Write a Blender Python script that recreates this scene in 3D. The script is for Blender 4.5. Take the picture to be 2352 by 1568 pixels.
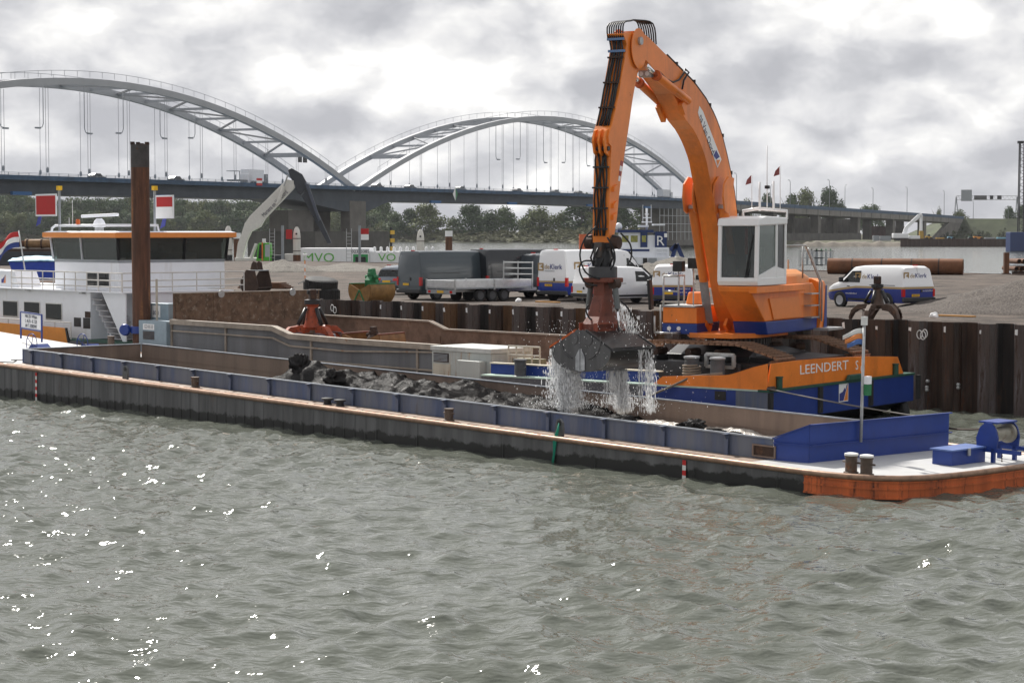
import bpy, bmesh, math, random
import numpy as np
from mathutils import Vector, Matrix, noise as mnoise
R = math.radians
random.seed(7); rng = np.random.default_rng(7)
scene = bpy.context.scene
for o in list(bpy.data.objects): bpy.data.objects.remove(o)

# ------------------------------------------------------------------ camera
FPX, CAMH, YH = 4593.7, 6.25, 531.2          # focal length in 2352-wide pixels, eye height, horizon row
PITCH = math.atan((784 - YH) / FPX)
cam_d = bpy.data.cameras.new('camera'); cam = bpy.data.objects.new('camera', cam_d)
scene.collection.objects.link(cam)
cam_d.sensor_width = 36; cam_d.lens = 36 * FPX / 2352
cam_d.clip_start = 1; cam_d.clip_end = 9000
cam.location = (0, 0, CAMH); cam.rotation_euler = (math.pi/2 - PITCH, 0, 0)
scene.camera = cam
scene.render.resolution_x = 1024; scene.render.resolution_y = 682

# ------------------------------------------------------------------ sky + sun
SUN_AZ, SUN_EL = R(-27), R(44)               # azimuth from +Y towards +X
world = bpy.data.worlds.new('World'); scene.world = world; world.use_nodes = True
wt = world.node_tree; wt.nodes.clear()
def wn(t, **k):
    n = wt.nodes.new(t)
    for a, b in k.items(): setattr(n, a, b)
    return n
def wl(a, b): wt.links.new(a, b)
sky = wn('ShaderNodeTexSky', sky_type='NISHITA', sun_disc=False, sun_elevation=SUN_EL, sun_rotation=SUN_AZ)
bg1 = wn('ShaderNodeBackground'); bg1.inputs[1].default_value = 0.09; wl(sky.outputs[0], bg1.inputs[0])
tc = wn('ShaderNodeTexCoord')
mp = wn('ShaderNodeMapping'); mp.inputs['Scale'].default_value = (1, 1, 1.7); mp.inputs['Location'].default_value = (3.3, 1.15, .37); wl(tc.outputs['Generated'], mp.inputs[0])
def cloud(vec, sc, det, rough, dist=0.0):
    n = wn('ShaderNodeTexNoise'); n.inputs['Scale'].default_value = sc; n.inputs['Detail'].default_value = det
    n.inputs['Roughness'].default_value = rough; n.inputs['Distortion'].default_value = dist; wl(vec, n.inputs['Vector']); return n.outputs[0]
def shift(vec, d):
    v = wn('ShaderNodeVectorMath', operation='ADD'); v.inputs[1].default_value = d; wl(vec, v.inputs[0]); return v.outputs[0]
def mth(op, a, b=None, clamp=False):
    m = wn('ShaderNodeMath', operation=op, use_clamp=clamp)
    for i, q in enumerate((a, b)):
        if q is None: continue
        if isinstance(q, (int, float)): m.inputs[i].default_value = q
        else: wl(q, m.inputs[i])
    return m.outputs[0]
base = mp.outputs[0]
def billow(vec, sc):
    v = wn('ShaderNodeTexVoronoi', feature='F1'); v.normalize = True
    for nm_, val in (('Scale', sc), ('Detail', 1), ('Roughness', .5), ('Lacunarity', 2.3)): v.inputs[nm_].default_value = val
    wl(vec, v.inputs['Vector']); return mth('SUBTRACT', 1.0, v.outputs['Distance'])
wq = wn('ShaderNodeTexNoise'); wq.inputs['Scale'].default_value = 22; wq.inputs['Detail'].default_value = 5; wl(base, wq.inputs['Vector'])
mxv = wn('ShaderNodeMix', data_type='VECTOR'); mxv.inputs[0].default_value = .03; wl(base, mxv.inputs[4]); wl(wq.outputs['Color'], mxv.inputs[5]); warped = mxv.outputs[1]
def dens(vec): return mth('ADD', cloud(vec, 6.8, 6, .55), mth('MULTIPLY', billow(vec, 15), .5))
d0 = dens(warped); d1 = dens(shift(warped, (-.008, 0, .026)))
relief = mth('MULTIPLY', mth('SUBTRACT', d0, d1), 3.3)
big = cloud(shift(base, (5, 2, 1)), 3.3, 4, .55)
puff = mth('ADD', mth('ADD', mth('MULTIPLY', big, 1.0), relief), mth('MULTIPLY', d0, .35))
cr = wn('ShaderNodeValToRGB'); wl(mth('MULTIPLY', puff, .75), cr.inputs[0])
cr.color_ramp.elements[0].position = .30; cr.color_ramp.elements[0].color = (.44, .445, .475, 1)
cr.color_ramp.elements[1].position = 1.0; cr.color_ramp.elements[1].color = (1.0, .99, .97, 1)
for p_, c_ in ((.52, (.54, .545, .57, 1)), (.68, (.67, .67, .685, 1)), (.84, (.81, .805, .80, 1))):
    e = cr.color_ramp.elements.new(p_); e.color = c_
bg2 = wn('ShaderNodeBackground'); bg2.inputs[1].default_value = .87; wl(cr.outputs[0], bg2.inputs[0])
cov = wn('ShaderNodeMapRange'); cov.inputs[1].default_value = .45; cov.inputs[2].default_value = .62; cov.inputs[3].default_value = .82; wl(d0, cov.inputs[0])
mx = wn('ShaderNodeMixShader'); wl(cov.outputs[0], mx.inputs[0]); wl(bg1.outputs[0], mx.inputs[1]); wl(bg2.outputs[0], mx.inputs[2])
wo = wn('ShaderNodeOutputWorld'); wl(mx.outputs[0], wo.inputs[0])
sun_d = bpy.data.lights.new('sun', 'SUN'); sun_d.energy = 4.8; sun_d.angle = R(1.5); sun_d.color = (1, .96, .9)
sun = bpy.data.objects.new('sun', sun_d); scene.collection.objects.link(sun)
sdir = Vector((math.sin(SUN_AZ)*math.cos(SUN_EL), math.cos(SUN_AZ)*math.cos(SUN_EL), math.sin(SUN_EL)))
sun.rotation_euler = sdir.to_track_quat('Z', 'Y').to_euler()
vs = scene.view_settings; vs.view_transform = 'Standard'; vs.look = 'None'; vs.exposure = 0.4; vs.gamma = 1

# ------------------------------------------------------------------ helpers
def ray(x, y):
    dx = (x - 1176) / FPX; dy = -(y - 784) / FPX
    return Vector((dx, math.cos(PITCH) + dy*math.sin(PITCH), -math.sin(PITCH) + dy*math.cos(PITCH)))
CAM = Vector((0, 0, CAMH))
def gp(x, y, z=0.0):                          # pixel -> point on the horizontal plane z
    d = ray(x, y); return CAM + d * ((z - CAMH) / d.z)
def dp(x, y, Y):                              # pixel -> point at distance Y
    d = ray(x, y); return CAM + d * (Y / d.y)
def vp(x, y, pt, n):                          # pixel -> point on any plane
    d = ray(x, y); n = Vector(n); return CAM + d * ((Vector(pt) - CAM).dot(n) / d.dot(n))
class Frame:
    def __init__(s, o, rz, ry=0.0):
        s.o = Vector(o); s.rz = rz; s.ry = ry
        s.m = Matrix.Translation(s.o) @ Matrix.Rotation(rz, 4, 'Z') @ Matrix.Rotation(ry, 4, 'Y')
        s.i = s.m.inverted()
    def px(s, x, y, ax, val):                 # pixel -> local point where coordinate ax equals val
        c = s.i @ CAM; d = s.i.to_3x3() @ ray(x, y)
        return c + d * ((val - c[ax]) / d[ax])
    def w(s, q): return s.m @ Vector(q)
    def l(s, q): return s.i @ Vector(q)
def N(x, y): return (x/1.7415, y/1.7415)      # 4096-wide pixel -> 2352-wide pixel
COL = scene.collection
class G:
    def __init__(s): s.v = []; s.f = []
    def add(s, v, f):
        b = len(s.v); s.v += [tuple(q) for q in v]; s.f += [tuple(i+b for i in t) for t in f]; return s
    def box(s, x0, x1, y0, y1, z0, z1):
        return s.add([(x0,y0,z0),(x1,y0,z0),(x1,y1,z0),(x0,y1,z0),(x0,y0,z1),(x1,y0,z1),(x1,y1,z1),(x0,y1,z1)],
                     [(0,3,2,1),(4,5,6,7),(0,1,5,4),(1,2,6,5),(2,3,7,6),(3,0,4,7)])
    def beam(s, a, b, w, h=None, up=(0,0,1)):
        a = Vector(a); b = Vector(b); h = h or w; t = (b-a).normalized(); up = Vector(up)
        if abs(t.dot(up)) > .98: up = Vector((1,0,0))
        sx = t.cross(up).normalized()*(w/2); sy = sx.cross(t).normalized()*(h/2)
        v = [a-sx-sy, a+sx-sy, a+sx+sy, a-sx+sy, b-sx-sy, b+sx-sy, b+sx+sy, b-sx+sy]
        return s.add(v, [(0,3,2,1),(4,5,6,7),(0,1,5,4),(1,2,6,5),(2,3,7,6),(3,0,4,7)])
    def tube(s, pts, r, n=8, cap=True):
        pts = [Vector(q) for q in pts]; k = len(pts); rs = r if isinstance(r, (list, tuple)) else [r]*k
        t0 = (pts[1]-pts[0]).normalized(); up = Vector((0,0,1)) if abs(t0.z) < .9 else Vector((1,0,0))
        u = t0.cross(up).normalized(); V = []; Fc = []
        for i, q in enumerate(pts):
            t = (pts[min(i+1,k-1)] - pts[max(i-1,0)]).normalized()
            u = (u - t*u.dot(t)).normalized(); w = t.cross(u)
            V += [q + (u*math.cos(2*math.pi*j/n) + w*math.sin(2*math.pi*j/n))*rs[i] for j in range(n)]
        for i in range(k-1):
            for j in range(n): Fc.append((i*n+j, i*n+(j+1)%n, (i+1)*n+(j+1)%n, (i+1)*n+j))
        if cap: Fc += [tuple(range(n-1,-1,-1)), tuple(range((k-1)*n, k*n))]
        return s.add(V, Fc)
    def prism(s, pts, ext):                   # planar outline (3-D points) extruded by a vector
        pts = [Vector(q) for q in pts]; e = Vector(ext); n = len(pts)
        return s.add(pts + [q+e for q in pts], [tuple(range(n-1,-1,-1)), tuple(range(n, 2*n))] + [(i,(i+1)%n,n+(i+1)%n,n+i) for i in range(n)])
    def pipe(s, a, b, ro, ri, n=24):          # hollow tube with open ends
        a = Vector(a); b = Vector(b); t = (b-a).normalized(); up = Vector((0,0,1)) if abs(t.z) < .9 else Vector((1,0,0))
        u = t.cross(up).normalized(); w = t.cross(u); V = []
        for q, r in ((a,ro),(b,ro),(b,ri),(a,ri)): V += [q+(u*math.cos(2*math.pi*j/n)+w*math.sin(2*math.pi*j/n))*r for j in range(n)]
        return s.add(V, [(k*n+j, k*n+(j+1)%n, ((k+1)%4)*n+(j+1)%n, ((k+1)%4)*n+j) for k in range(4) for j in range(n)])
    def loft(s, rings, cap=True, closed=True):
        n = len(rings[0]); b = len(s.v); V = [q for r in rings for q in r]; Fc = []
        for i in range(len(rings)-1):
            for j in range(n if closed else n-1): Fc.append((i*n+j, i*n+(j+1)%n, (i+1)*n+(j+1)%n, (i+1)*n+j))
        if cap: Fc += [tuple(range(n-1,-1,-1)), tuple(range((len(rings)-1)*n, len(rings)*n))]
        return s.add(V, Fc)
    def lathe(s, prof, c, ax=(0,0,1), n=20):   # prof: (radius, height) list
        ax = Vector(ax).normalized(); up = Vector((0,0,1)) if abs(ax.z) < .9 else Vector((1,0,0)); u = ax.cross(up).normalized(); w = ax.cross(u); c = Vector(c)
        return s.loft([[c + ax*h + (u*math.cos(2*math.pi*j/n)+w*math.sin(2*math.pi*j/n))*max(r,.0005) for j in range(n)] for r, h in prof])
    def mesh(s, name, mat, smooth=False, fix=True):
        me = bpy.data.meshes.new(name); me.from_pydata(s.v, [], s.f)
        if fix:
            bm = bmesh.new(); bm.from_mesh(me); bmesh.ops.recalc_face_normals(bm, faces=bm.faces); bm.to_mesh(me); bm.free()
        for m in (mat if isinstance(mat, (list, tuple)) else [mat]): me.materials.append(m)
        if smooth: me.shade_smooth() if smooth is True else me.set_sharp_from_angle(angle=R(smooth))
        if smooth and smooth is not True: me.polygons.foreach_set('use_smooth', [True]*len(me.polygons)); me.set_sharp_from_angle(angle=R(smooth))
        return me
    def o(s, name, mat, parent=None, smooth=False, bevel=0.0, kind=None, fix=True):
        me = s.mesh(name, mat, smooth, fix); ob = link(name, me, parent)
        if bevel:
            b = ob.modifiers.new('bevel', 'BEVEL'); b.width = bevel; b.segments = 2; b.limit_method = 'ANGLE'; b.angle_limit = R(40)
        if kind: ob['kind'] = kind
        return ob
def link(name, me, parent=None):
    ob = bpy.data.objects.new(name, me); COL.objects.link(ob); ob.parent = parent; return ob
def tag(o, label, cat, group=None, kind=None):
    o['label'] = label; o['category'] = cat
    if group: o['group'] = group
    if kind: o['kind'] = kind
    return o
def thing(name, label, cat, fr=None, loc=(0,0,0), rz=0.0, ry=0.0, group=None):
    o = bpy.data.objects.new(name, None); COL.objects.link(o); o.empty_display_size = .3
    if fr is not None: o.location = fr.o; o.rotation_euler = (0, fr.ry, fr.rz)
    else: o.location = loc; o.rotation_euler = (0, ry, rz)
    return tag(o, label, cat, group)
def struct(o): o['kind'] = 'structure'; return o
def copy_tree(o, parent=None):
    c = o.copy(); COL.objects.link(c); c.parent = parent
    for ch in list(o.children): copy_tree(ch, c)
    return c
# -------------------------------------------------- materials
MATS = {}
def mat(name, col, rough=.55, metal=0.0, var=.12, sc=3.0, rust=0.0, rcol=(.13,.05,.02), rsc=2.5, streak=False, bump=0.0, bsc=30, grime=0.0, gcol=(.05,.045,.04), trans=0.0, coat=0.0, spec=.5, ior=1.45):
    if name in MATS: return MATS[name]
    m = bpy.data.materials.new(name); m.use_nodes = True; nt = m.node_tree; b = nt.nodes['Principled BSDF']
    def n(t, **k):
        q = nt.nodes.new(t)
        for a, v in k.items(): setattr(q, a, v)
        return q
    L = nt.links.new
    c = n('ShaderNodeTexCoord'); vec = c.outputs['Object']
    def noise(scale, det=5, ro=.6, st=False):
        q = n('ShaderNodeTexNoise'); q.inputs['Scale'].default_value = scale; q.inputs['Detail'].default_value = det; q.inputs['Roughness'].default_value = ro
        if st:
            mpn = n('ShaderNodeMapping'); mpn.inputs['Scale'].default_value = (1, 1, .12); L(vec, mpn.inputs[0]); L(mpn.outputs[0], q.inputs['Vector'])
        else: L(vec, q.inputs['Vector'])
        return q.outputs[0]
    def mix(f, a, bb):
        q = n('ShaderNodeMix', data_type='RGBA'); 
        for i, v in ((0, f), (6, a), (7, bb)):
            if hasattr(v, 'links'): L(v, q.inputs[i])
            else: q.inputs[i].default_value = (v if i == 0 else (*v, 1) if len(v) == 3 else v)
        return q.outputs[2]
    def ramp(f, a, bb):
        q = n('ShaderNodeMapRange'); q.inputs[1].default_value = a; q.inputs[2].default_value = bb; L(f, q.inputs[0]); return q.outputs[0]
    out = mix(ramp(noise(sc, 6, .65, streak), .3, .7), tuple(x*(1-var) for x in col), tuple(min(1, x*(1+var)) for x in col))
    ro = None
    if grime:
        g = ramp(noise(sc*.7, 8, .7, True), .62-.25*grime, .82-.2*grime); 
        k = n('ShaderNodeMath', operation='MULTIPLY'); L(g, k.inputs[0]); k.inputs[1].default_value = .75; out = mix(k.outputs[0], out, gcol)
    if rust:
        rf = ramp(noise(rsc, 9, .72, streak), .66-.3*rust, .74-.24*rust)
        rc = mix(ramp(noise(rsc*6, 4), .35, .65), tuple(x*.55 for x in rcol), tuple(x*1.5 for x in rcol)); out = mix(rf, out, rc)
        rr = n('ShaderNodeMapRange'); rr.inputs[3].default_value = rough; rr.inputs[4].default_value = max(rough, .85); L(rf, rr.inputs[0]); L(rr.outputs[0], b.inputs['Roughness'])
        rm = n('ShaderNodeMapRange'); rm.inputs[3].default_value = metal; rm.inputs[4].default_value = 0; L(rf, rm.inputs[0]); L(rm.outputs[0], b.inputs['Metallic'])
    else:
        b.inputs['Roughness'].default_value = rough; b.inputs['Metallic'].default_value = metal
    L(out, b.inputs['Base Color'])
    if bump:
        bn = n('ShaderNodeBump'); bn.inputs['Strength'].default_value = bump; bn.inputs['Distance'].default_value = .05; L(noise(bsc, 8, .7), bn.inputs['Height']); L(bn.outputs[0], b.inputs['Normal'])
    b.inputs['Transmission Weight'].default_value = trans; b.inputs['Coat Weight'].default_value = coat; b.inputs['Specular IOR Level'].default_value = spec; b.inputs['IOR'].default_value = ior
    MATS[name] = m; return m
ORANGE = mat('orange paint', (.80,.22,.03), .36, var=.16, sc=.8, grime=.42, gcol=(.34,.10,.03), rust=.06, rcol=(.12,.05,.03), rsc=5)
ORANGED = mat('worn orange paint', (.52,.105,.02), .55, var=.2, rust=.30, rcol=(.06,.03,.02), rsc=3, grime=.3)
BLUE = mat('blue paint', (.016,.043,.22), .38, var=.15, sc=1.5, grime=.15, gcol=(.03,.05,.16))
BLUEW = mat('weathered blue paint', (.055,.082,.165), .5, var=.45, sc=1.6, grime=1.0, gcol=(.165,.175,.19), streak=True, rust=.14, rcol=(.10,.08,.07))
NAVY = mat('navy paint', (.012,.03,.11), .45)
WHITE = mat('white paint', (.78,.79,.81), .4, var=.04, sc=1.5)
WHITEW = mat('weathered white paint', (.66,.66,.64), .5, var=.1, grime=.25, gcol=(.35,.3,.25))
BLACK = mat('black steel', (.018,.018,.02), .45, var=.3)
RUBBER = mat('black rubber', (.02,.02,.021), .75, var=.3, bump=.3, bsc=20)
HOSE = mat('hose rubber', (.012,.012,.013), .5)
STEEL = mat('galvanised steel', (.42,.43,.43), .45, .6, var=.2, sc=8)
CHROME = mat('chrome rod', (.8,.8,.82), .15, 1.0, var=.05)
GREYP = mat('grey paint', (.27,.29,.31), .5, var=.1, rust=.12, rcol=(.22,.11,.05))
RUST = mat('rusted steel', (.105,.045,.022), .8, var=.5, sc=2.0, bump=.4, bsc=25, streak=True, rust=.3, rcol=(.17,.075,.03))
RUSTD = mat('dark rusted steel', (.05,.028,.02), .75, var=.4, bump=.4, rust=.3, rcol=(.10,.05,.028))
GLASS = mat('dark glass', (.012,.014,.014), .06, var=.1, spec=.4)
GREEN = mat('green paint', (.02,.16,.06), .5, var=.2, rust=.12)
DKGREEN = mat('dark green paint', (.02,.075,.05), .55, var=.2, rust=.15)
RED = mat('red paint', (.5,.02,.02), .5)
YELLOW = mat('yellow plate', (.75,.45,.02), .5)
TXT_W = mat('white lettering', (.8,.8,.8), .5, var=.03)
TXT_K = mat('dark lettering', (.03,.035,.06), .5, var=.03)
LBLUE = mat('light blue grey paint', (.25,.32,.37), .5, var=.1, rust=.14, rcol=(.22,.12,.06), rsc=1.6)
BOLL = mat('bollard steel', (.09,.065,.05), .6, var=.4, rust=.35)

FONT = None
def text(body, size, name, m, parent, mtx, depth=.004, align='CENTER', sx=1.0, shear=0.0):
    cu = bpy.data.curves.new('t', 'FONT'); cu.body = body; cu.size = size; cu.extrude = depth; cu.align_x = align; cu.align_y = 'CENTER'; cu.resolution_u = 3; cu.shear = shear
    ob = bpy.data.objects.new('t', cu); COL.objects.link(ob)
    dg = bpy.context.evaluated_depsgraph_get(); me = bpy.data.meshes.new_from_object(ob.evaluated_get(dg))
    bpy.data.objects.remove(ob); me.materials.clear(); me.materials.append(m)
    me.transform(mtx @ Matrix.Diagonal((sx,1,1,1))); o = link(name, me, parent); return o
def basis(o, x, y):                            # matrix with given origin, x axis, y axis
    x = Vector(x).normalized(); y = Vector(y); y = (y - x*y.dot(x)).normalized(); z = x.cross(y)
    m = Matrix((x, y, z)).transposed().to_4x4(); m.translation = Vector(o); return m

# ------------------------------------------------------------------ frames of the place
TH = R(47); BARGE_O = gp(0, 908, 0)
BF = Frame(BARGE_O + Vector((0,0,.08)), -TH, R(.98)); GF = Frame(BARGE_O, -TH)
PC = GF.w(GF.px(1765, 898, 1, 9.4)); PF = Frame(PC, -R(38))      # working pontoon, near corner at deck height
WALL_A = Vector((17.38, 67.82, 0)); WALL_D = Vector((-.7071, .7071, 0)); WF = Frame(WALL_A, R(135))
ZQ = 2.75; ZW = 3.08

# ------------------------------------------------------------------ water
def build_water():
    x0, x1, y0, y1 = -46.0, 46.0, 22.0, 150.0
    ys = [y0]
    while ys[-1] < y1: ys.append(ys[-1] + .075 + (ys[-1]-y0)*.0042)
    ys = np.array(ys); xs = np.linspace(x0, x1, 760)
    X, Y = np.meshgrid(xs, ys); Z = np.zeros_like(X); DX = np.zeros_like(X); DY = np.zeros_like(X)
    r = np.random.default_rng(3); wind = R(205)
    for i in range(80):
        lam = .42 * (2.4/.42) ** r.random(); k = 2*math.pi/lam; a = wind + r.normal(0, .75); ph = r.random()*6.283
        amp = .0068 * lam**.7 * (.6 + .8*r.random())
        p = k*(X*math.sin(a) + Y*math.cos(a)) + ph
        Z += amp*np.cos(p); DX -= amp*.8*math.sin(a)*np.sin(p); DY -= amp*.8*math.cos(a)*np.sin(p)
    patch = .95 + .18*np.sin(X*.11+1.3)*np.sin(Y*.09+.4) + .12*np.sin(X*.23-Y*.17)
    Z *= patch
    edge = np.clip(np.minimum.reduce([(X-x0)/3, (x1-X)/3, (Y-y0)/1.0, (y1-Y)/20]), 0, 1)
    Z *= edge; X = X + DX*edge; Y = Y + DY*edge
    ny, nx = X.shape; V = np.stack([X, Y, Z], -1).reshape(-1, 3)
    idx = np.arange(ny*nx).reshape(ny, nx)
    Fq = np.stack([idx[:-1,:-1], idx[:-1,1:], idx[1:,1:], idx[1:,:-1]], -1).reshape(-1, 4)
    far = [(-5000,-600),(x0,-600),(x1,-600),(5000,-600),(-5000,y0),(5000,y0),(-5000,y1),(5000,y1),(-5000,7500),(x0,7500),(x1,7500),(5000,7500)]
    nb = len(V); fv = np.array([(a, b, 0) for a, b in far], float)
    c00, c10, c01, c11 = idx[0,0], idx[0,-1], idx[-1,0], idx[-1,-1]
    q = lambda i: nb + i
    ring = [(q(0),q(1),c00,q(4)), (q(1),q(2),c10,c00), (q(2),q(3),q(5),c10), (q(4),c00,c01,q(6)), (c10,q(5),q(7),c11), (q(6),c01,q(9),q(8)), (c01,c11,q(10),q(9)), (c11,q(7),q(11),q(10))]
    faces = np.concatenate([Fq, np.array(ring)])
    me = bpy.data.meshes.new('water'); V = np.concatenate([V, fv])
    me.vertices.add(len(V)); me.vertices.foreach_set('co', V.ravel()); me.loops.add(faces.size); me.loops.foreach_set('vertex_index', faces.ravel().astype(np.int32))
    me.polygons.add(len(faces)); me.polygons.foreach_set('loop_start', np.arange(0, faces.size, 4, dtype=np.int32)); me.polygons.foreach_set('use_smooth', np.ones(len(faces), bool)); me.update(); me.validate()
    m = bpy.data.materials.new('river water'); m.use_nodes = True; nt = m.node_tree; b = nt.nodes['Principled BSDF']
    b.inputs['Base Color'].default_value = (.098,.106,.088,1); b.inputs['Roughness'].default_value = .07; b.inputs['IOR'].default_value = 1.33
    ge = nt.nodes.new('ShaderNodeNewGeometry'); 
    def nz(s, d, stretch):
        mpn = nt.nodes.new('ShaderNodeMapping'); mpn.inputs['Scale'].default_value = stretch; mpn.inputs['Rotation'].default_value = (0,0,R(20)); nt.links.new(ge.outputs['Position'], mpn.inputs[0])
        n = nt.nodes.new('ShaderNodeTexNoise'); n.inputs['Scale'].default_value = s; n.inputs['Detail'].default_value = d; n.inputs['Roughness'].default_value = .6; nt.links.new(mpn.outputs[0], n.inputs['Vector']); return n.outputs[0]
    b1 = nt.nodes.new('ShaderNodeBump'); b1.inputs['Strength'].default_value = 1; b1.inputs['Distance'].default_value = .11; nt.links.new(nz(1.5, 3, (.6,1.15,1)), b1.inputs['Height'])
    b2 = nt.nodes.new('ShaderNodeBump'); b2.inputs['Strength'].default_value = 1; b2.inputs['Distance'].default_value = .02; nt.links.new(nz(4.5, 2, (.7,1.2,1)), b2.inputs['Height']); nt.links.new(b1.outputs[0], b2.inputs['Normal'])
    nt.links.new(b2.outputs[0], b.inputs['Normal'])
    me.materials.append(m); m2 = m.copy(); m2.name = 'far river water'
    for n in m2.node_tree.nodes:
        if n.type == 'BUMP': n.inputs['Distance'].default_value *= .8
    me.materials.append(m2); mi = np.zeros(len(faces), np.int32); mi[-8:] = 1; me.polygons.foreach_set('material_index', mi); struct(link('water', me))
build_water()

# ------------------------------------------------------------------ quay ground
def quay():
    # plan: between the sheet pile wall and the far waterside
    far = [(-140, 262), (-24, 232), (37, 166), (75, 118)]
    near_l = WALL_A + WALL_D*75; near_r = WALL_A - WALL_D*60
    g = G(); nx, ny = 150, 110
    P = []
    for j in range(ny+1):
        t = (j/ny)**1.5
        for i in range(nx+1):
            s = i/nx
            a = near_l.lerp(near_r, s) + Vector((.707,.707,0))*.35
            k = s*3; q = min(2, int(k)); fk = k - q; b = Vector((*far[q], 0)).lerp(Vector((*far[q+1], 0)), fk)
            p = a.lerp(b, t)
            z = ZQ + .05*mnoise.noise(Vector((p.x*.16, p.y*.16, 0))) + .03*mnoise.noise(Vector((p.x*.8, p.y*.8, 3)))
            if j == 0: z = ZQ - .05
            P.append((p.x, p.y, z))
    idx = lambda i, j: j*(nx+1)+i
    f = [(idx(i,j), idx(i+1,j), idx(i+1,j+1), idx(i,j+1)) for j in range(ny) for i in range(nx)]
    g.add(P, f)
    # skirt down to the river bed on the far side
    b = len(g.v); top = [idx(i, ny) for i in range(nx+1)]; g.v += [(g.v[k][0], g.v[k][1], -1) for k in top]
    g.f += [(top[i], top[i+1], b+i+1, b+i) for i in range(nx)]
    m = mat('quay gravel', (.072,.057,.047), .95, var=.75, sc=.6, bump=1.0, bsc=9, grime=0)
    nt = m.node_tree; bs = nt.nodes['Principled BSDF']
    tcn = nt.nodes.new('ShaderNodeTexCoord'); vo = nt.nodes.new('ShaderNodeTexVoronoi'); vo.inputs['Scale'].default_value = 16; nt.links.new(tcn.outputs['Object'], vo.inputs['Vector'])
    old = bs.inputs['Base Color'].links[0].from_socket
    hs = nt.nodes.new('ShaderNodeMix'); hs.data_type = 'RGBA'; hs.blend_type = 'MULTIPLY'; hs.inputs[0].default_value = .75
    rp = nt.nodes.new('ShaderNodeValToRGB'); rp.color_ramp.elements[0].color = (.45,.42,.4,1); rp.color_ramp.elements[1].color = (1.5,1.45,1.4,1); nt.links.new(vo.outputs['Color'], rp.inputs[0])
    nt.links.new(old, hs.inputs[6]); nt.links.new(rp.outputs[0], hs.inputs[7]); nt.links.new(hs.outputs[2], bs.inputs['Base Color'])
    struct(g.o('quay_ground', m, smooth=True, fix=False))
quay()

# ------------------------------------------------------------------ sheet pile wall
def wall():
    t = thing('sheet_pile_wall', 'long dark rusty sheet pile quay wall behind the pontoon', 'quay wall', WF)
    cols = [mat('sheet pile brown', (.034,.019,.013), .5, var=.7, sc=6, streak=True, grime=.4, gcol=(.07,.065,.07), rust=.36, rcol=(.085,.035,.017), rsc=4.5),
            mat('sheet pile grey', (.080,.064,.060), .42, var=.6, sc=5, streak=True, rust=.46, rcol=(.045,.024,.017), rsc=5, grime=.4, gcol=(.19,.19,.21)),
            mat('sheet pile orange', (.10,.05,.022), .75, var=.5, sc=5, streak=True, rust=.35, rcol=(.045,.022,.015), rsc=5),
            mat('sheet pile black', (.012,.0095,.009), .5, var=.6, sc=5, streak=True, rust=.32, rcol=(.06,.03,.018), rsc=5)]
    # local x runs left-away along the wall, local y points to the river (camera side)
    P = .71; d = .21; ms = {}
    def pmesh(out, ci):
        k = (out, ci)
        if k not in ms:
            y0, y1 = (.0, d) if out else (.0, -d)
            pr = [(-P/2, 0), (-P*.30, y1), (P*.30, y1), (P/2, 0)]
            th = .02; ln = [(x, y+th) for x, y in pr]; rn = [(x, y-th) for x, y in pr][::-1]
            g = G(); g.prism([(x, y, -1.5) for x, y in ln+rn], (0, 0, 1.5+ZW)); g.box(-P/2-.045,-P/2+.045,-.05,.06,-1.5,ZW-.004); g.box(-P*.30-.02,-P*.30+.03,y1-.03,y1+.035,-1.5,ZW-.006)
            ms[k] = g.mesh('sheet_pile', cols[ci])
        return ms[k]
    mk = G(); mk.prism([(0,0,0),(.10,0,.02),(.11,0,.2),(.01,0,.22)], (0,.006,0)); mkm = mk.mesh('paint_mark', TXT_W)
    r = random.Random(5)
    for i in range(-14, 66):
        out = i % 2 == 0
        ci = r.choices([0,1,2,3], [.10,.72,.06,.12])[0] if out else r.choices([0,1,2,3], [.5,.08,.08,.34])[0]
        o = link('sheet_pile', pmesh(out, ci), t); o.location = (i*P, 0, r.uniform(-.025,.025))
        if out and -6 < i < 48:
            k = link('paint_mark', mkm, t); k.location = (i*P + .1, d+.022, ZW-.36); k.rotation_euler = (0, r.uniform(-.15,.15), 0); k.scale = (r.uniform(.6,1.1), 1, r.uniform(.6,1.1))
    # mooring rings painted/hung on two piles, and drain bolts
    def ring(px, py):
        q = WF.px(px, py, 1, d+.05); return q
    for px_, py_ in ((2120,770),(2112,768),(2124,766),(763,707),(769,712)):
        q = ring(px_, py_); g = G(); g.tube([(q.x+.11*math.cos(a), q.y, q.z+.15*math.sin(a)) for a in [k*math.pi/6 for k in range(13)]], .016, 6); g.o('mooring_ring', TXT_W, t, smooth=True)
    for px_, py_ in ((1936*1.1,875),(2128,889),(2128,895),(2200,890),(2200,883)):
        q = ring(px_, py_); g = G(); g.lathe([(.06,-.05),(.06,.03),(.03,.05)], (q.x,q.y-.02,q.z), (0,1,0), 10); g.o('bolt_head', STEEL, t)
wall()
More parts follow.
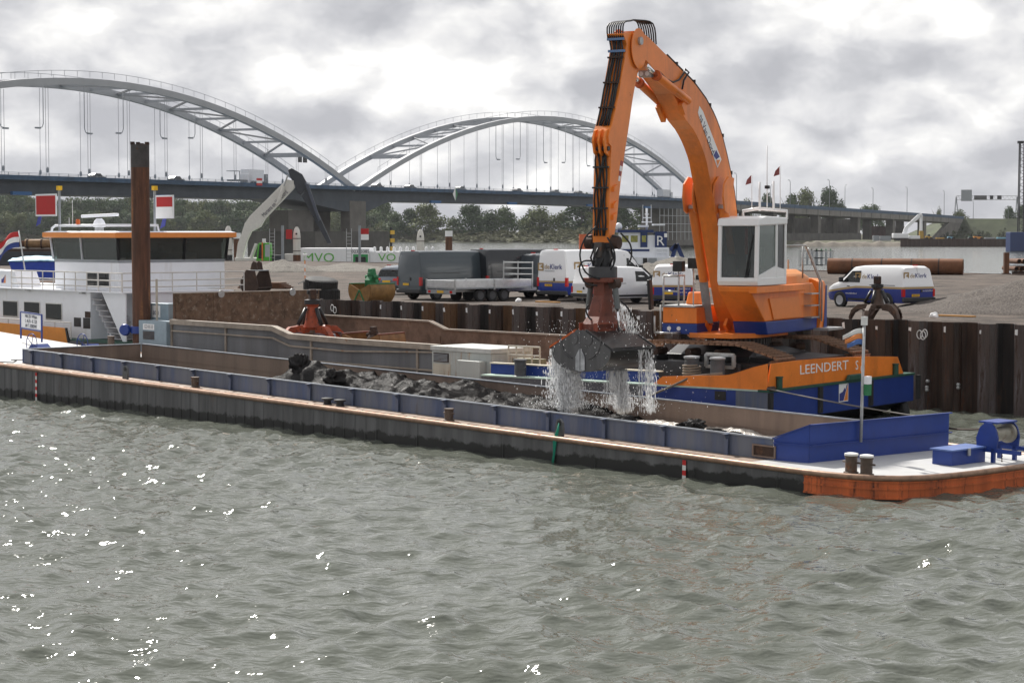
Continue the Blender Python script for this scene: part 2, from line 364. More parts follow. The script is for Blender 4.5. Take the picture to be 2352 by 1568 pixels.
# ------------------------------------------------------------------ foreground hopper barge
DK = 1.117; CT = DK + .52; CY0, CY1 = 1.0, 6.3
def rope(name, pts, r, m, label, cat='rope', parent=None, sag=0.0, n=14):
    P = []
    if len(pts) == 2:
        a, b = Vector(pts[0]), Vector(pts[1])
        for i in range(n+1):
            t = i/n; q = a.lerp(b, t); q.z -= sag*4*t*(1-t); P.append(q)
    else: P = pts
    g = G(); g.tube(P, r, 6); o = g.o(name, m, parent, smooth=True)
    if label: tag(o, label, cat)
    return o
def bollard(parent, p, r=.13, h=.42, m=None, cap=None, horn=True):
    g = G(); g.lathe([(r*1.25,0),(r*1.25,.03),(r,.04),(r,h-.05),(r*1.12,h-.04),(r*1.12,h)], p, n=16); b = g.o('bollard', m or BOLL, parent, smooth=35)
    if cap: c = G(); c.lathe([(r*1.15,h+.003),(r*1.15,h+.05),(r*.6,h+.07)], p, n=16); c.o('bollard_cap', cap, b, smooth=35)
    if horn: k = G(); k.tube([(p[0]-r*1.7, p[1], p[2]+h*.62), (p[0]+r*1.7, p[1], p[2]+h*.62)], .025, 8); k.o('cross_pin', m or BOLL, b, smooth=True)
    return b
HULLG = mat('worn hull steel', (.105,.105,.108), .5, var=.5, sc=1.4, streak=True, grime=.55, gcol=(.02,.019,.019), rust=.2, rcol=(.14,.075,.045), rsc=1.3)
def wet_band(m):                               # dark slimy band above the waterline of the trimmed barge
    nt = m.node_tree; b = nt.nodes['Principled BSDF']; old = b.inputs['Base Color'].links[0].from_socket; L = nt.links.new
    ge = nt.nodes.new('ShaderNodeNewGeometry'); sp = nt.nodes.new('ShaderNodeSeparateXYZ'); L(ge.outputs['Position'], sp.inputs[0])
    no = nt.nodes.new('ShaderNodeTexNoise'); no.inputs['Scale'].default_value = 2.6; no.inputs['Detail'].default_value = 9; no.inputs['Roughness'].default_value = .65; L(ge.outputs['Position'], no.inputs['Vector'])
    ma = nt.nodes.new('ShaderNodeMath'); ma.operation = 'MULTIPLY_ADD'; ma.inputs[1].default_value = -.55; L(no.outputs[0], ma.inputs[0]); L(sp.outputs[2], ma.inputs[2])
    mr = nt.nodes.new('ShaderNodeMapRange'); mr.inputs[1].default_value = -.03; mr.inputs[2].default_value = .04; L(ma.outputs[0], mr.inputs[0])
    mi = nt.nodes.new('ShaderNodeMix'); mi.data_type = 'RGBA'; L(mr.outputs[0], mi.inputs[0]); mi.inputs[6].default_value = (.012,.012,.011,1); L(old, mi.inputs[7]); L(mi.outputs[2], b.inputs['Base Color'])
wet_band(HULLG)
HOLDB = mat('hold brown steel', (.20,.145,.115), .8, var=.25, sc=.8, grime=.45, gcol=(.10,.075,.065), streak=True, bump=.3, bsc=12)
RAILM = mat('bare gunwale steel', (.30,.19,.13), .5, .4, var=.35, sc=5, rust=.2, rcol=(.2,.1,.06))
DECKW = mat('walkway deck', (.27,.205,.16), .5, .15, var=.5, sc=2.5, rust=.32, rcol=(.19,.11,.07))
DECKG = mat('light grey deck', (.52,.52,.51), .42, var=.12, sc=1.2, grime=.2, gcol=(.3,.27,.25))
BOWOR = mat('scuffed orange hull', (.50,.115,.03), .55, var=.3, sc=2, rust=.46, rcol=(.03,.02,.018), rsc=3.2, streak=True, grime=.35, gcol=(.22,.06,.03))
def barge():
    t = thing('hopper_barge', 'long low dredging barge with blue coaming loaded with black mud', 'barge', BF)
    plan = [(-14,.8),(-13,0),(38.9,0),(39.5,.05),(40.1,.18),(40.67,.42),(41.1,.85),(41.36,1.41),(41.52,2.2),(41.6,3.1),(41.63,4.2),(41.63,5.2),(41.45,6.2),(40.8,7.0),(39.5,7.3),(-13,7.3),(-14,6.5)]
    n = len(plan); g = G()
    def sec(z, sx): return [(x - (max(0, x-37)*sx), y + (3.65-y)*(.10 if x > 39 else 0)*sx*2, z) for x, y in plan]
    g.loft([sec(-1.2, .45), sec(.0, .12), sec(.35, 0), sec(DK-.02, 0)], cap=False)
    g.add([(x,y,-1.19) for x,y in plan], [tuple(range(n))]); g.o('hull', HULLG, t)
    # pressed ribs along the near side
    rm = G(); rm.prism([(-.05,0,0),(0,-.028,0),(.05,0,0)], (0,0,1.6)); rme = rm.mesh('side_rib', HULLG)
    for i in range(62):
        o = link('side_rib', rme, t); o.location = (-9 + i*.52, 0, -.55)
    for x in (24.6, 28.3, 31.9, 35.4, 38.1):
        o = link('side_rib', rme, t); o.location = (x, 0, -.55)
    # orange bow plating with two strakes
    bow = [q for q in plan if q[0] >= 38.9 and q[1] <= 6.2]
    def off(pts, d):
        out = []
        for i, (x, y) in enumerate(pts):
            a = pts[max(0,i-1)]; b = pts[min(len(pts)-1,i+1)]; tx, ty = b[0]-a[0], b[1]-a[1]; L = math.hypot(tx, ty); out.append((x + ty/L*d, y - tx/L*d))
        return out
    b1 = off(bow, .02); g = G(); g.loft([[(x,y,.60) for x,y in b1],[(x,y,DK-.09) for x,y in b1]], cap=False, closed=False); g.o('bow_plating', BOWOR, t)
    for z, hh in ((.60,.05),(.82,.045),(DK-.13,.04)):
        b2 = off(bow, .05); b0 = off(bow, .021); g = G(); g.loft([[(x,y,z) for x,y in b0],[(x,y,z) for x,y in b2],[(x,y,z+hh) for x,y in b2],[(x,y,z+hh) for x,y in b0]], cap=False, closed=False); g.o('rubbing_strake', BOWOR, t)
    g = G(); g.tube([(41.66,5.25,.42),(41.68,6.0,.42)], .17, 14); g.o('bow_fender', RUBBER, t, smooth=35)
    # gunwale rail (round bar) and its inner flat bar
    full = off(plan[1:16], .03); g = G(); g.tube([(x,y,DK-.02) for x,y in full], .075, 10); g.o('gunwale_rail', RAILM, t, smooth=True)
    bm_ = G(); bm_.box(-1.05,1.05,.20,.235,DK,DK+.035); fbm = bm_.mesh('toe_bar', RAILM)
    for i in range(18):
        o = link('toe_bar', fbm, t); o.location.x = -6 + i*2.4
    # decks
    for nm, (x0,x1,y0,y1), m in (('walkway', (-4,37.0,.06,CY0-.02), DECKW), ('walkway', (-4,38.2,CY1+.02,7.24), DECKW)):
        g = G(); g.box(x0,x1,y0,y1,DK-.02,DK); g.o(nm, m, t)
    fd = [(37.0,.06)] + [(x-.03, y+.03 if y < 3 else y-.03) for x, y in plan[2:15]] + [(38.2,7.24),(38.2,CY1),(37.0,CY1)]
    g = G(); g.prism([(x,y,DK-.016) for x,y in fd], (0,0,.02)); g.o('fore_deck', DECKG, t)
    g = G(); g.prism([(x,y,z) for x,y,z in [(-4,.06,DK-.012),(-4,7.24,DK-.012),(-13.9,7.0,DK+.32),(-13.9,.4,DK+.32)]], (0,0,.02)); g.o('after_deck', DECKG, t)
    g = G(); g.box(-4,-.02,.06,7.24,DK-.02,DK+.002); g.o('after_deck', DECKG, t)
    # hold
    g = G(); fl = -.35
    g.add([(0,CY0,fl),(37.3,CY0,fl),(37.3,CY1,fl),(0,CY1,fl),(0,CY0,DK),(37.3,CY0,DK),(37.3,CY1,DK),(0,CY1,DK)], [(0,1,2,3),(0,4,5,1),(1,5,6,2),(2,6,7,3),(3,7,4,0)]); g.o('hold', HOLDB, t, fix=False)
    def coam(a, b, m, nm='coaming', fl_=.05):
        g = G(); a = Vector(a); b = Vector(b); d = (b-a).normalized(); p = Vector((-d.y, d.x, 0))
        g.prism([a-p*.015+Vector((0,0,DK)), a+p*.015+Vector((0,0,DK)), a+p*.015+Vector((0,0,CT)), a-p*.015+Vector((0,0,CT))], b-a)
        c = g.o(nm, m, t)
        h = G(); h.prism([a-p*fl_+Vector((0,0,CT+.001)), a+p*fl_+Vector((0,0,CT+.001)), a+p*fl_+Vector((0,0,CT+.035)), a-p*fl_+Vector((0,0,CT+.035))], b-a); h.o('top_flange', mat('coaming flange', (.30,.33,.37), .4, .3, var=.3, rust=.1), c); return c
    coam((0,CY0,0), (37.1,CY0,0), BLUEW); coam((0.02,CY1,0), (38.2,CY1,0), HOLDB); coam((0,CY0+.05,0), (0,CY1-.05,0), HOLDB)
    st = G(); st.prism([(0,CY0-.016,DK),(0,CY0-.016,CT),(0,CY0-.20,CT),(0,CY0-.10,CT-.14),(0,CY0-.07,DK)], (.02,0,0)); st.box(-.06,.08,CY0-.21,CY0-.055,CT+.002,CT+.016); sm = st.mesh('stiffener', BLUEW)
    fg = G(); fg.box(-.05,.07,CY0-.105,CY0-.09,DK,CT-.12); fgm = fg.mesh('stiffener_flange', BLUEW)
    for i in range(17):
        o = link('stiffener', sm, t); o.location.x = .75 + i*2.18; q = link('stiffener_flange', fgm, o)
    g = G(); g.box(-.02,.02,CY0-.03,CY0-.002,DK,CT); c = g.o('coaming_end', BLUE, t)
    # breakwater at the bow end of the hold
    bl = BLUE
    g = G(); g.prism([(37.12,CY0,DK),(38.05,1.22,DK),(38.05,1.22,CT+.42),(37.12,CY0,CT+.02)], (.02,-.03,0)); a = g.o('breakwater_wing', bl, t)
    g = G(); g.prism([(38.06,1.22,DK),(38.45,6.55,DK),(38.45,6.55,CT+.42),(38.06,1.22,CT+.42)], (-.03,0,0)); b = g.o('breakwater', bl, t)
    g = G(); g.beam((38.10,1.22,DK+.44),(38.50,6.6,DK+.44),.07,.02); g.o('ledge', bl, b)
    g = G(); g.beam((38.09,1.2,CT+.43),(38.48,6.6,CT+.43),.08,.025); g.o('top_flange', bl, b)
    g = G(); g.beam((37.1,CY0-.02,CT+.03),(38.1,1.2,CT+.435),.08,.025); g.o('top_flange', bl, a)
    g = G(); g.beam((37.15,CY0-.05,DK+.44),(38.12,1.18,DK+.44),.07,.02); g.o('ledge', bl, a)
    # overflow opening in the coaming
    q = BF.px(1755,1046,1,CY0-.03); g = G()
    for x0,x1,z0,z1 in ((-.38,.38,.16,.2),(-.38,.38,-.12,-.08),(-.38,-.33,-.08,.16),(.33,.38,-.08,.16)): g.box(q.x+x0,q.x+x1,q.y-.03,q.y,DK+.16+z0,DK+.16+z1)
    h = g.o('overflow_frame', HOLDB, t); g = G(); g.box(q.x-.33,q.x+.33,q.y+.005,q.y+.012,DK+.08,DK+.32); g.o('overflow_mouth', RUSTD, h)
    # deck fittings
    for px_, py_ in ((448,892),(1031,970)):
        q = BF.px(px_, py_, 1, .52); bollard(t, (q.x, .52, DK), .13, .36)
    for px_, py_ in ((752,923),(781,926)):
        q = BF.px(px_, py_, 1, .60); g = G(); g.lathe([(.15,0),(.12,.04),(.12,.14),(.19,.15),(.19,.20),(.08,.22)], (q.x,.6,DK), n=14); g.o('bollard', BLACK, t, smooth=35)
    for px_, py_ in ((1941,1088),(1988,1091)):
        q = BF.px(px_, py_, 2, DK); bollard(t, (q.x, max(.55, q.y), DK+.004), .145, .42, BOLL, WHITEW)
    for k, (px_, py_) in enumerate(((287,868),(1283,1008))):
        q = BF.px(px_, py_, 1, .12); x = q.x; g = G()
        out = [(-.16,0),(.18,0),(.2,.2),(.17,.40),(.06,.50),(-.06,.48),(-.12,.36)]
        g.prism([(x+a*.9,.10,DK+.02+b) for a,b in out], (0,.07,0)); f = g.o('lifting_eye', mat('grey cast steel', (.11,.115,.12), .5, .3, var=.3), t)
        g = G(); g.lathe([(.075,-.01),(.075,.09)], (x+.04,.095,DK+.4), (0,1,0), 14); g.o('eye_hole', BLACK, f)
        if k == 1:
            gr = mat('green rope fibre', (.01,.20,.13), .8, var=.3)
            g = G()
            for j in range(7):
                dx = random.uniform(-.06,.06)
                g.tube([(x+.05,.08,DK+.40),(x+.07+dx*.4,.02,DK+.2),(x+.05+dx,-.05,DK-.05),(x+.02+dx*.6,-.05,DK-.4),(x-.04+dx,-.05,DK-.72-random.uniform(0,.25))], [.018,.028,.04,.02,.008], 5)
            fo = g.o('frayed_rope', gr, smooth=True); fo.location = BF.o; fo.rotation_euler = (0, BF.ry, BF.rz); tag(fo, 'frayed green rope hanging over the barge side', 'rope')
    # draught marks
    for px_ in (83, 1571):
        q = BF.px(px_, 900 if px_ < 500 else 1085, 1, -.035)
        for i in range(8):
            g = G(); g.box(q.x-.06,q.x+.06,-.038,-.032,-.05+i*.13,.08+i*.13); g.o('draught_mark', RED if i % 2 else WHITEW, t)
    # bow gear: locker box, windlass, flag pole
    a = BF.px(2157,1074,2,DK); g = G(); g.box(40.05,40.62,3.55,5.0,DK+.004,DK+.36); bx = g.o('deck_locker', bl, t, bevel=.01)
    g = G(); g.box(40.0,40.67,3.5,5.05,DK+.363,DK+.40); g.o('locker_lid', mat('blue lid', (.10,.16,.38), .35, var=.2), bx)
    g = G(); g.box(40.675,40.70,4.15,4.25,DK+.22,DK+.40); g.o('latch', STEEL, bx)
    # windlass: side cheek, drum, frame
    wx, wy = 40.75, 4.95
    g = G(); ck = [(-.36,.36),(.22,.36),(.25,.62),(.18,.84),(.05,.98),(-.12,1.0),(-.28,.86),(-.38,.6)]
    for dy in (0, .95): g.prism([(wx+a_, wy+dy, DK+b_) for a_, b_ in ck], (0,.05,0))
    w = g.o('windlass_cheek', bl, t)
    g = G(); g.lathe([(.25,.06),(.25,.1),(.18,.12),(.18,.78),(.25,.80),(.25,.9)], (wx-.02, wy, DK+.68), (0,1,0), 20); g.o('windlass_drum', mat('drum steel', (.30,.28,.23), .5, .3, var=.3, rust=.2), w, smooth=35)
    g = G(); g.box(wx-.36,wx+.2,wy+.06,wy+.93,DK+.97,DK+1.01); g.o('windlass_cover', bl, w)
    for dx in (-.32, .12):
        for dy in (.02, .97):
            g = G(); g.beam((wx+dx,wy+dy,DK),(wx+dx,wy+dy,DK+.36),.09); g.o('frame_leg', bl, w)
    for dy in (.02,.97):
        g = G(); g.beam((wx-.4,wy+dy,DK+.31),(wx+.9,wy+dy,DK+.31),.09,.1); g.o('frame_rail', bl, w)
    g = G()
    for i in range(9): g.tube([(wx+.32,wy+.1,DK+.33-i*.035+.03*math.cos(k)) if i % 2 else (wx+.32+.02*math.cos(k),wy+.1+.02*math.sin(k),DK+.33-i*.035) for k in (0,1.5,3,4.7,6.28)], .012, 4)
    g.o('anchor_chain', RUSTD, w)
    base = BF.px(2033,1012,1,3.0); top = BF.px(2033,748,1,3.0)
    g = G(); g.tube([(38.28,3.0,DK+.42),(38.30,3.0,top.z)], .04, 10); fp = g.o('flag_pole', STEEL, t, smooth=True)
    g = G(); g.box(38.24,38.36,2.94,3.06,top.z-.02,top.z+.2); g.o('pole_light', WHITEW, fp)
    g = G(); g.box(38.33,38.45,3.0,3.16,top.z-1.78,top.z-1.5); g.o('signal_lamp', GREEN, fp); g = G(); g.box(38.33,38.45,3.0,3.16,top.z-1.495,top.z-1.3); g.o('signal_lamp', WHITE, fp)
    # tattered flag flying to the left
    def cloth(o, w, h, nx, nz, wave, mats, stripes, par, ragged=0, dirx=(-1,0,0), droop=0, vert=False):
        r = random.Random(3); rows = []
        d = Vector(dirx)
        for k in range(stripes):
            g = G(); z1 = -h*k/stripes; z0 = -h*(k+1)/stripes; V = []
            for j in range(nz+1):
                for i in range(nx+1):
                    u = i/nx; zz = z1 + (z0-z1)*j/nz
                    if ragged: zz *= (1 - .25*u) ; 
                    L = w*u*(1 - ragged*.35*(k/stripes))
                    q = Vector(o) + d*L + Vector((0,0,zz - droop*u*u*w)) + Vector((-d.y, d.x, 0))*(wave*math.sin(u*7+zz*3)*u) + Vector((0,0,wave*.6*math.sin(u*5+1)*u))
                    V.append(q)
            f = [(j*(nx+1)+i, j*(nx+1)+i+1, (j+1)*(nx+1)+i+1, (j+1)*(nx+1)+i) for j in range(nz) for i in range(nx)]
            g.add(V, f); fo = g.o('flag_stripe', mats[k], par, smooth=True, fix=False)
            sol = fo.modifiers.new('thick', 'SOLIDIFY'); sol.thickness = .008; rows.append(fo)
        return rows
    cloth((38.27,3.0,top.z-.1), 0.5, .42, 10, 3, .08, [WHITEW, mat('flag orange', (.7,.25,.08), .8), mat('flag blue', (.08,.16,.4), .8)], 3, fp, 1, (-.75,-.66,0), .35)
    # sign on the after deck
    a = BF.px(48,768,1,5.6); 
    s0 = BF.px(48,768,1,5.6); s1 = BF.px(96,776,1,5.2)
    zb = s0.z; g = G()
    pA, pB = Vector((s0.x,5.6,0)), Vector((s1.x,5.2,0)); U = Vector((0,0,1))
    zt = BF.px(48,716,1,5.6).z; zm = BF.px(48,753,1,5.6).z
    zd = DK + .3
    for p_ in (pA, pB): 
        g = G(); g.beam(p_+U*zd, p_+U*zt, .06); leg = g.o('sign_post', BLUE, t)
    dd = (pB-pA); nn = Vector((dd.y,-dd.x,0)).normalized()
    if nn.y > 0: nn = -nn
    g = G(); g.prism([pA+U*zm, pB+U*zm, pB+U*zt, pA+U*zt], nn*-.02); sb = g.o('sign_board', WHITE, t)
    for e0, e1 in ((pA+U*zm,pB+U*zm),(pA+U*zt,pB+U*zt)): g = G(); g.beam(e0, e1, .06); g.o('sign_frame', BLUE, sb)
    hgt = zt-zm
    for i, s_ in enumerate(("HAG 20 / W'dam", 'L. 46,76 - B. 7,28', '641 T. 02005947')):
        text(s_, hgt*.30, 'sign_lettering', TXT_K, sb, basis((pA+pB)/2 + U*(zm+hgt*(.79-.29*i)) + nn*.012, dd, U), .002, sx=dd.length/1.62*.62)
    # mooring winches with hand wheels
    for px_, py_ in ((92,790),(208,785)):
        q = BF.px(px_, py_, 1, 3.0 if px_ < 150 else 4.6); c = Vector((q.x, 3.0 if px_ < 150 else 4.6, DK+.12)); c.x = min(c.x, -1.0)
        g = G(); g.prism([c+Vector(k) for k in ((-.5,-.3,-.12),(.5,-.3,-.12),(.42,-.3,.25),(.1,-.3,.42),(-.2,-.3,.38),(-.5,-.3,.1))], (0,.6,0)); wb = g.o('mooring_winch', BLUE, t, bevel=.02)
        g = G(); r_ = .42; cc = c + Vector((.05,-.4,.42)); ring = [cc + Vector((r_*math.cos(k*math.pi/10),0,r_*math.sin(k*math.pi/10))) for k in range(21)]; g.tube(ring, .018, 6)
        for k in range(5): aa = k*2*math.pi/5; g.tube([cc, cc+Vector((r_*math.cos(aa),0,r_*math.sin(aa)))], .014, 5)
        g.o('hand_wheel', BLUE, wb, smooth=True)
        g = G(); g.lathe([(.16,0),(.16,.03),(.09,.05),(.09,.5),(.16,.52),(.16,.55)], c+Vector((.62,-.28,.1)), (0,1,0), 14); g.o('rope_drum', RUSTD, wb, smooth=35)
    g = G(); g.box(-2.6,-1.2,3.4,3.9,DK+.01,DK+.3); g.o('winch_bed', BLUE, t, bevel=.02)
    q = BF.px(255,745,1,6.9); bollard(t, (q.x,6.9,DK+.1), .14, .55)
    g = G(); g.tube([BF.px(0,831,2,DK+.02), BF.px(30,832,2,DK+.02), BF.px(38,828,2,DK+.02), BF.px(25,826,2,DK+.02), BF.px(80,826,2,DK+.02)], .02, 5); g.o('deck_rope', HOSE, t, smooth=True)
    return t, cloth
BARGE, cloth = barge()
# cargo: black dredged mud and slurry
MUD = mat('wet black mud', (.014,.013,.0128), .48, var=.5, sc=3, bump=.9, bsc=6)
def wet(m):
    nt = m.node_tree; b = nt.nodes['Principled BSDF']; L = nt.links.new; df = nt.nodes.new('ShaderNodeBsdfDiffuse'); gl = nt.nodes.new('ShaderNodeBsdfGlossy'); gl.inputs['Roughness'].default_value = .32; mxs = nt.nodes.new('ShaderNodeMixShader'); mxs.inputs[0].default_value = .022
    L(b.inputs['Base Color'].links[0].from_socket, df.inputs[0]); nm = b.inputs['Normal'].links[0].from_socket; L(nm, df.inputs['Normal']); L(nm, gl.inputs['Normal']); L(df.outputs[0], mxs.inputs[1]); L(gl.outputs[0], mxs.inputs[2]); L(mxs.outputs[0], nt.nodes['Material Output'].inputs[0])
wet(MUD)
def fbm(x, y, s, o=5):
    v = 0; a = 1
    for k in range(o): v += a*mnoise.noise(Vector((x*s, y*s, k*7.3))); a *= .5; s *= 2.1
    return v
def mud():
    xa = BF.px(640,868,1,3.2).x; xb = BF.px(1380,970,1,3.6).x
    g = G(); nx, ny = 330, 74; x0, x1 = xa-1.5, 37.0; V = []
    peaks = []
    for px_, py_, y_, h_, r_ in ((695,845,3.0,.35,.8),(760,862,3.4,.35,.8),(878,880,3.2,.4,.9),(960,892,2.8,.42,.9),(1050,905,3.2,.3,.8),(1130,915,3.0,.15,.9),(1190,925,3.4,.15,.7),(1325,955,3.2,.2,1.0),(1420,965,2.6,.2,.8)):
        q = BF.px(px_, py_, 1, y_); peaks.append((q.x, y_, h_, r_))
    for j in range(ny+1):
        y = CY0+.02 + (CY1-CY0-.04)*j/ny
        for i in range(nx+1):
            x = x0 + (x1-x0)*i/nx
            e = min(1, max(0, (x-xa+1.0)/1.6)) * min(1, max(0, (xb+1.0-x)/2.2))
            z = -.25 + (1.60)*e**.6 - .28*max(0, min(1, (x-(xa+6))/6))*e
            z += .34*e*fbm(x, y, .6, 6) + .16*e*(.55-abs(fbm(x+9, y, 1.1, 5))) - .05*e*abs(fbm(x, y+5, 3.1, 3))
            for a, b, h, r_ in peaks:
                d2 = ((x-a)**2+(y-b)**2)/(r_*r_)
                if d2 < 6: z += h*math.exp(-d2*d2*.9)*(1+.35*fbm(x, y, 1.6, 3))
            V.append((x, y, min(z, 3.2)))
    f = [(j*(nx+1)+i, j*(nx+1)+i+1, (j+1)*(nx+1)+i+1, (j+1)*(nx+1)+i) for j in range(ny) for i in range(nx)]
    g.add(V, f); o = g.o('dredged_mud', MUD, smooth=True, fix=False, kind='stuff'); o.location = BF.o; o.rotation_euler = (0, BF.ry, BF.rz)
    tag(o, 'glistening black dredged mud heaped in the barge hold', 'mud', kind='stuff')
    # single clods
    labs = ['tall knobbly clod of black mud standing on the heap', 'black mud slab with flat top beside the tall clod', 'black clod lying in the pale slurry under the bucket', 'small black clod in the slurry nearest the breakwater', 'black clod at the coaming in the slurry', 'rounded black clod at the edge of the heap by the falling water']
    for k, (px_, py_, y_, s_, sq) in enumerate(((693,845,3.0,.42,1.25),(765,868,3.1,.42,.8),(1590,978,3.9,.40,.45),(1690,1000,3.2,.2,.6),(1640,992,2.2,.30,.4),(1430,970,2.4,.5,.5))):
        q = BF.px(px_, py_, 1, y_); bm = bmesh.new(); bmesh.ops.create_icosphere(bm, subdivisions=5, radius=1)
        for v in bm.verts:
            n = v.co.copy(); d = .85 + .5*mnoise.noise(n*1.25+Vector((k*9,0,0))) + .26*mnoise.noise(n*2.7+Vector((k*5,2,0))) + .12*(.3-abs(mnoise.noise(n*5+Vector((0,k,0))))) + .05*mnoise.noise(n*11)
            v.co = Vector((n.x*d*s_, n.y*d*s_, n.z*d*s_*sq))
        me = bpy.data.meshes.new('mud_clod'); bm.to_mesh(me); bm.free(); me.materials.append(MUD); me.shade_smooth()
        o = link('mud_clod', me); o.location = BF.w((q.x, y_, q.z)); tag(o, labs[k], 'mud clod', 'clods of mud in the hold')
    # slurry
    sl = mat('churning slurry', (.50,.46,.41), .22, var=.45, sc=3.5, bump=1.0, bsc=6, spec=.8)
    g = G(); nx, ny = 200, 60; xs = xb-1.2; V = []
    for j in range(ny+1):
        y = CY0+.02 + (CY1-CY0-.04)*j/ny
        for i in range(nx+1):
            x = xs + (37.28-xs)*i/nx; fade = min(1, (37.28-x)/2.5)
            V.append((x, y, .98 + (.10*fbm(x*.6, y*1.6, 1.3, 5) + .06*abs(fbm(x, y*1.5, 3.3, 3)))*(.35+.65*fade)))
    g.add(V, [(j*(nx+1)+i, j*(nx+1)+i+1, (j+1)*(nx+1)+i+1, (j+1)*(nx+1)+i) for j in range(ny) for i in range(nx)])
    o = g.o('slurry_water', sl, smooth=True, fix=False); o.location = BF.o; o.rotation_euler = (0, BF.ry, BF.rz); tag(o, 'pale foaming slurry water at the bow end of the hold', 'slurry', kind='stuff')
mud()
# ------------------------------------------------------------------ working pontoon
def logo(parent, mtx, s):                      # square emblem: wave over a blue and orange diagonal
    def flat(name, pts, m, z):
        g = G(); g.prism([mtx @ Vector((x*s, y*s, z)) for x, y in pts], mtx.to_3x3() @ Vector((0,0,.003))); return g.o(name, m, parent)
    flat('emblem_field', [(-.5,-.5),(.5,-.5),(.5,.5),(-.5,.5)], TXT_W, .002)
    flat('emblem_wave', [(-.45,-.45),(-.02,-.45),(.42,.38),(.40,.42),(.28,.30),(.20,.12),(.10,.22),(-.10,.02),(-.45,-.06)], mat('emblem blue', (.04,.05,.22), .5), .006)
    flat('emblem_corner', [(.03,-.45),(.45,-.45),(.45,.36)], mat('emblem orange', (.75,.24,.05), .5), .007)
def Z5(x, y): return N(2550 + x*.5102, 1250 + y*.5102)
GREEND = mat('pale green deck', (.42,.55,.48), .5, var=.15)
TAN = mat('tan deck', (.45,.33,.2), .7, var=.25)
def pontoon():
    t = thing('work_pontoon', 'blue work pontoon with orange bulwark lettered LEENDERT SR. carrying the excavator', 'pontoon', PF)
    W_, Lx = 9.6, -11.2; kz = -.92
    g = G(); sec = lambda y: [(0,y,0),(0,y,kz),(-3.2,y,-2.2),(Lx,y,-2.2),(Lx,y,0)]
    g.loft([sec(0), sec(W_)]); g.o('hull', mat('hull grey blue', (.10,.105,.12), .5, var=.3, grime=.4, rust=.1), t)
    g = G(); g.loft([[(.006,-.004,kz-.01),(.006,W_+.004,kz-.01)],[(-3.2,-.004,-2.21),(-3.2,W_+.004,-2.21)]], cap=False, closed=False); g.o('bow_rake', mat('black bottom paint', (.006,.006,.007), .6), t)
    g = G(); g.box(.004,.014,0,W_,kz,-.012); g.o('bow_transom', BLUE, t)
    g = G(); g.box(-1.15,.0,-.016,-.004,kz,-.012); g.o('corner_plate', BLUEW, t)
    g = G(); g.box(-4.6,-1.153,-.012,-.003,-.56,-.012); g.o('side_strip', BLUE, t)
    g = G(); g.box(Lx,0,0.5,W_,.001,.012); g.o('deck', TAN, t)
    g = G(); g.box(Lx,-.35,-.03,.5,-.03,.016); g.o('deck_edge', GREEND, t)
    g = G(); g.box(-.35,.05,-.05,W_+.03,-.045,.03); g.o('deck_edge', DKGREEN, t)
    g = G(); g.box(Lx,-4.4,.52,.60,.014,.36); g.o('inner_coaming', BLUE, t)
    g = G(); g.box(Lx,-4.3,.45,.72,.362,.40); g.o('coaming_cap', mat('cream cap', (.55,.5,.4), .6, var=.2), t)
    # orange bulwark, side and bow
    side = [PF.px(*Z5(*q), 1, .02) for q in ((120,600),(195,500),(440,494),(680,490),(790,465),(900,430),(1045,402),(1045,596))]
    side = [Vector((min(p.x, -.06), .02, max(p.z, .018))) for p in side]; side[-1] = Vector((-.06,.02,.018)); side[-2].x = -.06; side[0].z = .018
    top_ = side[1:-1]; sm_ = []
    for i in range(len(top_)-1):
        p0, p1, p2, p3 = top_[max(0,i-1)], top_[i], top_[i+1], top_[min(len(top_)-1,i+2)]
        for u in (0,.25,.5,.75): sm_.append(.5*((2*p1)+(p2-p0)*u+(2*p0-5*p1+4*p2-p3)*u*u+(3*p1-p0-3*p2+p3)*u**3))
    side = [side[0]] + sm_ + side[-2:]
    g = G(); g.prism(side, (0,.05,0)); g.o('bulwark', ORANGE, t)
    bowz = [PF.px(*Z5(*q), 0, -.06) for q in ((1050,401),(1250,375),(1500,355),(1800,343),(2040,345),(2085,496))]
    zs = [p.z for p in bowz]; ys = [p.y for p in bowz]
    pts = [Vector((-.06,.02,.035))] + [Vector((-.06,max(.02,p.y),p.z)) for p in bowz[:-1]] + [Vector((-.06,ys[-1],.035))]
    g = G(); g.prism(pts, (-.05,0,0)); g.o('bulwark', ORANGE, t)
    # lettering
    a = PF.px(*Z5(1268,445), 0, -.058); b = PF.px(*Z5(1655,420), 0, -.058)
    hh = abs(PF.px(*Z5(1300,420), 0, -.058).z - PF.px(*Z5(1300,500), 0, -.058).z)
    text('LEENDERT', hh*1.32, 'bulwark_lettering', TXT_W, t, basis(((a+b)/2), (0,1,0), (0,0,1)), .004, sx=(b-a).length/(hh*1.32*4.75))
    c = PF.px(*Z5(1720,415), 0, -.058); text('S', hh*1.32, 'bulwark_lettering', TXT_W, t, basis(c, (0,1,0), (0,0,1)), .004)
    c = PF.px(*Z5(1760,440), 0, -.058); text('R.', hh*.75, 'bulwark_lettering', TXT_W, t, basis(c, (0,1,0), (0,0,1)), .004)
    c = PF.px(*Z5(1615,622), 0, .016); logo(t, basis(c, (0,1,0), (0,0,1)), .62)
    for zx in (1040, 1430, 1825, 2195):
        c = PF.px(*Z5(zx, 610), 0, .02); g = G(); g.prism([(.012,c.y-.13,0),(.09,c.y-.10,0),(.11,c.y,0),(.09,c.y+.10,0),(.012,c.y+.13,0)], (0,0,kz+.1)); o = g.o('fender_strip', RUBBER, t); o.location.z = -.06
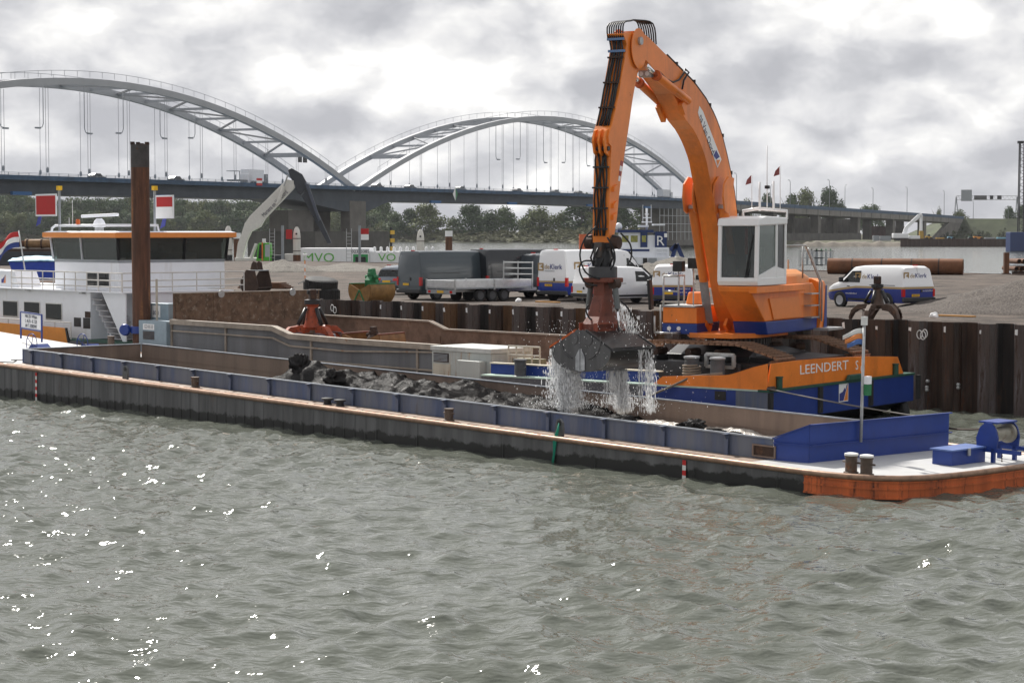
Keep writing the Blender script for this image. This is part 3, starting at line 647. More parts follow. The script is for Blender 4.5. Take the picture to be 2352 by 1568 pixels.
    for q, yy in (((1135,550),.0),((2045,480),.0)):
        c = PF.px(*Z5(*q), 0, .12); g = G(); g.lathe([(.1,0),(.1,.34),(.12,.35),(.12,.38)], (.02, c.y, .03), n=14); g.o('bollard', DKGREEN, t, smooth=35)
    c = PF.px(*Z5(1700,490), 0, .1); g = G(); g.prism([(.0,c.y-.45,.03),(.0,c.y+.5,.03),(.0,c.y+.6,.22),(.0,c.y-.3,.22)], (.12,0,0)); g.o('fairlead', DKGREEN, t, bevel=.03)
    c = PF.px(*Z5(900,582), 0, .1); g = G(); g.tube([(0.02,-.02,.06),(.05,.25,.06)], .08, 8); g.o('fairlead', RUSTD, t)
    # twin bollards on the near side deck with rope turns
    for k, q in enumerate(((425,480),(628,472))):
        c = PF.px(*Z5(*q), 1, 1.0); bollard_at = (c.x, 1.0, .02)
        bb = G(); bb.lathe([(.30,0),(.30,.03),(.23,.04),(.23,.78),(.26,.80)], bollard_at, n=18); bo = bb.o('bollard', mat('bollard dark grey', (.07,.075,.085), .5, var=.3), t, smooth=35)
        cp = G(); cp.lathe([(.255,.803),(.255,.86),(.1,.88)], bollard_at, n=18); cp.o('bollard_cap', GREYP, bo, smooth=35)
        if k == 0:
            g = G(); pts = []
            for i in range(90): a_ = i*.42; pts.append((c.x+.27*math.cos(a_)*(1+.05*math.sin(i)), 1.0+.27*math.sin(a_), .12 + .5*i/90))
            g.tube(pts, .035, 6); o = g.o('mooring_rope', mat('old rope', (.20,.17,.14), .9, var=.3), smooth=True); o.location = PF.o; o.rotation_euler = (0,0,PF.rz); tag(o, 'grey mooring rope wound round the pontoon bollard', 'rope')
    c = PF.px(*Z5(650,650), 1, -.016); g = G(); g.box(c.x-.2,c.x+.2,-.03,-.013,c.z-.14,c.z+.14); g.o('hawse_hole', BLACK, t)
    c = PF.px(1193,885,1,.15); g = G(); g.lathe([(.24,0),(.2,.03),(.2,.5),(.24,.51),(.24,.56)], (c.x,.2,.016), n=16); g.o('bollard', mat('bollard dark grey', (.07,.075,.085), .5), t, smooth=35)
    # grey handrail behind the coaming
    c = PF.px(1168,850,1,1.4); c2 = PF.px(1240,850,1,1.4)
    for zz in (.62,.92): g = G(); g.tube([(c.x,1.4,zz),(c2.x,1.4,zz)], .035, 6); g.o('handrail', mat('cream rail', (.5,.47,.4), .5), t)
    for i in range(5):
        x = c.x + (c2.x-c.x)*i/4; g = G(); g.tube([(x,1.4,.02),(x,1.4,.92)], .03, 6); g.o('rail_post', mat('cream rail', (.5,.47,.4), .5), t)
    g = G(); g.box(c.x+.1,c2.x-.1,1.5,1.9,.02,.5); g.o('grating_box', mat('olive grating', (.2,.19,.13), .7, var=.3), t)
    # tyre fender at the far corner
    c = PF.px(*Z5(2120,790), 0, -.3); g = G(); g.lathe([(.2,-.14),(.42,-.16),(.5,-.1),(.52,0),(.5,.1),(.42,.16),(.2,.14)], (-.3, W_-.35, -1.35), (.6,.8,0), 22); g.o('tyre_fender', RUBBER, t, smooth=True)
    return t
PONT = pontoon()
# ------------------------------------------------------------------ crawler excavator
ringL = PF.px(1695,770,1,4.8); EO = PF.w(ringL); EF = Frame(EO, R(-120))
def Z6(x, y): return N(2200 + x*.44643, y*.44643)
def Z8(x, y): return N(2300 + x*.5102, 300 + y*.5102)
def Z4(x, y): return N(2400 + x*.5102, 700 + y*.5102)
def excavator():
    t = thing('crawler_excavator', 'big orange crawler excavator with white cab and curved boom on the pontoon', 'excavator', EF)
    TRK = mat('rusty track steel', (.20,.115,.07), .7, .2, var=.4, sc=6, rust=.3, rcol=(.08,.045,.03))
    # ---- undercarriage is laid out in the pontoon frame
    M = EF.i @ PF.m
    def pl(q): return M @ Vector(q)
    class PG(G):
        def o(s, *a, **k): s.v = [tuple(pl(q)) for q in s.v]; return G.o(s, *a, **k)
    zt = ringL.z
    def track(y0, y1, x0, x1):
        loop = [(x0+.45,.03),(x1-.55,.03)]
        def arc(cx, cz, r, a0, a1, n): return [(cx+r*math.cos(a0+(a1-a0)*i/n), cz+r*math.sin(a0+(a1-a0)*i/n)) for i in range(n+1)]
        loop = arc(x1-.42,.42,.39,-math.pi/2,math.pi*.38,8) + [(x1-1.45,1.09),(x1-1.65,1.13),(x0+1.9,1.12),(x0+1.4,1.08)] + arc(x0+.5,.50,.47,math.pi*.68,math.pi*1.5,8)
        P = [Vector((x,0,z+.12)) for x, z in loop]; P.append(P[0]); L = [0]
        for a, b in zip(P, P[1:]): L.append(L[-1]+(b-a).length)
        n = int(L[-1]/.24); 
        sh = G(); w = y1-y0; sh.box(-.10,.10,-w/2,w/2,-.04,.02); sh.box(-.08,-.05,-w/2,w/2,.02,.06); sh.box(.04,.07,-w/2,w/2,.02,.05); shm = sh.mesh('track_shoe', TRK)
        for i in range(n):
            s = L[-1]*i/n; k = max(j for j in range(len(L)) if L[j] <= s+1e-6); k = min(k, len(P)-2); f = (s-L[k])/(L[k+1]-L[k]); q = P[k].lerp(P[k+1], f); d = (P[k+1]-P[k]).normalized()
            ob = link('track_shoe', shm, t); mx_ = Matrix.Translation((q.x,(y0+y1)/2,q.z)) @ basis((0,0,0), -d, (0,1,0))
            ob.matrix_local = M @ mx_
        g = PG(); g.box(x0+.5,x1-.6,y0+.16,y1-.16,.16,.62); g.o('track_frame', BLACK, t)
        for x in (x0+.5, x1-.45):
            g = PG(); g.lathe([(.1,-.2),(.34,-.18),(.34,.18),(.1,.2)], (x,(y0+y1)/2,.5 if x < x1-1 else .44), (0,1,0), 20); g.o('track_wheel', TRK, t, smooth=35)
        for i in range(7):
            x = x0+1.0+(x1-x0-2.1)*i/6; g = PG(); g.lathe([(.13,-.3),(.13,.3)], (x,(y0+y1)/2,.18), (0,1,0), 12); g.o('track_roller', RUSTD, t, smooth=35)
        for x in (x0+1.9, x0+3.2, x1-2.5):
            g = PG(); g.lathe([(.13,-.3),(.13,.3)], (x,(y0+y1)/2,.93), (0,1,0), 12); g.o('carrier_roller', RUSTD, t, smooth=35); g = PG(); g.box(x-.1,x+.1,y0+.2,y1-.2,.62,.8); g.o('roller_bracket', BLACK, t)
    track(1.75, 2.85, -7.4, -.60); track(6.6, 7.7, -7.2, -.60)
    g = PG(); cx, cy = ringL.x, ringL.y
    g.prism([(cx+1.6,2.9,.35),(cx+1.6,6.7,.35),(cx+1.6,6.7,.8),(cx+1.3,5.6,1.05),(cx+1.3,4.0,1.05),(cx+1.6,2.9,.8)], (-3.2,0,0)); g.o('centre_frame', BLACK, t, bevel=.03)
    g = PG(); g.prism([(cx+.6,2.9,.4),(-.9,3.1,.35),(-.9,6.5,.35),(cx+.6,6.7,.4),(cx+.6,6.2,1.05),(cx+.6,3.6,1.05)][:3]+[(-.9,6.5,.35),(cx+.6,6.7,.4)], (0,0,.4)); g.o('frame_beam', BLACK, t)
    # near side guard frame and tool box on the track frame
    a = PF.px(*Z5(540,325),1,1.4); b = PF.px(*Z5(755,430),1,1.4)
    for p0, p1 in (((a.x,1.4,a.z),(b.x,1.4,a.z)),((a.x,1.4,a.z),(a.x,1.4,b.z)),((b.x,1.4,a.z),(b.x,1.4,b.z)),((a.x,1.4,b.z),(b.x,1.4,b.z))): g = PG(); g.beam(p0, p1, .1); g.o('step_frame', STEEL, t)
    g = PG(); g.box(-7.6,-2.0,1.55,1.70,.1,.66); g.o('side_beam', mat('dark slate steel', (.03,.032,.038), .4, var=.3), t, bevel=.02)
    # ---- slewing ring and turntable
    g = G(); g.lathe([(1.05,-.30),(1.05,-.02)], (0,0,0), n=40); g.o('slew_ring', BLACK, t, smooth=35)
    tm = G(); tm.box(1.04,1.11,-.03,.03,-.24,-.05); tmm = tm.mesh('ring_tooth', mat('ring tooth', (.09,.085,.08), .5, .4))
    for i in range(48): o = link('ring_tooth', tmm, t); o.rotation_euler.z = i*2*math.pi/48
    g = G(); g.prism([(2.2,-.75,0),(2.2,.75,0),(1.2,1.3,0),(-1.2,1.3,0),(-1.8,.9,0),(-1.8,-.9,0),(-1.2,-1.3,0),(1.2,-1.3,0)], (0,0,.16)); g.o('turntable', ORANGE, t, bevel=.02)
    # ---- house, left side pod under the cab with blue skirt
    lower = [(2.62,.55),(2.35,.18),(-2.9,.18),(-3.1,.6),(-3.1,1.55),(-2.5,1.72),(2.85,1.72)]
    def podprism(y0, y1, pts): return [(x, y0, z) for x, z in pts], (0, y1-y0, 0)
    g = G(); g.prism(*podprism(.5, 1.62, [(1.55,.55),(-3.0,.55),(-3.05,1.4),(-2.6,1.72),(2.80,1.72),(2.76,1.55)])); g.o('cab_pod', ORANGE, t, bevel=.04)
    g = G(); g.prism(*podprism(.48, 1.64, [(1.35,.12),(-2.95,.12),(-3.02,.546),(1.55,.546)])); g.o('pod_skirt', BLUE, t, bevel=.03)
    g = G(); g.prism(*podprism(1.60, 1.88, [(2.84,1.50),(-1.3,1.50),(-1.3,1.72),(2.86,1.72)])); g.o('cab_sill', ORANGE, t, bevel=.02)
    g = G(); g.prism([(.9,1.625,.60),(1.3,1.625,1.30),(-1.2,1.625,1.30),(-1.5,1.625,.60)], (0,.04,0)); g.o('access_panel', mat('orange panel', (.78,.235,.04), .35, var=.05), t, bevel=.01)
    g = G(); g.box(-3.05,.2,-.6,.49,.15,1.55); g.o('house_body', ORANGE, t, bevel=.03)
    # right hand pod (far side of the boom) with platform
    g = G(); g.box(.2,1.95,-1.85,-.62,.45,.98); rp = g.o('right_pod', ORANGE, t, bevel=.03)
    g = G(); g.box(.2,1.97,-1.87,-.60,.10,.446); g.o('pod_skirt', BLUE, t, bevel=.02)
    g = G(); g.box(.1,1.99,-1.9,-.66,.983,1.04); g.o('platform', STEEL, t)
    g = G(); g.prism([(.25,-1.5,1.045),(.95,-1.5,1.045),(.75,-1.5,1.45),(.25,-1.5,1.45)], (0,.6,0)); g.o('valve_cover', ORANGE, t, bevel=.05)
    for y in (-1.6,-1.25): g = G(); g.lathe([(.07,0),(.07,.03)], (1.972,y,.28), (1,0,0), 12); g.o('work_lamp', TXT_W, t)
    rails = [((1.9,-1.85,1.0),(1.9,-1.85,2.0)),((1.9,-1.3,1.0),(1.9,-1.3,2.0)),((1.9,-1.85,2.0),(1.9,-1.3,2.0)),((1.9,-1.85,1.5),(1.9,-1.3,1.5)),((.3,-1.85,1.0),(.3,-1.85,2.0)),((.3,-1.85,2.0),(1.9,-1.85,2.0)),((2.0,-1.9,.15),(2.45,-1.9,.15)),((2.45,-1.9,.15),(2.45,-1.9,.7)),((2.0,-1.2,.15),(2.45,-1.2,.15)),((2.45,-1.9,.15),(2.45,-1.2,.15)),((2.0,-1.9,.15),(2.0,-1.9,1.05))]
    for a, b in rails: g = G(); g.tube([a, b], .035, 6); g.o('handrail', STEEL, t, smooth=True)
    for x, y, h in ((1.7,-1.5,2.5),(1.4,-1.1,2.6)): g = G(); g.box(x,x+.25,y,y+.35,h-.35,h); g.o('side_lamp', BLACK, t, bevel=.02); g = G(); g.tube([(x+.1,y+.15,1.0),(x+.1,y+.15,h-.35)],.025,6); g.o('lamp_post', STEEL, t)
    g = G(); g.beam((2.3,-2.1,.9),(2.45,-2.1,1.9),.10,.25); g.o('wing_mirror', BLACK, t, bevel=.03)
    # counterweight and engine hood
    cw = []
    for x in (-3.05,-3.5,-3.85,-3.98): pass
    g = G(); ring = lambda z, s: [(-3.02,-1.75*s,z),(-3.6,-1.75*s,z),(-3.95,-1.25*s,z),(-4.05,0,z),(-3.95,1.25*s,z),(-3.6,1.75*s,z),(-3.02,1.75*s,z)]
    g.loft([ring(.15,.98), ring(.5,1), ring(1.5,1), ring(1.75,.94), ring(1.85,.8)]); g.o('counterweight', ORANGE, t, smooth=40)
    g = G(); g.prism([(-3.30,1.756,.15),(-3.58,1.756,.15),(-3.58,1.756,1.62),(-3.46,1.756,1.62)], (0,.008,0)); g.o('blue_stripe', BLUE, t)
    g = G(); sec = lambda x, s: [(x,-1.5*s,1.56),(x,1.45*s,1.56),(x,1.4*s,1.9*s+.1),(x,1.1*s,2.12*s+.06),(x,-1.1*s,2.12*s+.06),(x,-1.4*s,1.9*s+.1)]
    g.loft([sec(-3.0,.95), sec(-2.4,1), sec(-.6,1)]); g.o('engine_hood', mat('sun bleached orange', (.78,.30,.09), .45, var=.06), t, bevel=.06)
    g = G(); g.box(-1.6,.1,.55,1.45,1.70,1.98); g.o('tool_box', mat('sun bleached orange', (.78,.30,.09), .45), t, bevel=.02)
    # rear ladder, steps and rails
    for i, z in enumerate((.55,.95,1.35)):
        g = G(); g.box(-2.45,-1.75,1.66,1.92,z,z+.04); g.o('step', STEEL, t)
    g = G(); g.box(-3.9,-2.5,1.70,2.25,.10,.18); g.o('foot_board', STEEL, t)
    for pts in ([(-2.5,1.9,.5),(-2.52,1.9,1.8),(-1.6,1.75,3.0),(-.35,1.6,3.0)], [(-3.0,1.8,.4),(-3.0,1.8,1.7),(-2.1,1.65,2.9)], [(-1.6,1.65,1.9),(-1.6,1.65,3.0)], [(-2.9,-.2,1.9),(-2.9,-.2,2.5),(-1.9,-.2,2.5),(-1.9,-.2,1.9)], [(-2.9,.6,1.9),(-2.9,.6,2.5),(-1.9,.6,2.5),(-1.9,.6,1.9)]):
        g = G(); g.tube(pts, .03, 6); g.o('handrail', STEEL, t, smooth=True)
    # ---- cab
    x0, x1, y0, y1, z0, z1 = .42, 2.85, .50, 1.90, 1.74, 3.92
    CW = mat('cab white', (.82,.83,.83), .3, var=.03)
    # corner posts and panels leave real window openings
    def post(nm, pts, ext): g = G(); g.prism(pts, ext); return g.o(nm, CW, cabp, bevel=.025)
    g = G(); g.prism([(x0,y0,z0),(x1-.08,y0,z0),(x1,y0,z0+.14),(x1,y0,z0+.26),(x0,y0,z0+.26)], (0,y1-y0,0)); cabp = g.o('cab_base', CW, t, bevel=.03)
    g = G(); g.prism([(x0-.02,y0-.02,z1-.22),(x1-.02,y0-.02,z1-.28),(x1-.10,y0-.02,z1-.04),(x1-.7,y0-.02,z1+.04),(x0-.02,y0-.02,z1)], (0,y1-y0+.04,0)); g.o('cab_roof', CW, cabp, bevel=.04)
    for y in (y0, y1-.13): post('cab_post', [(x1-.12,y,z0+.24),(x1,y,z0+.24),(x1-.06,y,z1-.2),(x1-.18,y,z1-.2)], (0,.13,0))
    for x, w in ((1.18,.13),(x0,.14)): post('cab_post', [(x,y1-.10,z0+.24),(x+w,y1-.10,z0+.24),(x+w,y1-.10,z1-.2),(x,y1-.10,z1-.2)], (0,.10,0))
    post('cab_post', [(x0,y0,z0+.2),(x0+.14,y0,z0+.2),(x0+.14,y0,z1-.2),(x0,y0,z1-.2)], (0,.12,0))
    g = G(); g.prism([(1.3,y1-.06,z0+.25),(x1-.1,y1-.06,z0+.25),(x1-.1,y1-.06,z0+.32),(1.3,y1-.06,z0+.62)], (0,.05,0)); g.o('door_lower_panel', CW, cabp)
    GL = mat('clear tinted glass', (.35,.40,.38), .02, var=.02, trans=.92, spec=.5)
    g = G(); g.prism([(x1-.07,y0+.12,z0+.26),(x1-.07,y1-.12,z0+.26),(x1-.12,y1-.12,z1-.25),(x1-.12,y0+.12,z1-.25)], (-.02,0,0)); g.o('front_window', GL, cabp)
    GL2 = mat('clear green glass', (.30,.40,.35), .02, var=.02, trans=.85, spec=.6)
    g = G(); g.prism([(1.31,y1-.05,z0+.62),(x1-.12,y1-.05,z0+.32),(x1-.18,y1-.05,z1-.22),(1.31,y1-.05,z1-.20)], (0,-.02,0)); g.o('door_window', GL2, cabp)
    g = G(); g.prism([(x0+.14,y1-.05,z0+.5),(1.18,y1-.05,z0+.58),(1.18,y1-.05,z1-.2),(x0+.14,y1-.05,z1-.2)], (0,-.02,0)); g.o('side_window', GLASS, cabp)
    g = G(); g.prism([(x0+.14,y1-.06,z0+.2),(1.18,y1-.06,z0+.2),(1.18,y1-.06,z0+.58),(x0+.14,y1-.06,z0+.5)], (0,.05,0)); g.o('side_lower_panel', CW, cabp)
    g = G(); g.box(x0+.02,x0+.04,y0+.1,y1-.1,z0+.2,z1-.2); g.o('rear_panel', BLACK, cabp)
    g = G(); g.box(x0+.15,x1-.15,y0+.02,y0+.04,z0+.26,z1-.22); g.o('side_window', GLASS, cabp)
    g = G(); g.box(x1-.75,x1-.55,y0+.1,y0+.4,z0+.3,z0+1.0); g.box(x1-.6,x1-.5,y1-.4,y1-.2,z0+.3,z0+.85); g.o('control_console', BLACK, cabp, bevel=.03)
    g = G(); g.tube([(x1-.02,y1-.45,z0+.18),(x1-.05,y1-.33,z0+.9),(x1-.09,y1-.2,z1-.55)], .02, 6); g.tube([(x1-.02,y1-.38,z0+.18),(x1-.04,y1-.30,z0+.8)], .018, 6); g.o('wiper', BLACK, cabp)
    g = G(); g.box(1.2,1.75,.95,1.45,z0+.3,z0+.5); g.box(1.2,1.32,.95,1.45,z0+.5,z0+1.2); g.o('operator_seat', mat('seat fabric', (.05,.05,.06), .9), cabp, bevel=.04)
    g = G(); g.beam((x1-.25,y1-.5,z1-.35),(x1-.32,y1-.52,z0+1.0),.1,.02); g.o('pennant', mat('red cloth', (.5,.05,.03), .9), cabp)
    # roof rack with antennas and pennants
    g = G(); rr = [(x0-.1,y1-.05,z1-.05),(x0-.1,y1-.05,z1+.22),(x0+.02,y0+.4,z1+.3),(x0+.02,y0-.15,z1+.22),(x0+.02,y0-.15,z1)]; g.tube(rr, .055, 8); rk = g.o('roof_rack', CW, cabp, smooth=True)
    for px_, pt, r_ in ((1727,400,.015),(1745,418,.045),(1762,335,.02),(1777,416,.045),(1792,380,.015)):
        q = EF.px(px_, 478, 0, x0); qt = EF.px(px_, pt, 0, x0); g = G(); g.tube([(x0,q.y,z1+.22),(x0,qt.y,max(qt.z, z1+.8))], [r_, r_*.8], 8); an = g.o('antenna', TXT_W, cabp, smooth=True)
        if px_ in (1727, 1792):
            g = G(); zt_ = max(qt.z, z1+.8); V = [(x0, qt.y-.02, zt_-.03),(x0, qt.y-.02, zt_-.30),(x0+.06,qt.y-.2,zt_-.36),(x0+.02,qt.y-.16,zt_-.18)]; g.prism(V, (.012,0,0)); g.o('antenna_pennant', mat('pennant cloth', (.25,.08,.08) if px_ == 1727 else (.12,.1,.13), .9), an)
        if px_ == 1762: g = G(); g.lathe([(.02,-.06),(.09,-.05),(.09,.05),(.02,.06)], (x0,q.y,z1+1.0), n=10); g.o('gps_receiver', BLACK, an)
    # ---- boom
    bw = .31
    def pr(fn, pts, y): return [EF.px(*fn(*q), 1, y) for q in pts]
    outer = pr(Z6, [(800,275),(880,330),(990,440),(1160,610),(1290,740),(1400,890),(1480,1040),(1540,1200),(1590,1400),(1625,1568)], bw) + pr(Z8, [(1250,900),(1275,1110)], bw)
    inner = pr(Z6, [(780,480),(865,545),(1000,700),(1110,850),(1210,1070),(1290,1170),(1350,1290),(1400,1430),(1420,1540)], bw) + pr(Z8, [(1060,830)], bw)
    foot = [Vector((.55,bw,1.6)), Vector((.25,bw,.85)), Vector((.5,bw,.5)), Vector((.9,bw,.5)), Vector((1.25,bw,.95)), Vector((2.35,bw,3.6))]
    pts = outer + foot + inner[::-1]
    g = G(); tri = []
    n1 = len(outer); 
    # box section as quads between outer and inner edges, resampled
    O_ = outer + foot[:3]; I_ = inner + [foot[5], foot[4], foot[3]]
    def resample(P, n):
        L = [0]
        for a, b in zip(P, P[1:]): L.append(L[-1]+(b-a).length)
        out = []
        for i in range(n):
            s = L[-1]*i/(n-1); k = 0
            while k < len(L)-2 and L[k+1] < s: k += 1
            out.append(P[k].lerp(P[k+1], (s-L[k])/max(1e-6, L[k+1]-L[k])))
        return out
    O_ = resample(O_, 40); I_ = resample(I_, 40)
    rings = [[Vector((a.x,bw,a.z)), Vector((b.x,bw,b.z)), Vector((b.x,-bw,b.z)), Vector((a.x,-bw,a.z))] for a, b in zip(O_, I_)]
    g.loft(rings); g.o('boom', ORANGE, t, bevel=.012)
    for y in (bw+.004, -bw-.034):
        g = G(); c = EF.px(*Z6(800,430), 1, bw+.03); ctr = Vector((c.x,0,c.z)); e = []
        for k in range(20):
            a = k*2*math.pi/20; e.append((ctr.x + .50*math.cos(a), y, ctr.z + (.62 if math.sin(a) < 0 else .58)*math.sin(a)))
        g.prism(e, (0,.03,0)); g.o('boom_tip_plate', ORANGE, t, bevel=.008)
    g = G(); g.tube([(ctr.x,-.42,ctr.z+.2),(ctr.x,.42,ctr.z+.2)], .12, 14); g.o('boom_pin', STEEL, t, smooth=35)
    # name board on the boom
    nb = pr(Z6, [(1338,950),(1325,1010),(1335,1050),(1500,1505),(1535,1430),(1370,1000)], bw+.004)
    g = G(); g.prism(nb, (0,.006,0)); nbo = g.o('name_board', TXT_W, t)
    a, b = pr(Z6, [(1350,1040),(1462,1372)], bw+.012); d = b-a; h_ = .34
    text('ns Van Oord', h_, 'board_lettering', TXT_K, nbo, basis((a+b)/2, d, Vector((d.z,0,-d.x))), .003, sx=d.length/(h_*5.0))
    w1 = pr(Z6, [(1488,1345),(1520,1405),(1490,1430),(1465,1395)], bw+.014); g = G(); g.prism(w1, (0,.004,0)); g.o('board_emblem', mat('emblem blue', (.04,.05,.22), .5), nbo)
    w1 = pr(Z6, [(1490,1435),(1525,1432),(1502,1490)], bw+.014); g = G(); g.prism(w1, (0,.004,0)); g.o('board_emblem', mat('emblem orange', (.75,.24,.05), .5), nbo)
    # hydraulic pipes along the back of the boom with clamps
    for y in (-.18,-.06,.06,.18,.27):
        g = G(); g.tube([Vector((p.x,y,p.z)) + (p-q).normalized()*.06 for p, q in zip(O_[6:34], I_[6:34])], .028, 6); g.o('hydraulic_pipe', HOSE, t, smooth=True)
    for i in range(8, 34, 4):
        p, q = O_[i], I_[i]; dd = (p-q).normalized(); c = p + dd*.05; g = G(); g.beam((c.x,-.3,c.z),(c.x,.33,c.z),.07,.12); g.o('pipe_clamp', BLACK, t)
    # ears for the boom cylinders
    earL = EF.px(*Z8(1150,1040), 1, .62); earR = EF.px(*Z8(940,1040), 1, -.62); ear = Vector(((earL.x+earR.x)/2, 0, (earL.z+earR.z)/2)); print('EAR', earL, earR)
    for y in (bw+.02, bw+.36, -bw-.09, -bw-.43):
        g = G(); e = [(ear.x-.42,y,ear.z+.95),(ear.x+.02,y,ear.z+1.0),(ear.x+.36,y,ear.z+.75),(ear.x+.42,y,ear.z+.35),(ear.x+.3,y,ear.z-.1),(ear.x+.1,y,ear.z-.2),(ear.x-.12,y,ear.z-.1),(ear.x-.3,y,ear.z+.3)]; g.prism(e, (0,.06,0)); g.o('cylinder_ear', ORANGE, t, bevel=.01)
    for s in (1,-1):
        y = s*(bw+.22); a = Vector((ear.x,y,ear.z)); b = Vector((1.0,y,.40)); m1 = a.lerp(b,.08); m2 = a.lerp(b,.62)
        g = G(); g.tube([a+Vector((0,-.13,0)), a+Vector((0,.13,0))], .1, 12); g.o('cylinder_pin', STEEL, t, smooth=35)
        g = G(); g.tube([m2, b], .075, 12); g.o('cylinder_rod', CHROME, t, smooth=True)
        g = G(); g.tube([a, m2], .17, 16); g.o('boom_cylinder', ORANGE, t, smooth=40)
        gd = (b-m2).normalized(); g = G(); g.beam(m2 + Vector((.16,0,.25)), b + Vector((.18,0,.05)), .30, .03, up=(1,0,.3)); g.o('rod_guard', mat('guard grey', (.24,.245,.25), .5, var=.25), t)
    for k, (p_, q_) in enumerate((((.9,-.62,.2),(1.25,-.62,.5)),((.9,.1,.2),(1.25,.1,.5)),((.9,.46,.2),(1.25,.46,.5)))): g = G(); g.beam(p_, q_, .1, .3); g.o('pivot_lug', ORANGE, t)
    # ---- stick
    sw = .27
    fr_ = pr(Z6, [(655,300),(690,400),(665,560),(640,700),(612,880),(560,1110),(538,1170)], sw)
    kn = pr(Z6, [(522,1230),(530,1300)], sw)
    fr2 = pr(Z8, [(285,560),(280,700),(275,850),(270,1000),(268,1180),(268,1315)], sw)
    re_ = pr(Z6, [(730,290),(800,400),(800,600),(765,760),(740,900),(715,1080),(690,1250),(665,1410)], sw) + pr(Z8, [(383,670),(360,830),(345,960),(330,1130),(315,1220),(300,1310)], sw)
    A = resample(fr_+kn+fr2, 34); B_ = resample(re_, 34)
    rings = [[Vector((a.x,sw,a.z)), Vector((b.x,sw,b.z)), Vector((b.x,-sw,b.z)), Vector((a.x,-sw,a.z))] for a, b in zip(A, B_)]
    g = G(); g.loft(rings); g.o('stick', ORANGE, t, bevel=.01)
    kc = A[17]
    for y in (-.2,-.02,.16):
        g = G(); zc = EF.px(*Z8(225,520),1,0).z; xc = EF.px(*Z8(285,560),1,sw).x; e = [(xc-.1,y,zc+.38),(xc+.22,y,zc+.30),(xc+.34,y,zc),(xc+.24,y,zc-.35),(xc+.05,y,zc-.45),(xc-.1,y,zc-.2)]; g.prism(e, (0,.06,0)); g.o('stick_lug', ORANGE, t, bevel=.01)
    g = G(); g.tube([(xc+.12,-.24,zc-.22),(xc+.12,.26,zc-.22)], .07, 10); g.o('lug_pin', BLACK, t)
    # warning stripes and lugs on the stick side
    st_ = pr(Z8, [(358,670),(378,680),(352,835),(338,830)], sw+.003)
    for k in range(4):
        a0, a1 = st_[0].lerp(st_[3], k/4), st_[0].lerp(st_[3], (k+1)/4); b0, b1 = st_[1].lerp(st_[2], k/4), st_[1].lerp(st_[2], (k+1)/4); g = G(); g.prism([a0,b0,b1,a1], (0,.005,0)); g.o('warning_stripe', TXT_W if k % 2 else mat('stripe red', (.35,.08,.08), .6), t)
    for q in ((305,890),(303,1020),(300,1110)):
        c = EF.px(*Z8(*q),1,sw); g = G(); g.prism([(c.x-.12,sw,c.z+.12),(c.x+.1,sw,c.z+.04),(c.x+.12,sw,c.z-.10),(c.x-.1,sw,c.z-.04)], (0,.07,0)); g.o('weld_lug', ORANGE, t)
    # hoses down the front of the stick
    for k, y in enumerate((-.2,-.12,-.05,.05,.12,.19)):
        P = [A[i] + Vector((.055+.02*math.sin(i*1.7+k), y + .02*math.sin(i*.9+k*2), 0)) for i in list(range(1,16,2))]
        P = [Vector((p.x, p.y - sw, p.z)) + Vector((0, sw, 0)) if False else Vector((p.x, y+.02*math.sin(i+k), p.z)) for i, p in enumerate(P)]
        g = G(); g.tube(P, .03, 6); g.o('hydraulic_hose', HOSE, t, smooth=True)
    for k, y in enumerate((-.17,-.08,0,.08,.16)):
        P = [Vector((A[i].x + .06 + .025*math.sin(i*1.3+k*2), y + .035*math.sin(i*1.1+k*1.7), A[i].z)) for i in range(20, 33)]
        g = G(); g.tube(P, .03, 6); g.o('hydraulic_hose', HOSE, t, smooth=True)
    for i in (4,8,12,22,25,28,31):
        g = G(); g.beam((A[i].x+.09,-.25,A[i].z),(A[i].x+.09,.25,A[i].z),.08,.05); g.o('hose_clamp', RUSTD if i < 14 else BLACK, t)
    for i in (1,3): g = G(); g.beam((A[i].x+.08,-.27,A[i].z),(A[i].x+.08,.27,A[i].z),.07,.07); g.o('hose_manifold', mat('blue steel', (.12,.2,.36), .5), t)
    # hose loops over the boom tip
    top0 = O_[5]
    for k in range(8):
        y = -.26 + k*.07; s = A[1]; apex = EF.px(*Z6(700 + k*4,172),1,y)
        P = [Vector((s.x+.06,y,s.z)), Vector((s.x+.02,y,s.z+.45)), Vector((apex.x+.05,y,apex.z-.06)), Vector((apex.x-.35,y,apex.z)), Vector((top0.x+.55,y,O_[2].z+.45)), Vector((O_[4].x,y,O_[4].z+.08))]
        Q = []
        for i in range(len(P)-1):
            p0, p1, p2, p3 = P[max(0,i-1)], P[i], P[i+1], P[min(len(P)-1,i+2)]
            for u in (0,.25,.5,.75): Q.append(.5*((2*p1)+(p2-p0)*u+(2*p0-5*p1+4*p2-p3)*u*u+(3*p1-p0-3*p2+p3)*u**3))
        Q.append(P[-1]); g = G(); g.tube(Q, .025, 6); g.o('hydraulic_hose', HOSE, t, smooth=True)
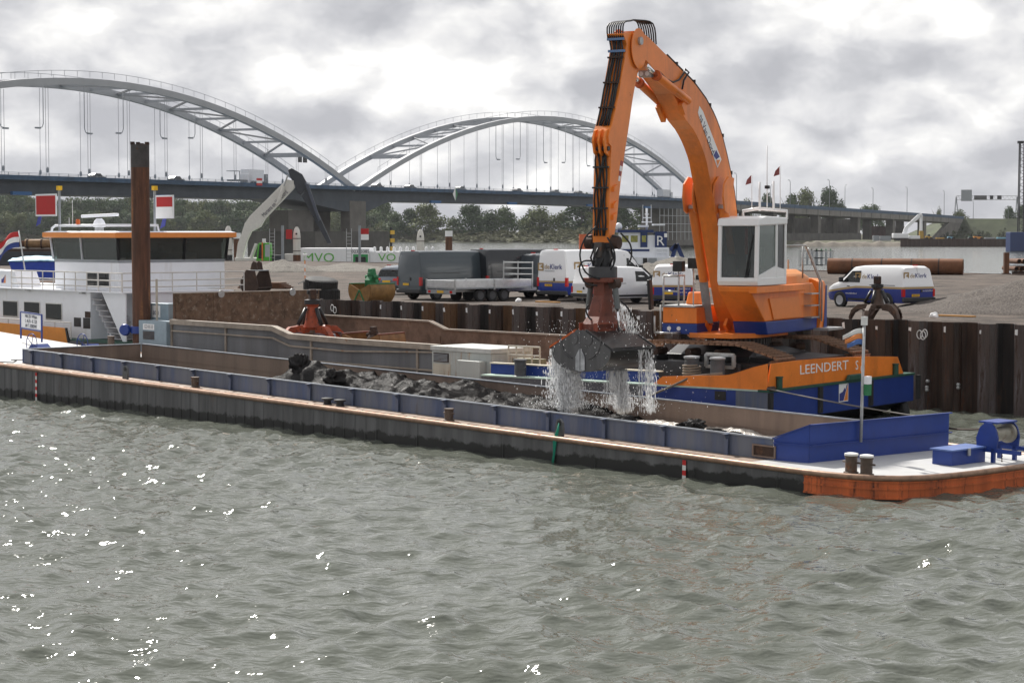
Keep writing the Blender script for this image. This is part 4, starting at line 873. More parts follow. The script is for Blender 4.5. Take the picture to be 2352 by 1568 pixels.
    # stick cylinders
    for s in (1,-1):
        y = s*.46
        if s > 0: pts3 = pr(Z6, [(868,590),(955,680),(1235,905)], y)
        else: pts3 = pr(Z6, [(770,690),(800,745),(1000,930)], y)
        a, m1, b = pts3
        g = G(); g.tube([a, m1], .07, 12); g.o('cylinder_rod', CHROME, t, smooth=True)
        g = G(); g.tube([m1, b], .13, 16); g.o('stick_cylinder', ORANGE, t, smooth=40)
        g = G(); g.lathe([(.16,-.06),(.16,.06)], m1, (b-m1), 14); g.o('cylinder_gland', ORANGED, t)
        g = G(); yb = bw if s > 0 else -bw-.16; i_ = min(range(40), key=lambda k_: (I_[k_]-Vector((b.x,I_[k_].y,b.z))).length); q = I_[i_]
        g.prism([(b.x+.45,yb,b.z-.15),(b.x+.1,yb,b.z+.12),(q.x-.3,yb,q.z+.2),(q.x-.1,yb,q.z-.25)], (0,.16,0)); g.o('cylinder_bracket', ORANGE, t)
        g = G(); g.tube([(b.x+.05,y-.1,b.z+.03),(b.x+.05,y+.1,b.z+.03)], .08, 12); g.o('cylinder_pin', STEEL, t)
    c = EF.px(*Z6(862,665),1,.2); g = G(); g.box(c.x-.14,c.x+.14,c.y-.2,c.y+.2,c.z-.1,c.z+.1); wl_ = g.o('work_light', STEEL, t, bevel=.02)
    for dy in (-.1,.1): g = G(); g.lathe([(.07,0),(.07,.012)], (c.x+.142,c.y+dy,c.z), (1,0,0), 12); g.o('lens', TXT_W, wl_)
    hb = pr(Z6, [(985,650),(1040,710),(1100,740),(1160,715),(1200,660),(1210,620),(1245,650),(1200,720),(1185,800)], .36); g = G(); g.tube(hb, .03, 6); g.o('hydraulic_hose', HOSE, t, smooth=True)
    return t, A[-1].copy(), B_[-1].copy()
EXC, stA, stB = excavator()
# ------------------------------------------------------------------ clamshell grab on the stick
tip = EF.w(Vector(((stA.x+stB.x)/2, 0, stA.z)))
GB = R(48); top_px = dp(1300, 758, tip.y)
# hinge height from the photograph, straight under the stick tip
hz = vp(1303, 757, tip, (0,1,0)).z
gx = vp(1372, 757, tip, (0,1,0)).x
GO = Vector((tip.x, tip.y, hz)); RF = Frame(GO, GB)          # local x: along the jaw line (right, away); local y: left, away
GRAB_R = mat('scraped red oxide paint', (.16,.042,.024), .55, var=.3, rust=.32, rcol=(.05,.03,.025), rsc=4)
SHELL = mat('wet grey shell steel', (.095,.094,.097), .35, .2, var=.35, sc=2, streak=True)
SHELLI = mat('wet black shell', (.018,.017,.017), .3, .2, var=.4)
def grab():
    t = thing('clamshell_grab', 'closed steel clamshell grab hanging from the excavator stick, streaming water', 'grab', RF)
    Lh = 1.0; c0 = Vector((-.62, 0, 0)) if False else Vector((0,0,0))
    def half(s):
        arc = [(1.12,-.52),(1.10,-.60)] + [(1.10*math.cos(a)**.85, -.60 - .58*math.sin(a)) for a in [k*math.pi/2/8 for k in range(1,8)]] + [(0.004,-1.19)]
        out = [(.004,.02),(.22,.02)] + arc
        P = lambda x: [Vector((x, s*a, b)) for a, b in out]
        for x in (-Lh, Lh-.035): g = G(); g.prism(P(x), (.035,0,0)); e = g.o('shell_end_plate', SHELL, t)
        # curved shell sheet
        g = G(); pr_ = arc; r0 = [Vector((-Lh+.03,s*a,b)) for a,b in pr_]; r1 = [Vector((Lh-.03,s*a,b)) for a,b in pr_]; i0 = [Vector((-Lh+.03,s*a*.965,b*.965)) for a,b in pr_][::-1]; i1 = [Vector((Lh-.03,s*a*.965,b*.965)) for a,b in pr_][::-1]
        g.loft([r0+i0, r1+i1]); sh = g.o('shell', SHELLI, t, smooth=30)
        g = G(); g.prism([Vector((-Lh-.02,s*.20,.03)), Vector((-Lh-.02,s*1.16,-.50)), Vector((-Lh-.02,s*1.18,-.56)), Vector((-Lh-.02,s*1.08,-.54)), Vector((-Lh-.02,s*.18,-.04))], (2*Lh+.04,0,0)) if False else None
        for x in (-Lh-.012, Lh-.06): g = G(); g.prism([Vector((x,s*.20,.05)), Vector((x,s*1.17,-.47)), Vector((x,s*1.19,-.54)), Vector((x,s*.2,-.02))], (.072,0,0)); g.o('shell_rim', ORANGED if s > 0 else BLACK, t)
        g = G(); g.beam((-Lh,s*1.14,-.52),(Lh,s*1.14,-.52),.08,.06); g.o('shell_lip', BLACK, t)
        g = G(); g.prism([Vector((-Lh+.04,s*.25,.0)), Vector((-Lh+.04,s*1.1,-.46)), Vector((-Lh+.04,s*1.1,-.48)), Vector((-Lh+.04,s*.25,-.02))], (2*Lh-.08,0,0)); g.o('shell_top_plate', SHELLI, t)
        g = G(); g.lathe([(.17,-.02),(.17,0)], (-Lh-.004,s*.27,-.24), (1,0,0), 20); g.o('pivot_boss', SHELL, t); 
        g = G(); pts = [Vector((-Lh-.018,s*(.2+.55*math.cos(a)),-.35-.55*math.sin(a)+.1)) for a in [k*math.pi/2/8-.2 for k in range(9)]]; g.tube(pts, .02, 5); g.o('weld_bead', SHELL, t)
        g = G(); g.prism([Vector((-Lh-.012,s*.02,-.5)), Vector((-Lh-.012,s*.10,-.62)), Vector((-Lh-.012,s*.17,-.75)), Vector((-Lh-.012,s*.17,-1.13)), Vector((-Lh-.012,s*.01,-1.17))], (-.02,0,0)); g.o('wear_plate', mat('worn bright steel', (.38,.39,.41), .45, .4, var=.5, rust=.2, rcol=(.06,.05,.045)), t)
        # closing cylinder outside the frame
        g = G(); g.tube([(0,s*.45,1.35),(.0,s*.55,.62)], .085, 12); cy = g.o('closing_cylinder', mat('cylinder grey', (.12,.13,.13), .4, .2), t, smooth=40)
        g = G(); g.tube([(0,s*.55,.62),(0,s*.62,.0)], .045, 10); g.o('cylinder_rod', CHROME, cy, smooth=True)
    half(1); half(-1)
    # red frame
    g = G(); fr = lambda z, a, b: [(-a,-b,z),(a,-b,z),(a,b,z),(-a,b,z)]
    g.loft([fr(-.1,.62,.30), fr(.18,.60,.30), fr(.40,.42,.24), fr(1.0,.20,.20), fr(1.40,.20,.20)]); f = g.o('grab_frame', GRAB_R, t, bevel=.02)
    for y in (-.30,.26): 
        g = G(); g.prism([(-.72,y,.0),(-.72,y,.22),(.72,y,.22),(.72,y,.0),(.4,y,-.14),(.2,y,.0),(0,y,-.14),(-.2,y,.0),(-.4,y,-.14)], (0,.05,0)); g.o('hinge_plate', mat('red oxide', (.26,.058,.028), .5, var=.2, rust=.15, rcol=(.05,.03,.02)), f)
    for y in (-.45,.45): g = G(); g.tube([(-.12,y,1.35),(.12,y,1.35)], .15, 14); g.o('cylinder_knuckle', RUSTD, f, smooth=35)
    g = G(); g.box(-.34,.34,-.50,.50,1.38,1.52); g.o('head_plate', GRAB_R, f, bevel=.03)
    g = G(); g.lathe([(.42,1.525),(.42,1.83),(.36,1.85)], (0,0,0), n=24); ro = g.o('rotator', mat('rotator grey', (.05,.05,.055), .4), t, smooth=35)
    g = G(); g.lathe([(.26,1.853),(.26,2.15),(.2,2.3)], (0,0,0), n=16); g.o('rotator_motor', BLACK, ro, smooth=35)
    zt = RF.l(tip).z
    for k in range(7):
        a = k*.9; g = G(); g.tube([(.3*math.cos(a),.3*math.sin(a),1.85),(.36*math.cos(a+.3),.36*math.sin(a+.3),2.1),(.25*math.cos(a+.6),.25*math.sin(a+.6),2.4)], .03, 6); g.o('hydraulic_hose', HOSE, ro, smooth=True)
    # linkage from rotator to the stick tip
    ex = RF.i.to_3x3() @ (EF.m.to_3x3() @ Vector((0,1,0)))
    g = G(); g.prism([(-.3,-.14,2.1),(.3,-.14,2.1),(.24,-.14,2.55),(-.24,-.14,2.55)], (0,.28,0)); g.o('link_block', mat('greasy steel', (.06,.05,.045), .5, rust=.2), ro, bevel=.03)
    for s in (1,-1):
        a = ex*(s*.42) + Vector((0,0,zt)); b = ex*(s*.36) + Vector((0,0,2.5)); g = G(); g.beam(a + Vector((0,0,.22)), b, .16, .2); g.o('link_arm', BLACK, ro, bevel=.03)
        g = G(); g.tube([a + ex*(s*-.12), a + ex*(s*.12)], .18, 16); g.o('link_pin', RUSTD, ro, smooth=35)
    g = G(); g.beam(ex*.4+Vector((0,0,2.48)), ex*-.4+Vector((0,0,2.48)), .2, .22); g.o('link_cross_bar', BLACK, ro, bevel=.03)
    # slack hoses from the stick to the grab
    for pts in ([(1370,520),(1345,545),(1332,585),(1345,625),(1375,640),(1395,642)], [(1368,600),(1340,600),(1331,620),(1345,650),(1372,656)], [(1395,545),(1410,575),(1412,600),(1402,620)], [(1425,535),(1447,560),(1450,590),(1440,610)], [(1352,700),(1346,712),(1352,728),(1360,735)], [(1425,690),(1440,705),(1448,720),(1446,735)]):
        P = [RF.l(vp(x, y, tip + Vector((0,-.35,0)), (0,1,0))) for x, y in pts]; Q = []
        for i in range(len(P)-1):
            p0, p1, p2, p3 = P[max(0,i-1)], P[i], P[i+1], P[min(len(P)-1,i+2)]
            for u in (0,.25,.5,.75): Q.append(.5*((2*p1)+(p2-p0)*u+(2*p0-5*p1+4*p2-p3)*u*u+(3*p1-p0-3*p2+p3)*u**3))
        Q.append(P[-1]); g = G(); g.tube(Q, .028, 6); g.o('hydraulic_hose', HOSE, t, smooth=True)
grab()
# ------------------------------------------------------------------ water pouring from the grab
def spray():
    r = np.random.default_rng(11); g = G(); V = []; Fc = []
    zf = 1.0                                             # falls to the slurry
    OCT = [(0,2,4),(2,1,4),(1,3,4),(3,0,4),(2,0,5),(1,2,5),(3,1,5),(0,3,5)]
    def drop(p, s, el, lean):
        b = len(V); d = Vector((lean[0], lean[1], -1)).normalized(); u = d.cross(Vector((0,1,0.01))).normalized(); w = d.cross(u)
        for q in (u*s, -u*s, w*s, -w*s, d*s*el, -d*s*el): V.append(tuple(p+q))
        Fc.extend([tuple(i+b for i in t) for t in OCT])
    def col(p0, spread0, spread1, n, h, drift=(0,0), smin=.005, smax=.016, el=(2,7), along=None, al=0):
        p0 = Vector(p0)
        for _ in range(n):
            f = r.random()**.8; s = spread0 + (spread1-spread0)*f
            off = Vector((r.normal(0,s), r.normal(0,s), 0)); base = p0 + (Vector(along)*(r.random()*al) if along is not None else Vector((0,0,0)))
            q = base + off + Vector((drift[0]*f, drift[1]*f, -h*f*f*.55 - h*.45*f)); w_ = RF.w(q)
            if w_.z < zf-.05: w_.z = zf + r.random()*.15
            drop(w_, smin + (smax-smin)*r.random()**2.5, r.uniform(*el)*1.6, (0,0))
    # left lip curtain, running along the lip, thinning to ropes
    col((-1.0,1.10,-.55), .035, .16, 1500, 1.5, (0,.12), along=(1,0,0), al=1.1, smin=.005, smax=.018)
    col((-1.0,.75,-.95), .05, .14, 1300, 1.35, (.05,.05), along=(1,.3,0), al=.9)
    col((-.95,.45,-1.08), .06, .12, 900, 1.2, along=(1,0,0), al=.5)
    col((-.85,.75,-1.15), .05, .11, 1600, 1.5)
    # right end column and the rear lip
    col((.75,-.15,-1.2), .06, .11, 2200, 1.6, smin=.005, smax=.018); col((.2,-.05,-1.2), .05, .12, 500, 1.0, along=(1,0,0), al=.6)
    col((.98,-1.05,-.5), .03, .08, 620, 2.2, (.05,-.05), along=(-.1,.4,0), al=.5); col((.2,-1.14,-.5), .02, .05, 260, 1.9, along=(1,0,0), al=.7)
    # sheeting water over the frame and the scatter around
    col((.1,-.35,.85), .05, .2, 500, .95, (.35,-.35), smax=.014); 
    for _ in range(1500):
        q = Vector((r.uniform(-1.6,1.6), r.normal(0,1.2), r.uniform(-2.6,.3))); w_ = RF.w(q)
        if w_.z > zf: drop(w_, .004+.008*r.random()**2, r.uniform(1,3), (r.normal(0,.2), r.normal(0,.2)))
    # strings and ropes of water
    def string(p0, h, w, drift=0.0):
        p0 = Vector(p0); q = RF.w(p0); n = 10; P = []; ph = r.random()*6; k = r.uniform(.5,1.0)
        for i in range(n+1):
            f = i/n; P.append(Vector((q.x + .035*math.sin(f*5+ph)*f + drift*f, q.y + .03*math.cos(f*4+ph)*f, max(zf, q.z - h*f*k))))
        if P[0].z - P[-1].z < .2: return
        gg = G(); gg.tube(P, [w*(.6+.8*r.random())*(1-.5*i/n) for i in range(n+1)], 4); b = len(V); V.extend(gg.v); Fc.extend([tuple(i+b for i in t) for t in gg.f])
    for _ in range(46): string((-1.0+abs(r.normal(0,.4)), 1.1, -.55), 1.6, .009)
    for _ in range(45): string((-1.0+abs(r.normal(0,.35)), r.uniform(.5,.95), r.uniform(-1.1,-.85)), 1.4, .011)
    for _ in range(46): string((.75+r.normal(0,.06), -.1+r.normal(0,.06), -1.15), 1.5, .011)
    for _ in range(40): string((r.uniform(.0,.7), -.1+r.normal(0,.1), -1.18), .7, .008)
    for _ in range(5): string((.98, -1.1+abs(r.normal(0,.2)), -.52), 2.0, .009)
    for _ in range(6): string((r.uniform(.1,.9), -1.15, -.52), 1.7, .008)
    # splash crown
    for _ in range(1500):
        a = r.random()*6.283; c = RF.w((-.7,.75,0)) if r.random() < .55 else RF.w((.75,-.3,0)); rr = abs(r.normal(0,.55)); w_ = Vector((c.x+rr*math.cos(a), c.y+rr*math.sin(a), zf+.15+abs(r.normal(0,.22))*math.exp(-rr))); drop(w_, .005+.012*r.random()**2, r.uniform(1,2.5), (r.normal(0,.6), r.normal(0,.6)))
    g.add(V, Fc); m = mat('falling water', (.95,.955,.96), .12, var=.01, spec=.9)
    nt = m.node_tree; tr = nt.nodes.new('ShaderNodeBsdfTranslucent'); tr.inputs[0].default_value = (.95,.96,.97,1); ms = nt.nodes.new('ShaderNodeMixShader'); ms.inputs[0].default_value = .5
    nt.links.new(nt.nodes['Principled BSDF'].outputs[0], ms.inputs[1]); nt.links.new(tr.outputs[0], ms.inputs[2]); nt.links.new(ms.outputs[0], nt.nodes['Material Output'].inputs[0])
    tag(g.o('falling_water', m, smooth=True, fix=False), 'white water pouring in streams and drops from the clamshell grab', 'falling water', kind='stuff')
spray()
# mooring ropes of the pontoon
rope('mooring_rope', [PF.w((-.02,-.03,.08)), BF.w((38.3,6.5,DK+.75))], .022, mat('rope grey', (.16,.15,.14), .9), 'thin grey mooring line from the pontoon corner down to the barge breakwater', sag=.05)
a_ = PF.w(PF.px(1725,845,1,1.0)); b_ = PF.w(PF.px(1490,915,1,-.3))
rope('mooring_rope', [PF.w(PF.px(1660,857,1,.6)), PF.w(PF.px(1590,864,1,.1)), PF.w(PF.px(1540,888,1,-.15)), PF.w(PF.px(1500,905,1,-.3)), PF.w(PF.px(1465,915,1,-.5))], .04, mat('old rope', (.20,.17,.14), .9), 'thick worn mooring rope slanting down across the orange bulwark')
rope('wire_cable', [BF.w((38.5,6.5,DK+.55)), BF.w((40.6,5.4,DK+.85))], .025, RUSTD, 'rusty wire cable from the breakwater to the bow windlass', 'cable', sag=.05)
# ------------------------------------------------------------------ grey split barge moored behind
GBY = 8.8; GBX0 = -1.55
FY = GF.px(735, 668, 0, GBX0).y
GPAN = mat('slate panel', (.135,.14,.15), .55, var=.35, sc=.8, streak=True, grime=.4, gcol=(.16,.15,.145))
BEIGE = mat('beige frame', (.30,.255,.21), .6, var=.25, sc=2, rust=.22, rcol=(.24,.13,.07))
BROWNW = mat('rust brown wall', (.17,.11,.08), .85, var=.4, sc=1.6, rust=.25, rcol=(.10,.055,.035), bump=.3, bsc=10)
BROWNM = mat('mottled rust plate', (.135,.085,.055), .85, var=.5, sc=3.0, rust=.42, rcol=(.25,.2,.15), rsc=4.5, bump=.4)
def grey_barge():
    t = thing('split_barge', 'grey open barge with beige framed sides holding spare grabs', 'barge', GF)
    g = G(); g.box(-5.2,19.2,GBY-.55,FY+.6,-1.0,.9); g.o('hull', HULLG, t)
    def zz(px_, py_, y): q = GF.px(px_, py_, 1, y); return (q.x, q.z)
    top = [zz(*q, GBY) for q in ((395,733),(629,748),(668,766),(796,777),(1005,791))]
    top[0] = (GBX0, top[0][1])
    # near side: slate panels between posts, capped by a beige strake
    xr = top[-1][0]; posts = [GBX0] + [zz(px_, 800, GBY)[0] for px_ in (520, 716, 960)] + [xr]
    def ztop(x):
        for (a, b), (c, d) in zip(top, top[1:]):
            if a <= x <= c: return b + (d-b)*(x-a)/(c-a)
        return top[-1][1]
    for a, b in zip(posts, posts[1:]):
        xs = [a+.03] + [x for x, z in top if a+.05 < x < b-.05] + [b-.03]; g = G(); g.prism([(a+.03,GBY,.9)] + [(x,GBY,ztop(x)-.02) for x in xs] + [(b-.03,GBY,.9)], (0,.04,0)); g.o('side_panel', GPAN, t)
    for x in posts: g = G(); g.box(x-.05,x+.05,GBY-.06,GBY+.05,.9,ztop(x)-.03); g.o('side_post', BEIGE, t)
    for k, (dz, hh, dep) in enumerate(((0,.20,.13),(-.42,.06,.09),(-.86,.06,.09))):
        for (a, b), (c, d) in zip(top, top[1:]):
            zo = dz if k == 0 else None
            if k == 0: g = G(); g.prism([(a,GBY-dep,b-hh),(c,GBY-dep,d-hh),(c,GBY-dep,d),(a,GBY-dep,b)], (0,dep+.16,0)); g.o('top_strake', BEIGE, t)
            elif k == 1: g = G(); g.prism([(a,GBY-dep,b-.50),(c,GBY-dep,d-.50 if d > 2.25 else d-.30),(c,GBY-dep,d-.44 if d > 2.25 else d-.24),(a,GBY-dep,(b-.44) if b > 2.25 else b-.24)] if b > 2.25 else [(a,GBY-dep,b-.30),(c,GBY-dep,d-.30),(c,GBY-dep,d-.24),(a,GBY-dep,b-.24)], (0,dep-.005,0)); g.o('side_rail', BEIGE, t)
    g = G(); g.box(GBX0,xr,GBY-.085,GBY-.005,1.28,1.34); g.o('side_rail', BEIGE, t)
    # light blue-grey end post with number plate and louvre
    x0 = zz(330,735,GBY)[0]; g = G(); g.box(x0,GBX0-.06,GBY-.25,GBY+.6,.9,2.5); ep = g.o('end_post', LBLUE, t, bevel=.02)
    g = G(); g.box(x0+.35,x0+1.2,GBY-.262,GBY-.253,2.12,2.36); pl_ = g.o('number_plate', TXT_W, ep); text('12310133', .22, 'plate_number', TXT_K, pl_, basis(((x0+.35+x0+1.2)/2,GBY-.266,2.24),(1,0,0),(0,0,1)), .002, sx=.82)
    g = G()
    for i in range(7): g.box(x0+.35,x0+1.2,GBY-.275,GBY-.252,1.72+i*.05,1.75+i*.05)
    g.o('louvre', RUSTD, ep)
    q0 = GF.px(360,735,1,GBY+.8); q1 = GF.px(400,697,1,GBY+.8); g = G(); g.box(q0.x,q1.x,GBY+.5,GBY+1.1,2.3,q1.z); cb = g.o('control_cabinet', LBLUE, ep, bevel=.03)
    g = G(); g.box(q0.x+.1,q0.x+.75,GBY+.488,GBY+.497,2.6,q1.z-.1); cs = g.o('cabinet_notice', TXT_W, cb); text('0091', .24, 'notice_lettering', TXT_K, cs, basis((q0.x+.42,GBY+.485,2.78),(1,0,0),(0,0,1)), .002, shear=.2)
    q = GF.px(327,760,1,GBY-.3); g = G(); g.tube([(q.x+.35,GBY+.2,2.5),(q.x+.35,GBY+.2,GF.px(327,640,1,GBY+.2).z)], .05, 8); g.o('davit_post', mat('yellow grey post', (.4,.36,.3), .6), t)
    # right end cabinet
    xe = zz(1143,797,GBY)[0]; g = G(); g.box(xr+.04,xe,GBY-.3,GBY+1.6,.9,2.06); cab = g.o('end_cabinet', mat('rust streaked white', (.42,.44,.42), .5, var=.12, rust=.26, rcol=(.33,.19,.09), streak=True), t, bevel=.02)
    g = G(); g.box(xr,xe+.03,GBY-.34,GBY+1.65,2.062,2.22); g.o('cabinet_lid', mat('lid grey', (.48,.49,.47), .5, rust=.2, rcol=(.3,.18,.1)), cab, bevel=.01)
    g = G(); g.box(xr+.15,xr+.95,GBY-.325,GBY-.303,1.66,1.98); lv = g.o('louvre_frame', RUSTD, cab)
    for i in range(6): g = G(); g.box(xr+.18,xr+.92,GBY-.35,GBY-.327,1.69+i*.045,1.715+i*.045); g.o('louvre_slat', GREYP, lv)
    g = G(); g.box(xr+1.75,xe-.25,GBY-.62,GBY-.302,.9,1.8); g.o('vent_box', mat('rust streaked white', (.55,.57,.55), .5), cab, bevel=.02)
    g = G(); g.box(xr+.12,xr+1.05,GBY-.318,GBY-.302,.95,1.6); g.o('cabinet_door', mat('cream panel', (.5,.46,.38), .55, var=.15, rust=.28, rcol=(.3,.15,.07), streak=True), cab)
    q = zz(810,862,GBY); g = G(); g.box(q[0],q[0]+1.0,GBY-.02,GBY-.003,.95,1.2); g.o('patch_plate', BROWNW, t)
    # tall rust mottled bulkhead at the stern end
    zt0 = GF.px(395,675,0,GBX0).z; zt1 = GF.px(735,667,0,GBX0).z; zm = GF.px(600,737,0,GBX0).z
    n = 4
    for i in range(n):
        y0 = GBY+.2 + (FY-GBY-.25)*i/n; y1 = GBY+.2 + (FY-GBY-.25)*(i+1)/n; g = G(); g.box(GBX0-.06,GBX0,y0+.006,y1-.006,zm+.01,zt0); g.o('bulkhead_plate', BROWNM, t)
    g = G(); g.box(GBX0-.08,GBX0-.062,GBY+.1,FY,.9,zt0); g.o('bulkhead_back', BROWNW, t)
    g = G(); g.box(GBX0-.05,GBX0+.05,GBY+.1,FY,.9,zm); g.o('bulkhead_base', BROWNW, t)
    g = G(); g.box(GBX0-.09,GBX0+.03,GBY+.1,FY+.05,zt0+.002,zt0+.04); g.o('bulkhead_cap', BEIGE, t)
    for px_ in (508, 672):
        q = GF.px(px_, 675, 0, GBX0+.01); g = G(); g.lathe([(.16,0),(.16,.03)], (GBX0+.002,q.y,zt0-.05), (1,0,0), 14); g.o('plate_clip', STEEL, t)
    # far side
    far = [zz(*q, FY) for q in ((735,722),(987,736),(1024,754.5),(1270,767))]; far[0] = (GBX0+.1, far[0][1]); far.append((19.0, far[-1][1]-.02))
    g = G(); g.prism([(far[0][0],FY,.9)] + [(x,FY,z) for x, z in far] + [(far[-1][0],FY,.9)], (0,.08,0)); g.o('far_side', BROWNW, t)
    for (a, b), (c, d) in zip(far, far[1:]): g = G(); g.prism([(a,FY-.08,b-.06),(c,FY-.08,d-.06),(c,FY-.08,d),(a,FY-.08,b)], (0,.24,0)); g.o('far_strake', BEIGE, t)
    for x in (3,6.5,10,13.5,17): g = G(); g.box(x,x+.08,FY-.03,FY-.002,.9,1.9); g.o('far_stiffener', BROWNW, t)
    g = G(); g.box(GBX0,19.0,GBY+.05,FY,.905,1.2); g.o('hold_floor', BROWNW, t)
grey_barge()

# ------------------------------------------------------------------ loose grabs
def clam_grab(name, label, fr, sc, half_l, shell_m, rim_m, frame_m, cat='grab', group=None, openang=.35, hs=1.0):
    t = thing(name, label, cat, fr, group=group); s0 = sc
    for s in (1,-1):
        rot = Matrix.Translation((0,s*.10*sc,1.15*sc)) @ Matrix.Rotation(s*openang, 4, 'X') @ Matrix.Translation((0,-s*.10*sc,-1.15*sc))
        prof = [(1.15*sc, 1.0*sc)] + [(1.15*sc*math.cos(a), 1.0*sc - 1.0*sc*math.sin(a)) for a in [k*math.pi/2/7 for k in range(1,7)]] + [(.0, 0)]
        g = G(); o_ = [(s*a, b) for a, b in prof]; i_ = [(s*a*.96, b*.97+.02*sc) for a, b in prof][::-1]
        g.loft([[rot @ Vector((x,a,b)) for a,b in o_+i_] for x in (-half_l, half_l)]); g.o('shell', shell_m, t, smooth=30)
        for x in (-half_l, half_l-.03):
            g = G(); g.prism([rot @ Vector((x,s*a,b)) for a,b in prof+[(0,1.15*sc)]], rot.to_3x3() @ Vector((.03,0,0))); g.o('shell_side', shell_m, t)
        for x in (-half_l-.01, half_l-.02): g = G(); g.beam(rot @ Vector((x,0,0)), rot @ Vector((x,0,1.15*sc)), .05, .06); g.o('shell_edge', rim_m, t)
        g = G(); g.beam(rot @ Vector((-half_l,s*1.14*sc,1.0*sc)), rot @ Vector((half_l,s*1.14*sc,1.0*sc)), .08, .05); g.o('shell_lip', rim_m, t)
    sc = s0*hs; dzh = 1.05*s0*(1-hs)
    g = G(); fr_ = lambda z, a, b: [(-a*sc,-b*sc,z*sc),(a*sc,-b*sc,z*sc),(a*sc,b*sc,z*sc),(-a*sc,b*sc,z*sc)]
    g.loft([fr_(1.0,.30,.16), fr_(1.25,.34,.20), fr_(1.45,.18,.16), fr_(1.85,.14,.14)]); g.o('grab_head', frame_m, t, bevel=.02)
    g = G(); g.lathe([(.24*sc,1.5*sc),(.24*sc,1.62*sc),(.16*sc,1.63*sc),(.16*sc,1.72*sc)], (0,0,0), n=16); g.o('rotator', frame_m, t, smooth=35)
    for s in (1,-1):
        g = G(); g.tube([(0,s*.2*sc,1.5*sc),(0,s*.52*sc,.75*sc)], .07*sc, 10); g.o('closing_cylinder', frame_m, t, smooth=True)
        g = G(); g.tube([(-.12*sc,s*.28*sc,1.42*sc),(.12*sc,s*.28*sc,1.42*sc)], .11*sc, 12); g.o('cylinder_knuckle', frame_m, t, smooth=True)
    return t
def peel_grab(name, label, fr, sc, m, mt, ntine=5, tip_m=None, spread=1.0, drop=.55):
    t = thing(name, label, 'grab', fr)
    g = G(); g.lathe([(.28*sc,.75*sc),(.36*sc,.85*sc),(.30*sc,1.0*sc),(.20*sc,1.6*sc),(.26*sc,1.7*sc)], (0,0,0), n=12); g.o('grab_head', m, t, smooth=30)
    g = G(); g.lathe([(.30*sc,1.70*sc),(.30*sc,1.86*sc),(.2*sc,1.88*sc)], (0,0,0), n=14); g.o('rotator', BLACK, t, smooth=35)
    g = G(); g.box(-.12*sc,.12*sc,-.18*sc,.18*sc,1.88*sc,2.25*sc); hd = g.o('suspension_block', mt, t, bevel=.03)
    g = G(); g.tube([(-.2*sc,0,2.15*sc),(.2*sc,0,2.15*sc)], .08*sc, 12); g.o('suspension_pin', BLACK, hd)
    for k in range(ntine):
        a = 2*math.pi*k/ntine + .3; c, s = math.cos(a), math.sin(a); P = lambda r, z, w=0: Vector((r*c - w*s, r*s + w*c, z))*1.0
        pr_ = [(.30,.78),(.55,.92),(.95*spread,.88),(1.25*spread,.62),(1.38*spread,.25),(1.30*spread,.0),(1.18*spread,.22),(1.05*spread,.46),(.8*spread,.62),(.4,.62)]
        g = G(); g.prism([P(r*sc, z*sc, -.11*sc) for r, z in pr_], P(0,0,.22*sc) - P(0,0,0)); g.o('tine', m, t, bevel=.015)
        g = G(); bl = [(.62*spread,.66),(1.0*spread,.62),(1.24*spread,.38),(1.30*spread,.02)]
        w = [.36,.34,.24,.06]
        for (r0,z0),(r1,z1),w0,w1 in zip(bl, bl[1:], w, w[1:]): g.add([P(r0*sc,z0*sc,-w0*sc),P(r0*sc,z0*sc,w0*sc),P(r1*sc,z1*sc,w1*sc),P(r1*sc,z1*sc,-w1*sc)], [(0,1,2,3)])
        bo = g.o('tine_blade', tip_m or mt, t); so = bo.modifiers.new('t', 'SOLIDIFY'); so.thickness = .03
        g = G(); g.tube([P(.28*sc,1.55*sc), P(.62*sc,.95*sc)], .075*sc, 10); g.o('tine_cylinder', BLACK, t, smooth=True)
    return t
zh = 1.22
q = GF.px(718,770,1,GBY+2.4); RG = mat('red orange scraped', (.30,.052,.016), .55, var=.35, rust=.36, rcol=(.06,.035,.025), rsc=5)
peel_grab('orange_peel_grab', 'red-orange orange peel grab with splayed tines in the grey barge', Frame(GF.w((q.x,GBY+2.4,zh+.28)), R(20)), 1.08, RG, RUSTD, 4, mat('worn tine steel', (.16,.15,.17), .5, .3, var=.3), 1.05)
q = GF.px(858,790,1,GBY+2.2)
clam_grab('clamshell_grab', 'rust-yellow clamshell grab lying open in the grey barge', Frame(GF.w((q.x,GBY+2.2,zh)), R(62)), .74, .95, mat('rust yellow steel', (.22,.11,.04), .6, var=.35, rust=.2, rcol=(.12,.05,.025)), GRAB_R, RUSTD, openang=.5)
g_fr = WF.px(833,697,1,-1.3)
gq = gp(828,697,ZQ)
clam_grab('clamshell_grab', 'open clamshell grab with green head and yellow-brown shells at the quay edge', Frame((gq.x+.45,gq.y+1.5,ZQ-.1), R(48)), .66, .85, mat('ochre shell steel', (.25,.135,.04), .6, var=.3, rust=.2, rcol=(.14,.08,.04)), GREEN, GREEN, openang=.55, hs=1.45)
gq = gp(2012,742,ZQ)
peel_grab('orange_peel_grab', 'rusty brown orange peel grab standing on the quay edge before the van', Frame((gq.x+.35,gq.y+1.7,ZQ-.05), R(75)), .80, mat('brown grab steel', (.085,.055,.04), .6, var=.4, rust=.3, rcol=(.14,.08,.05)), RUSTD, 5, None, 1.0)
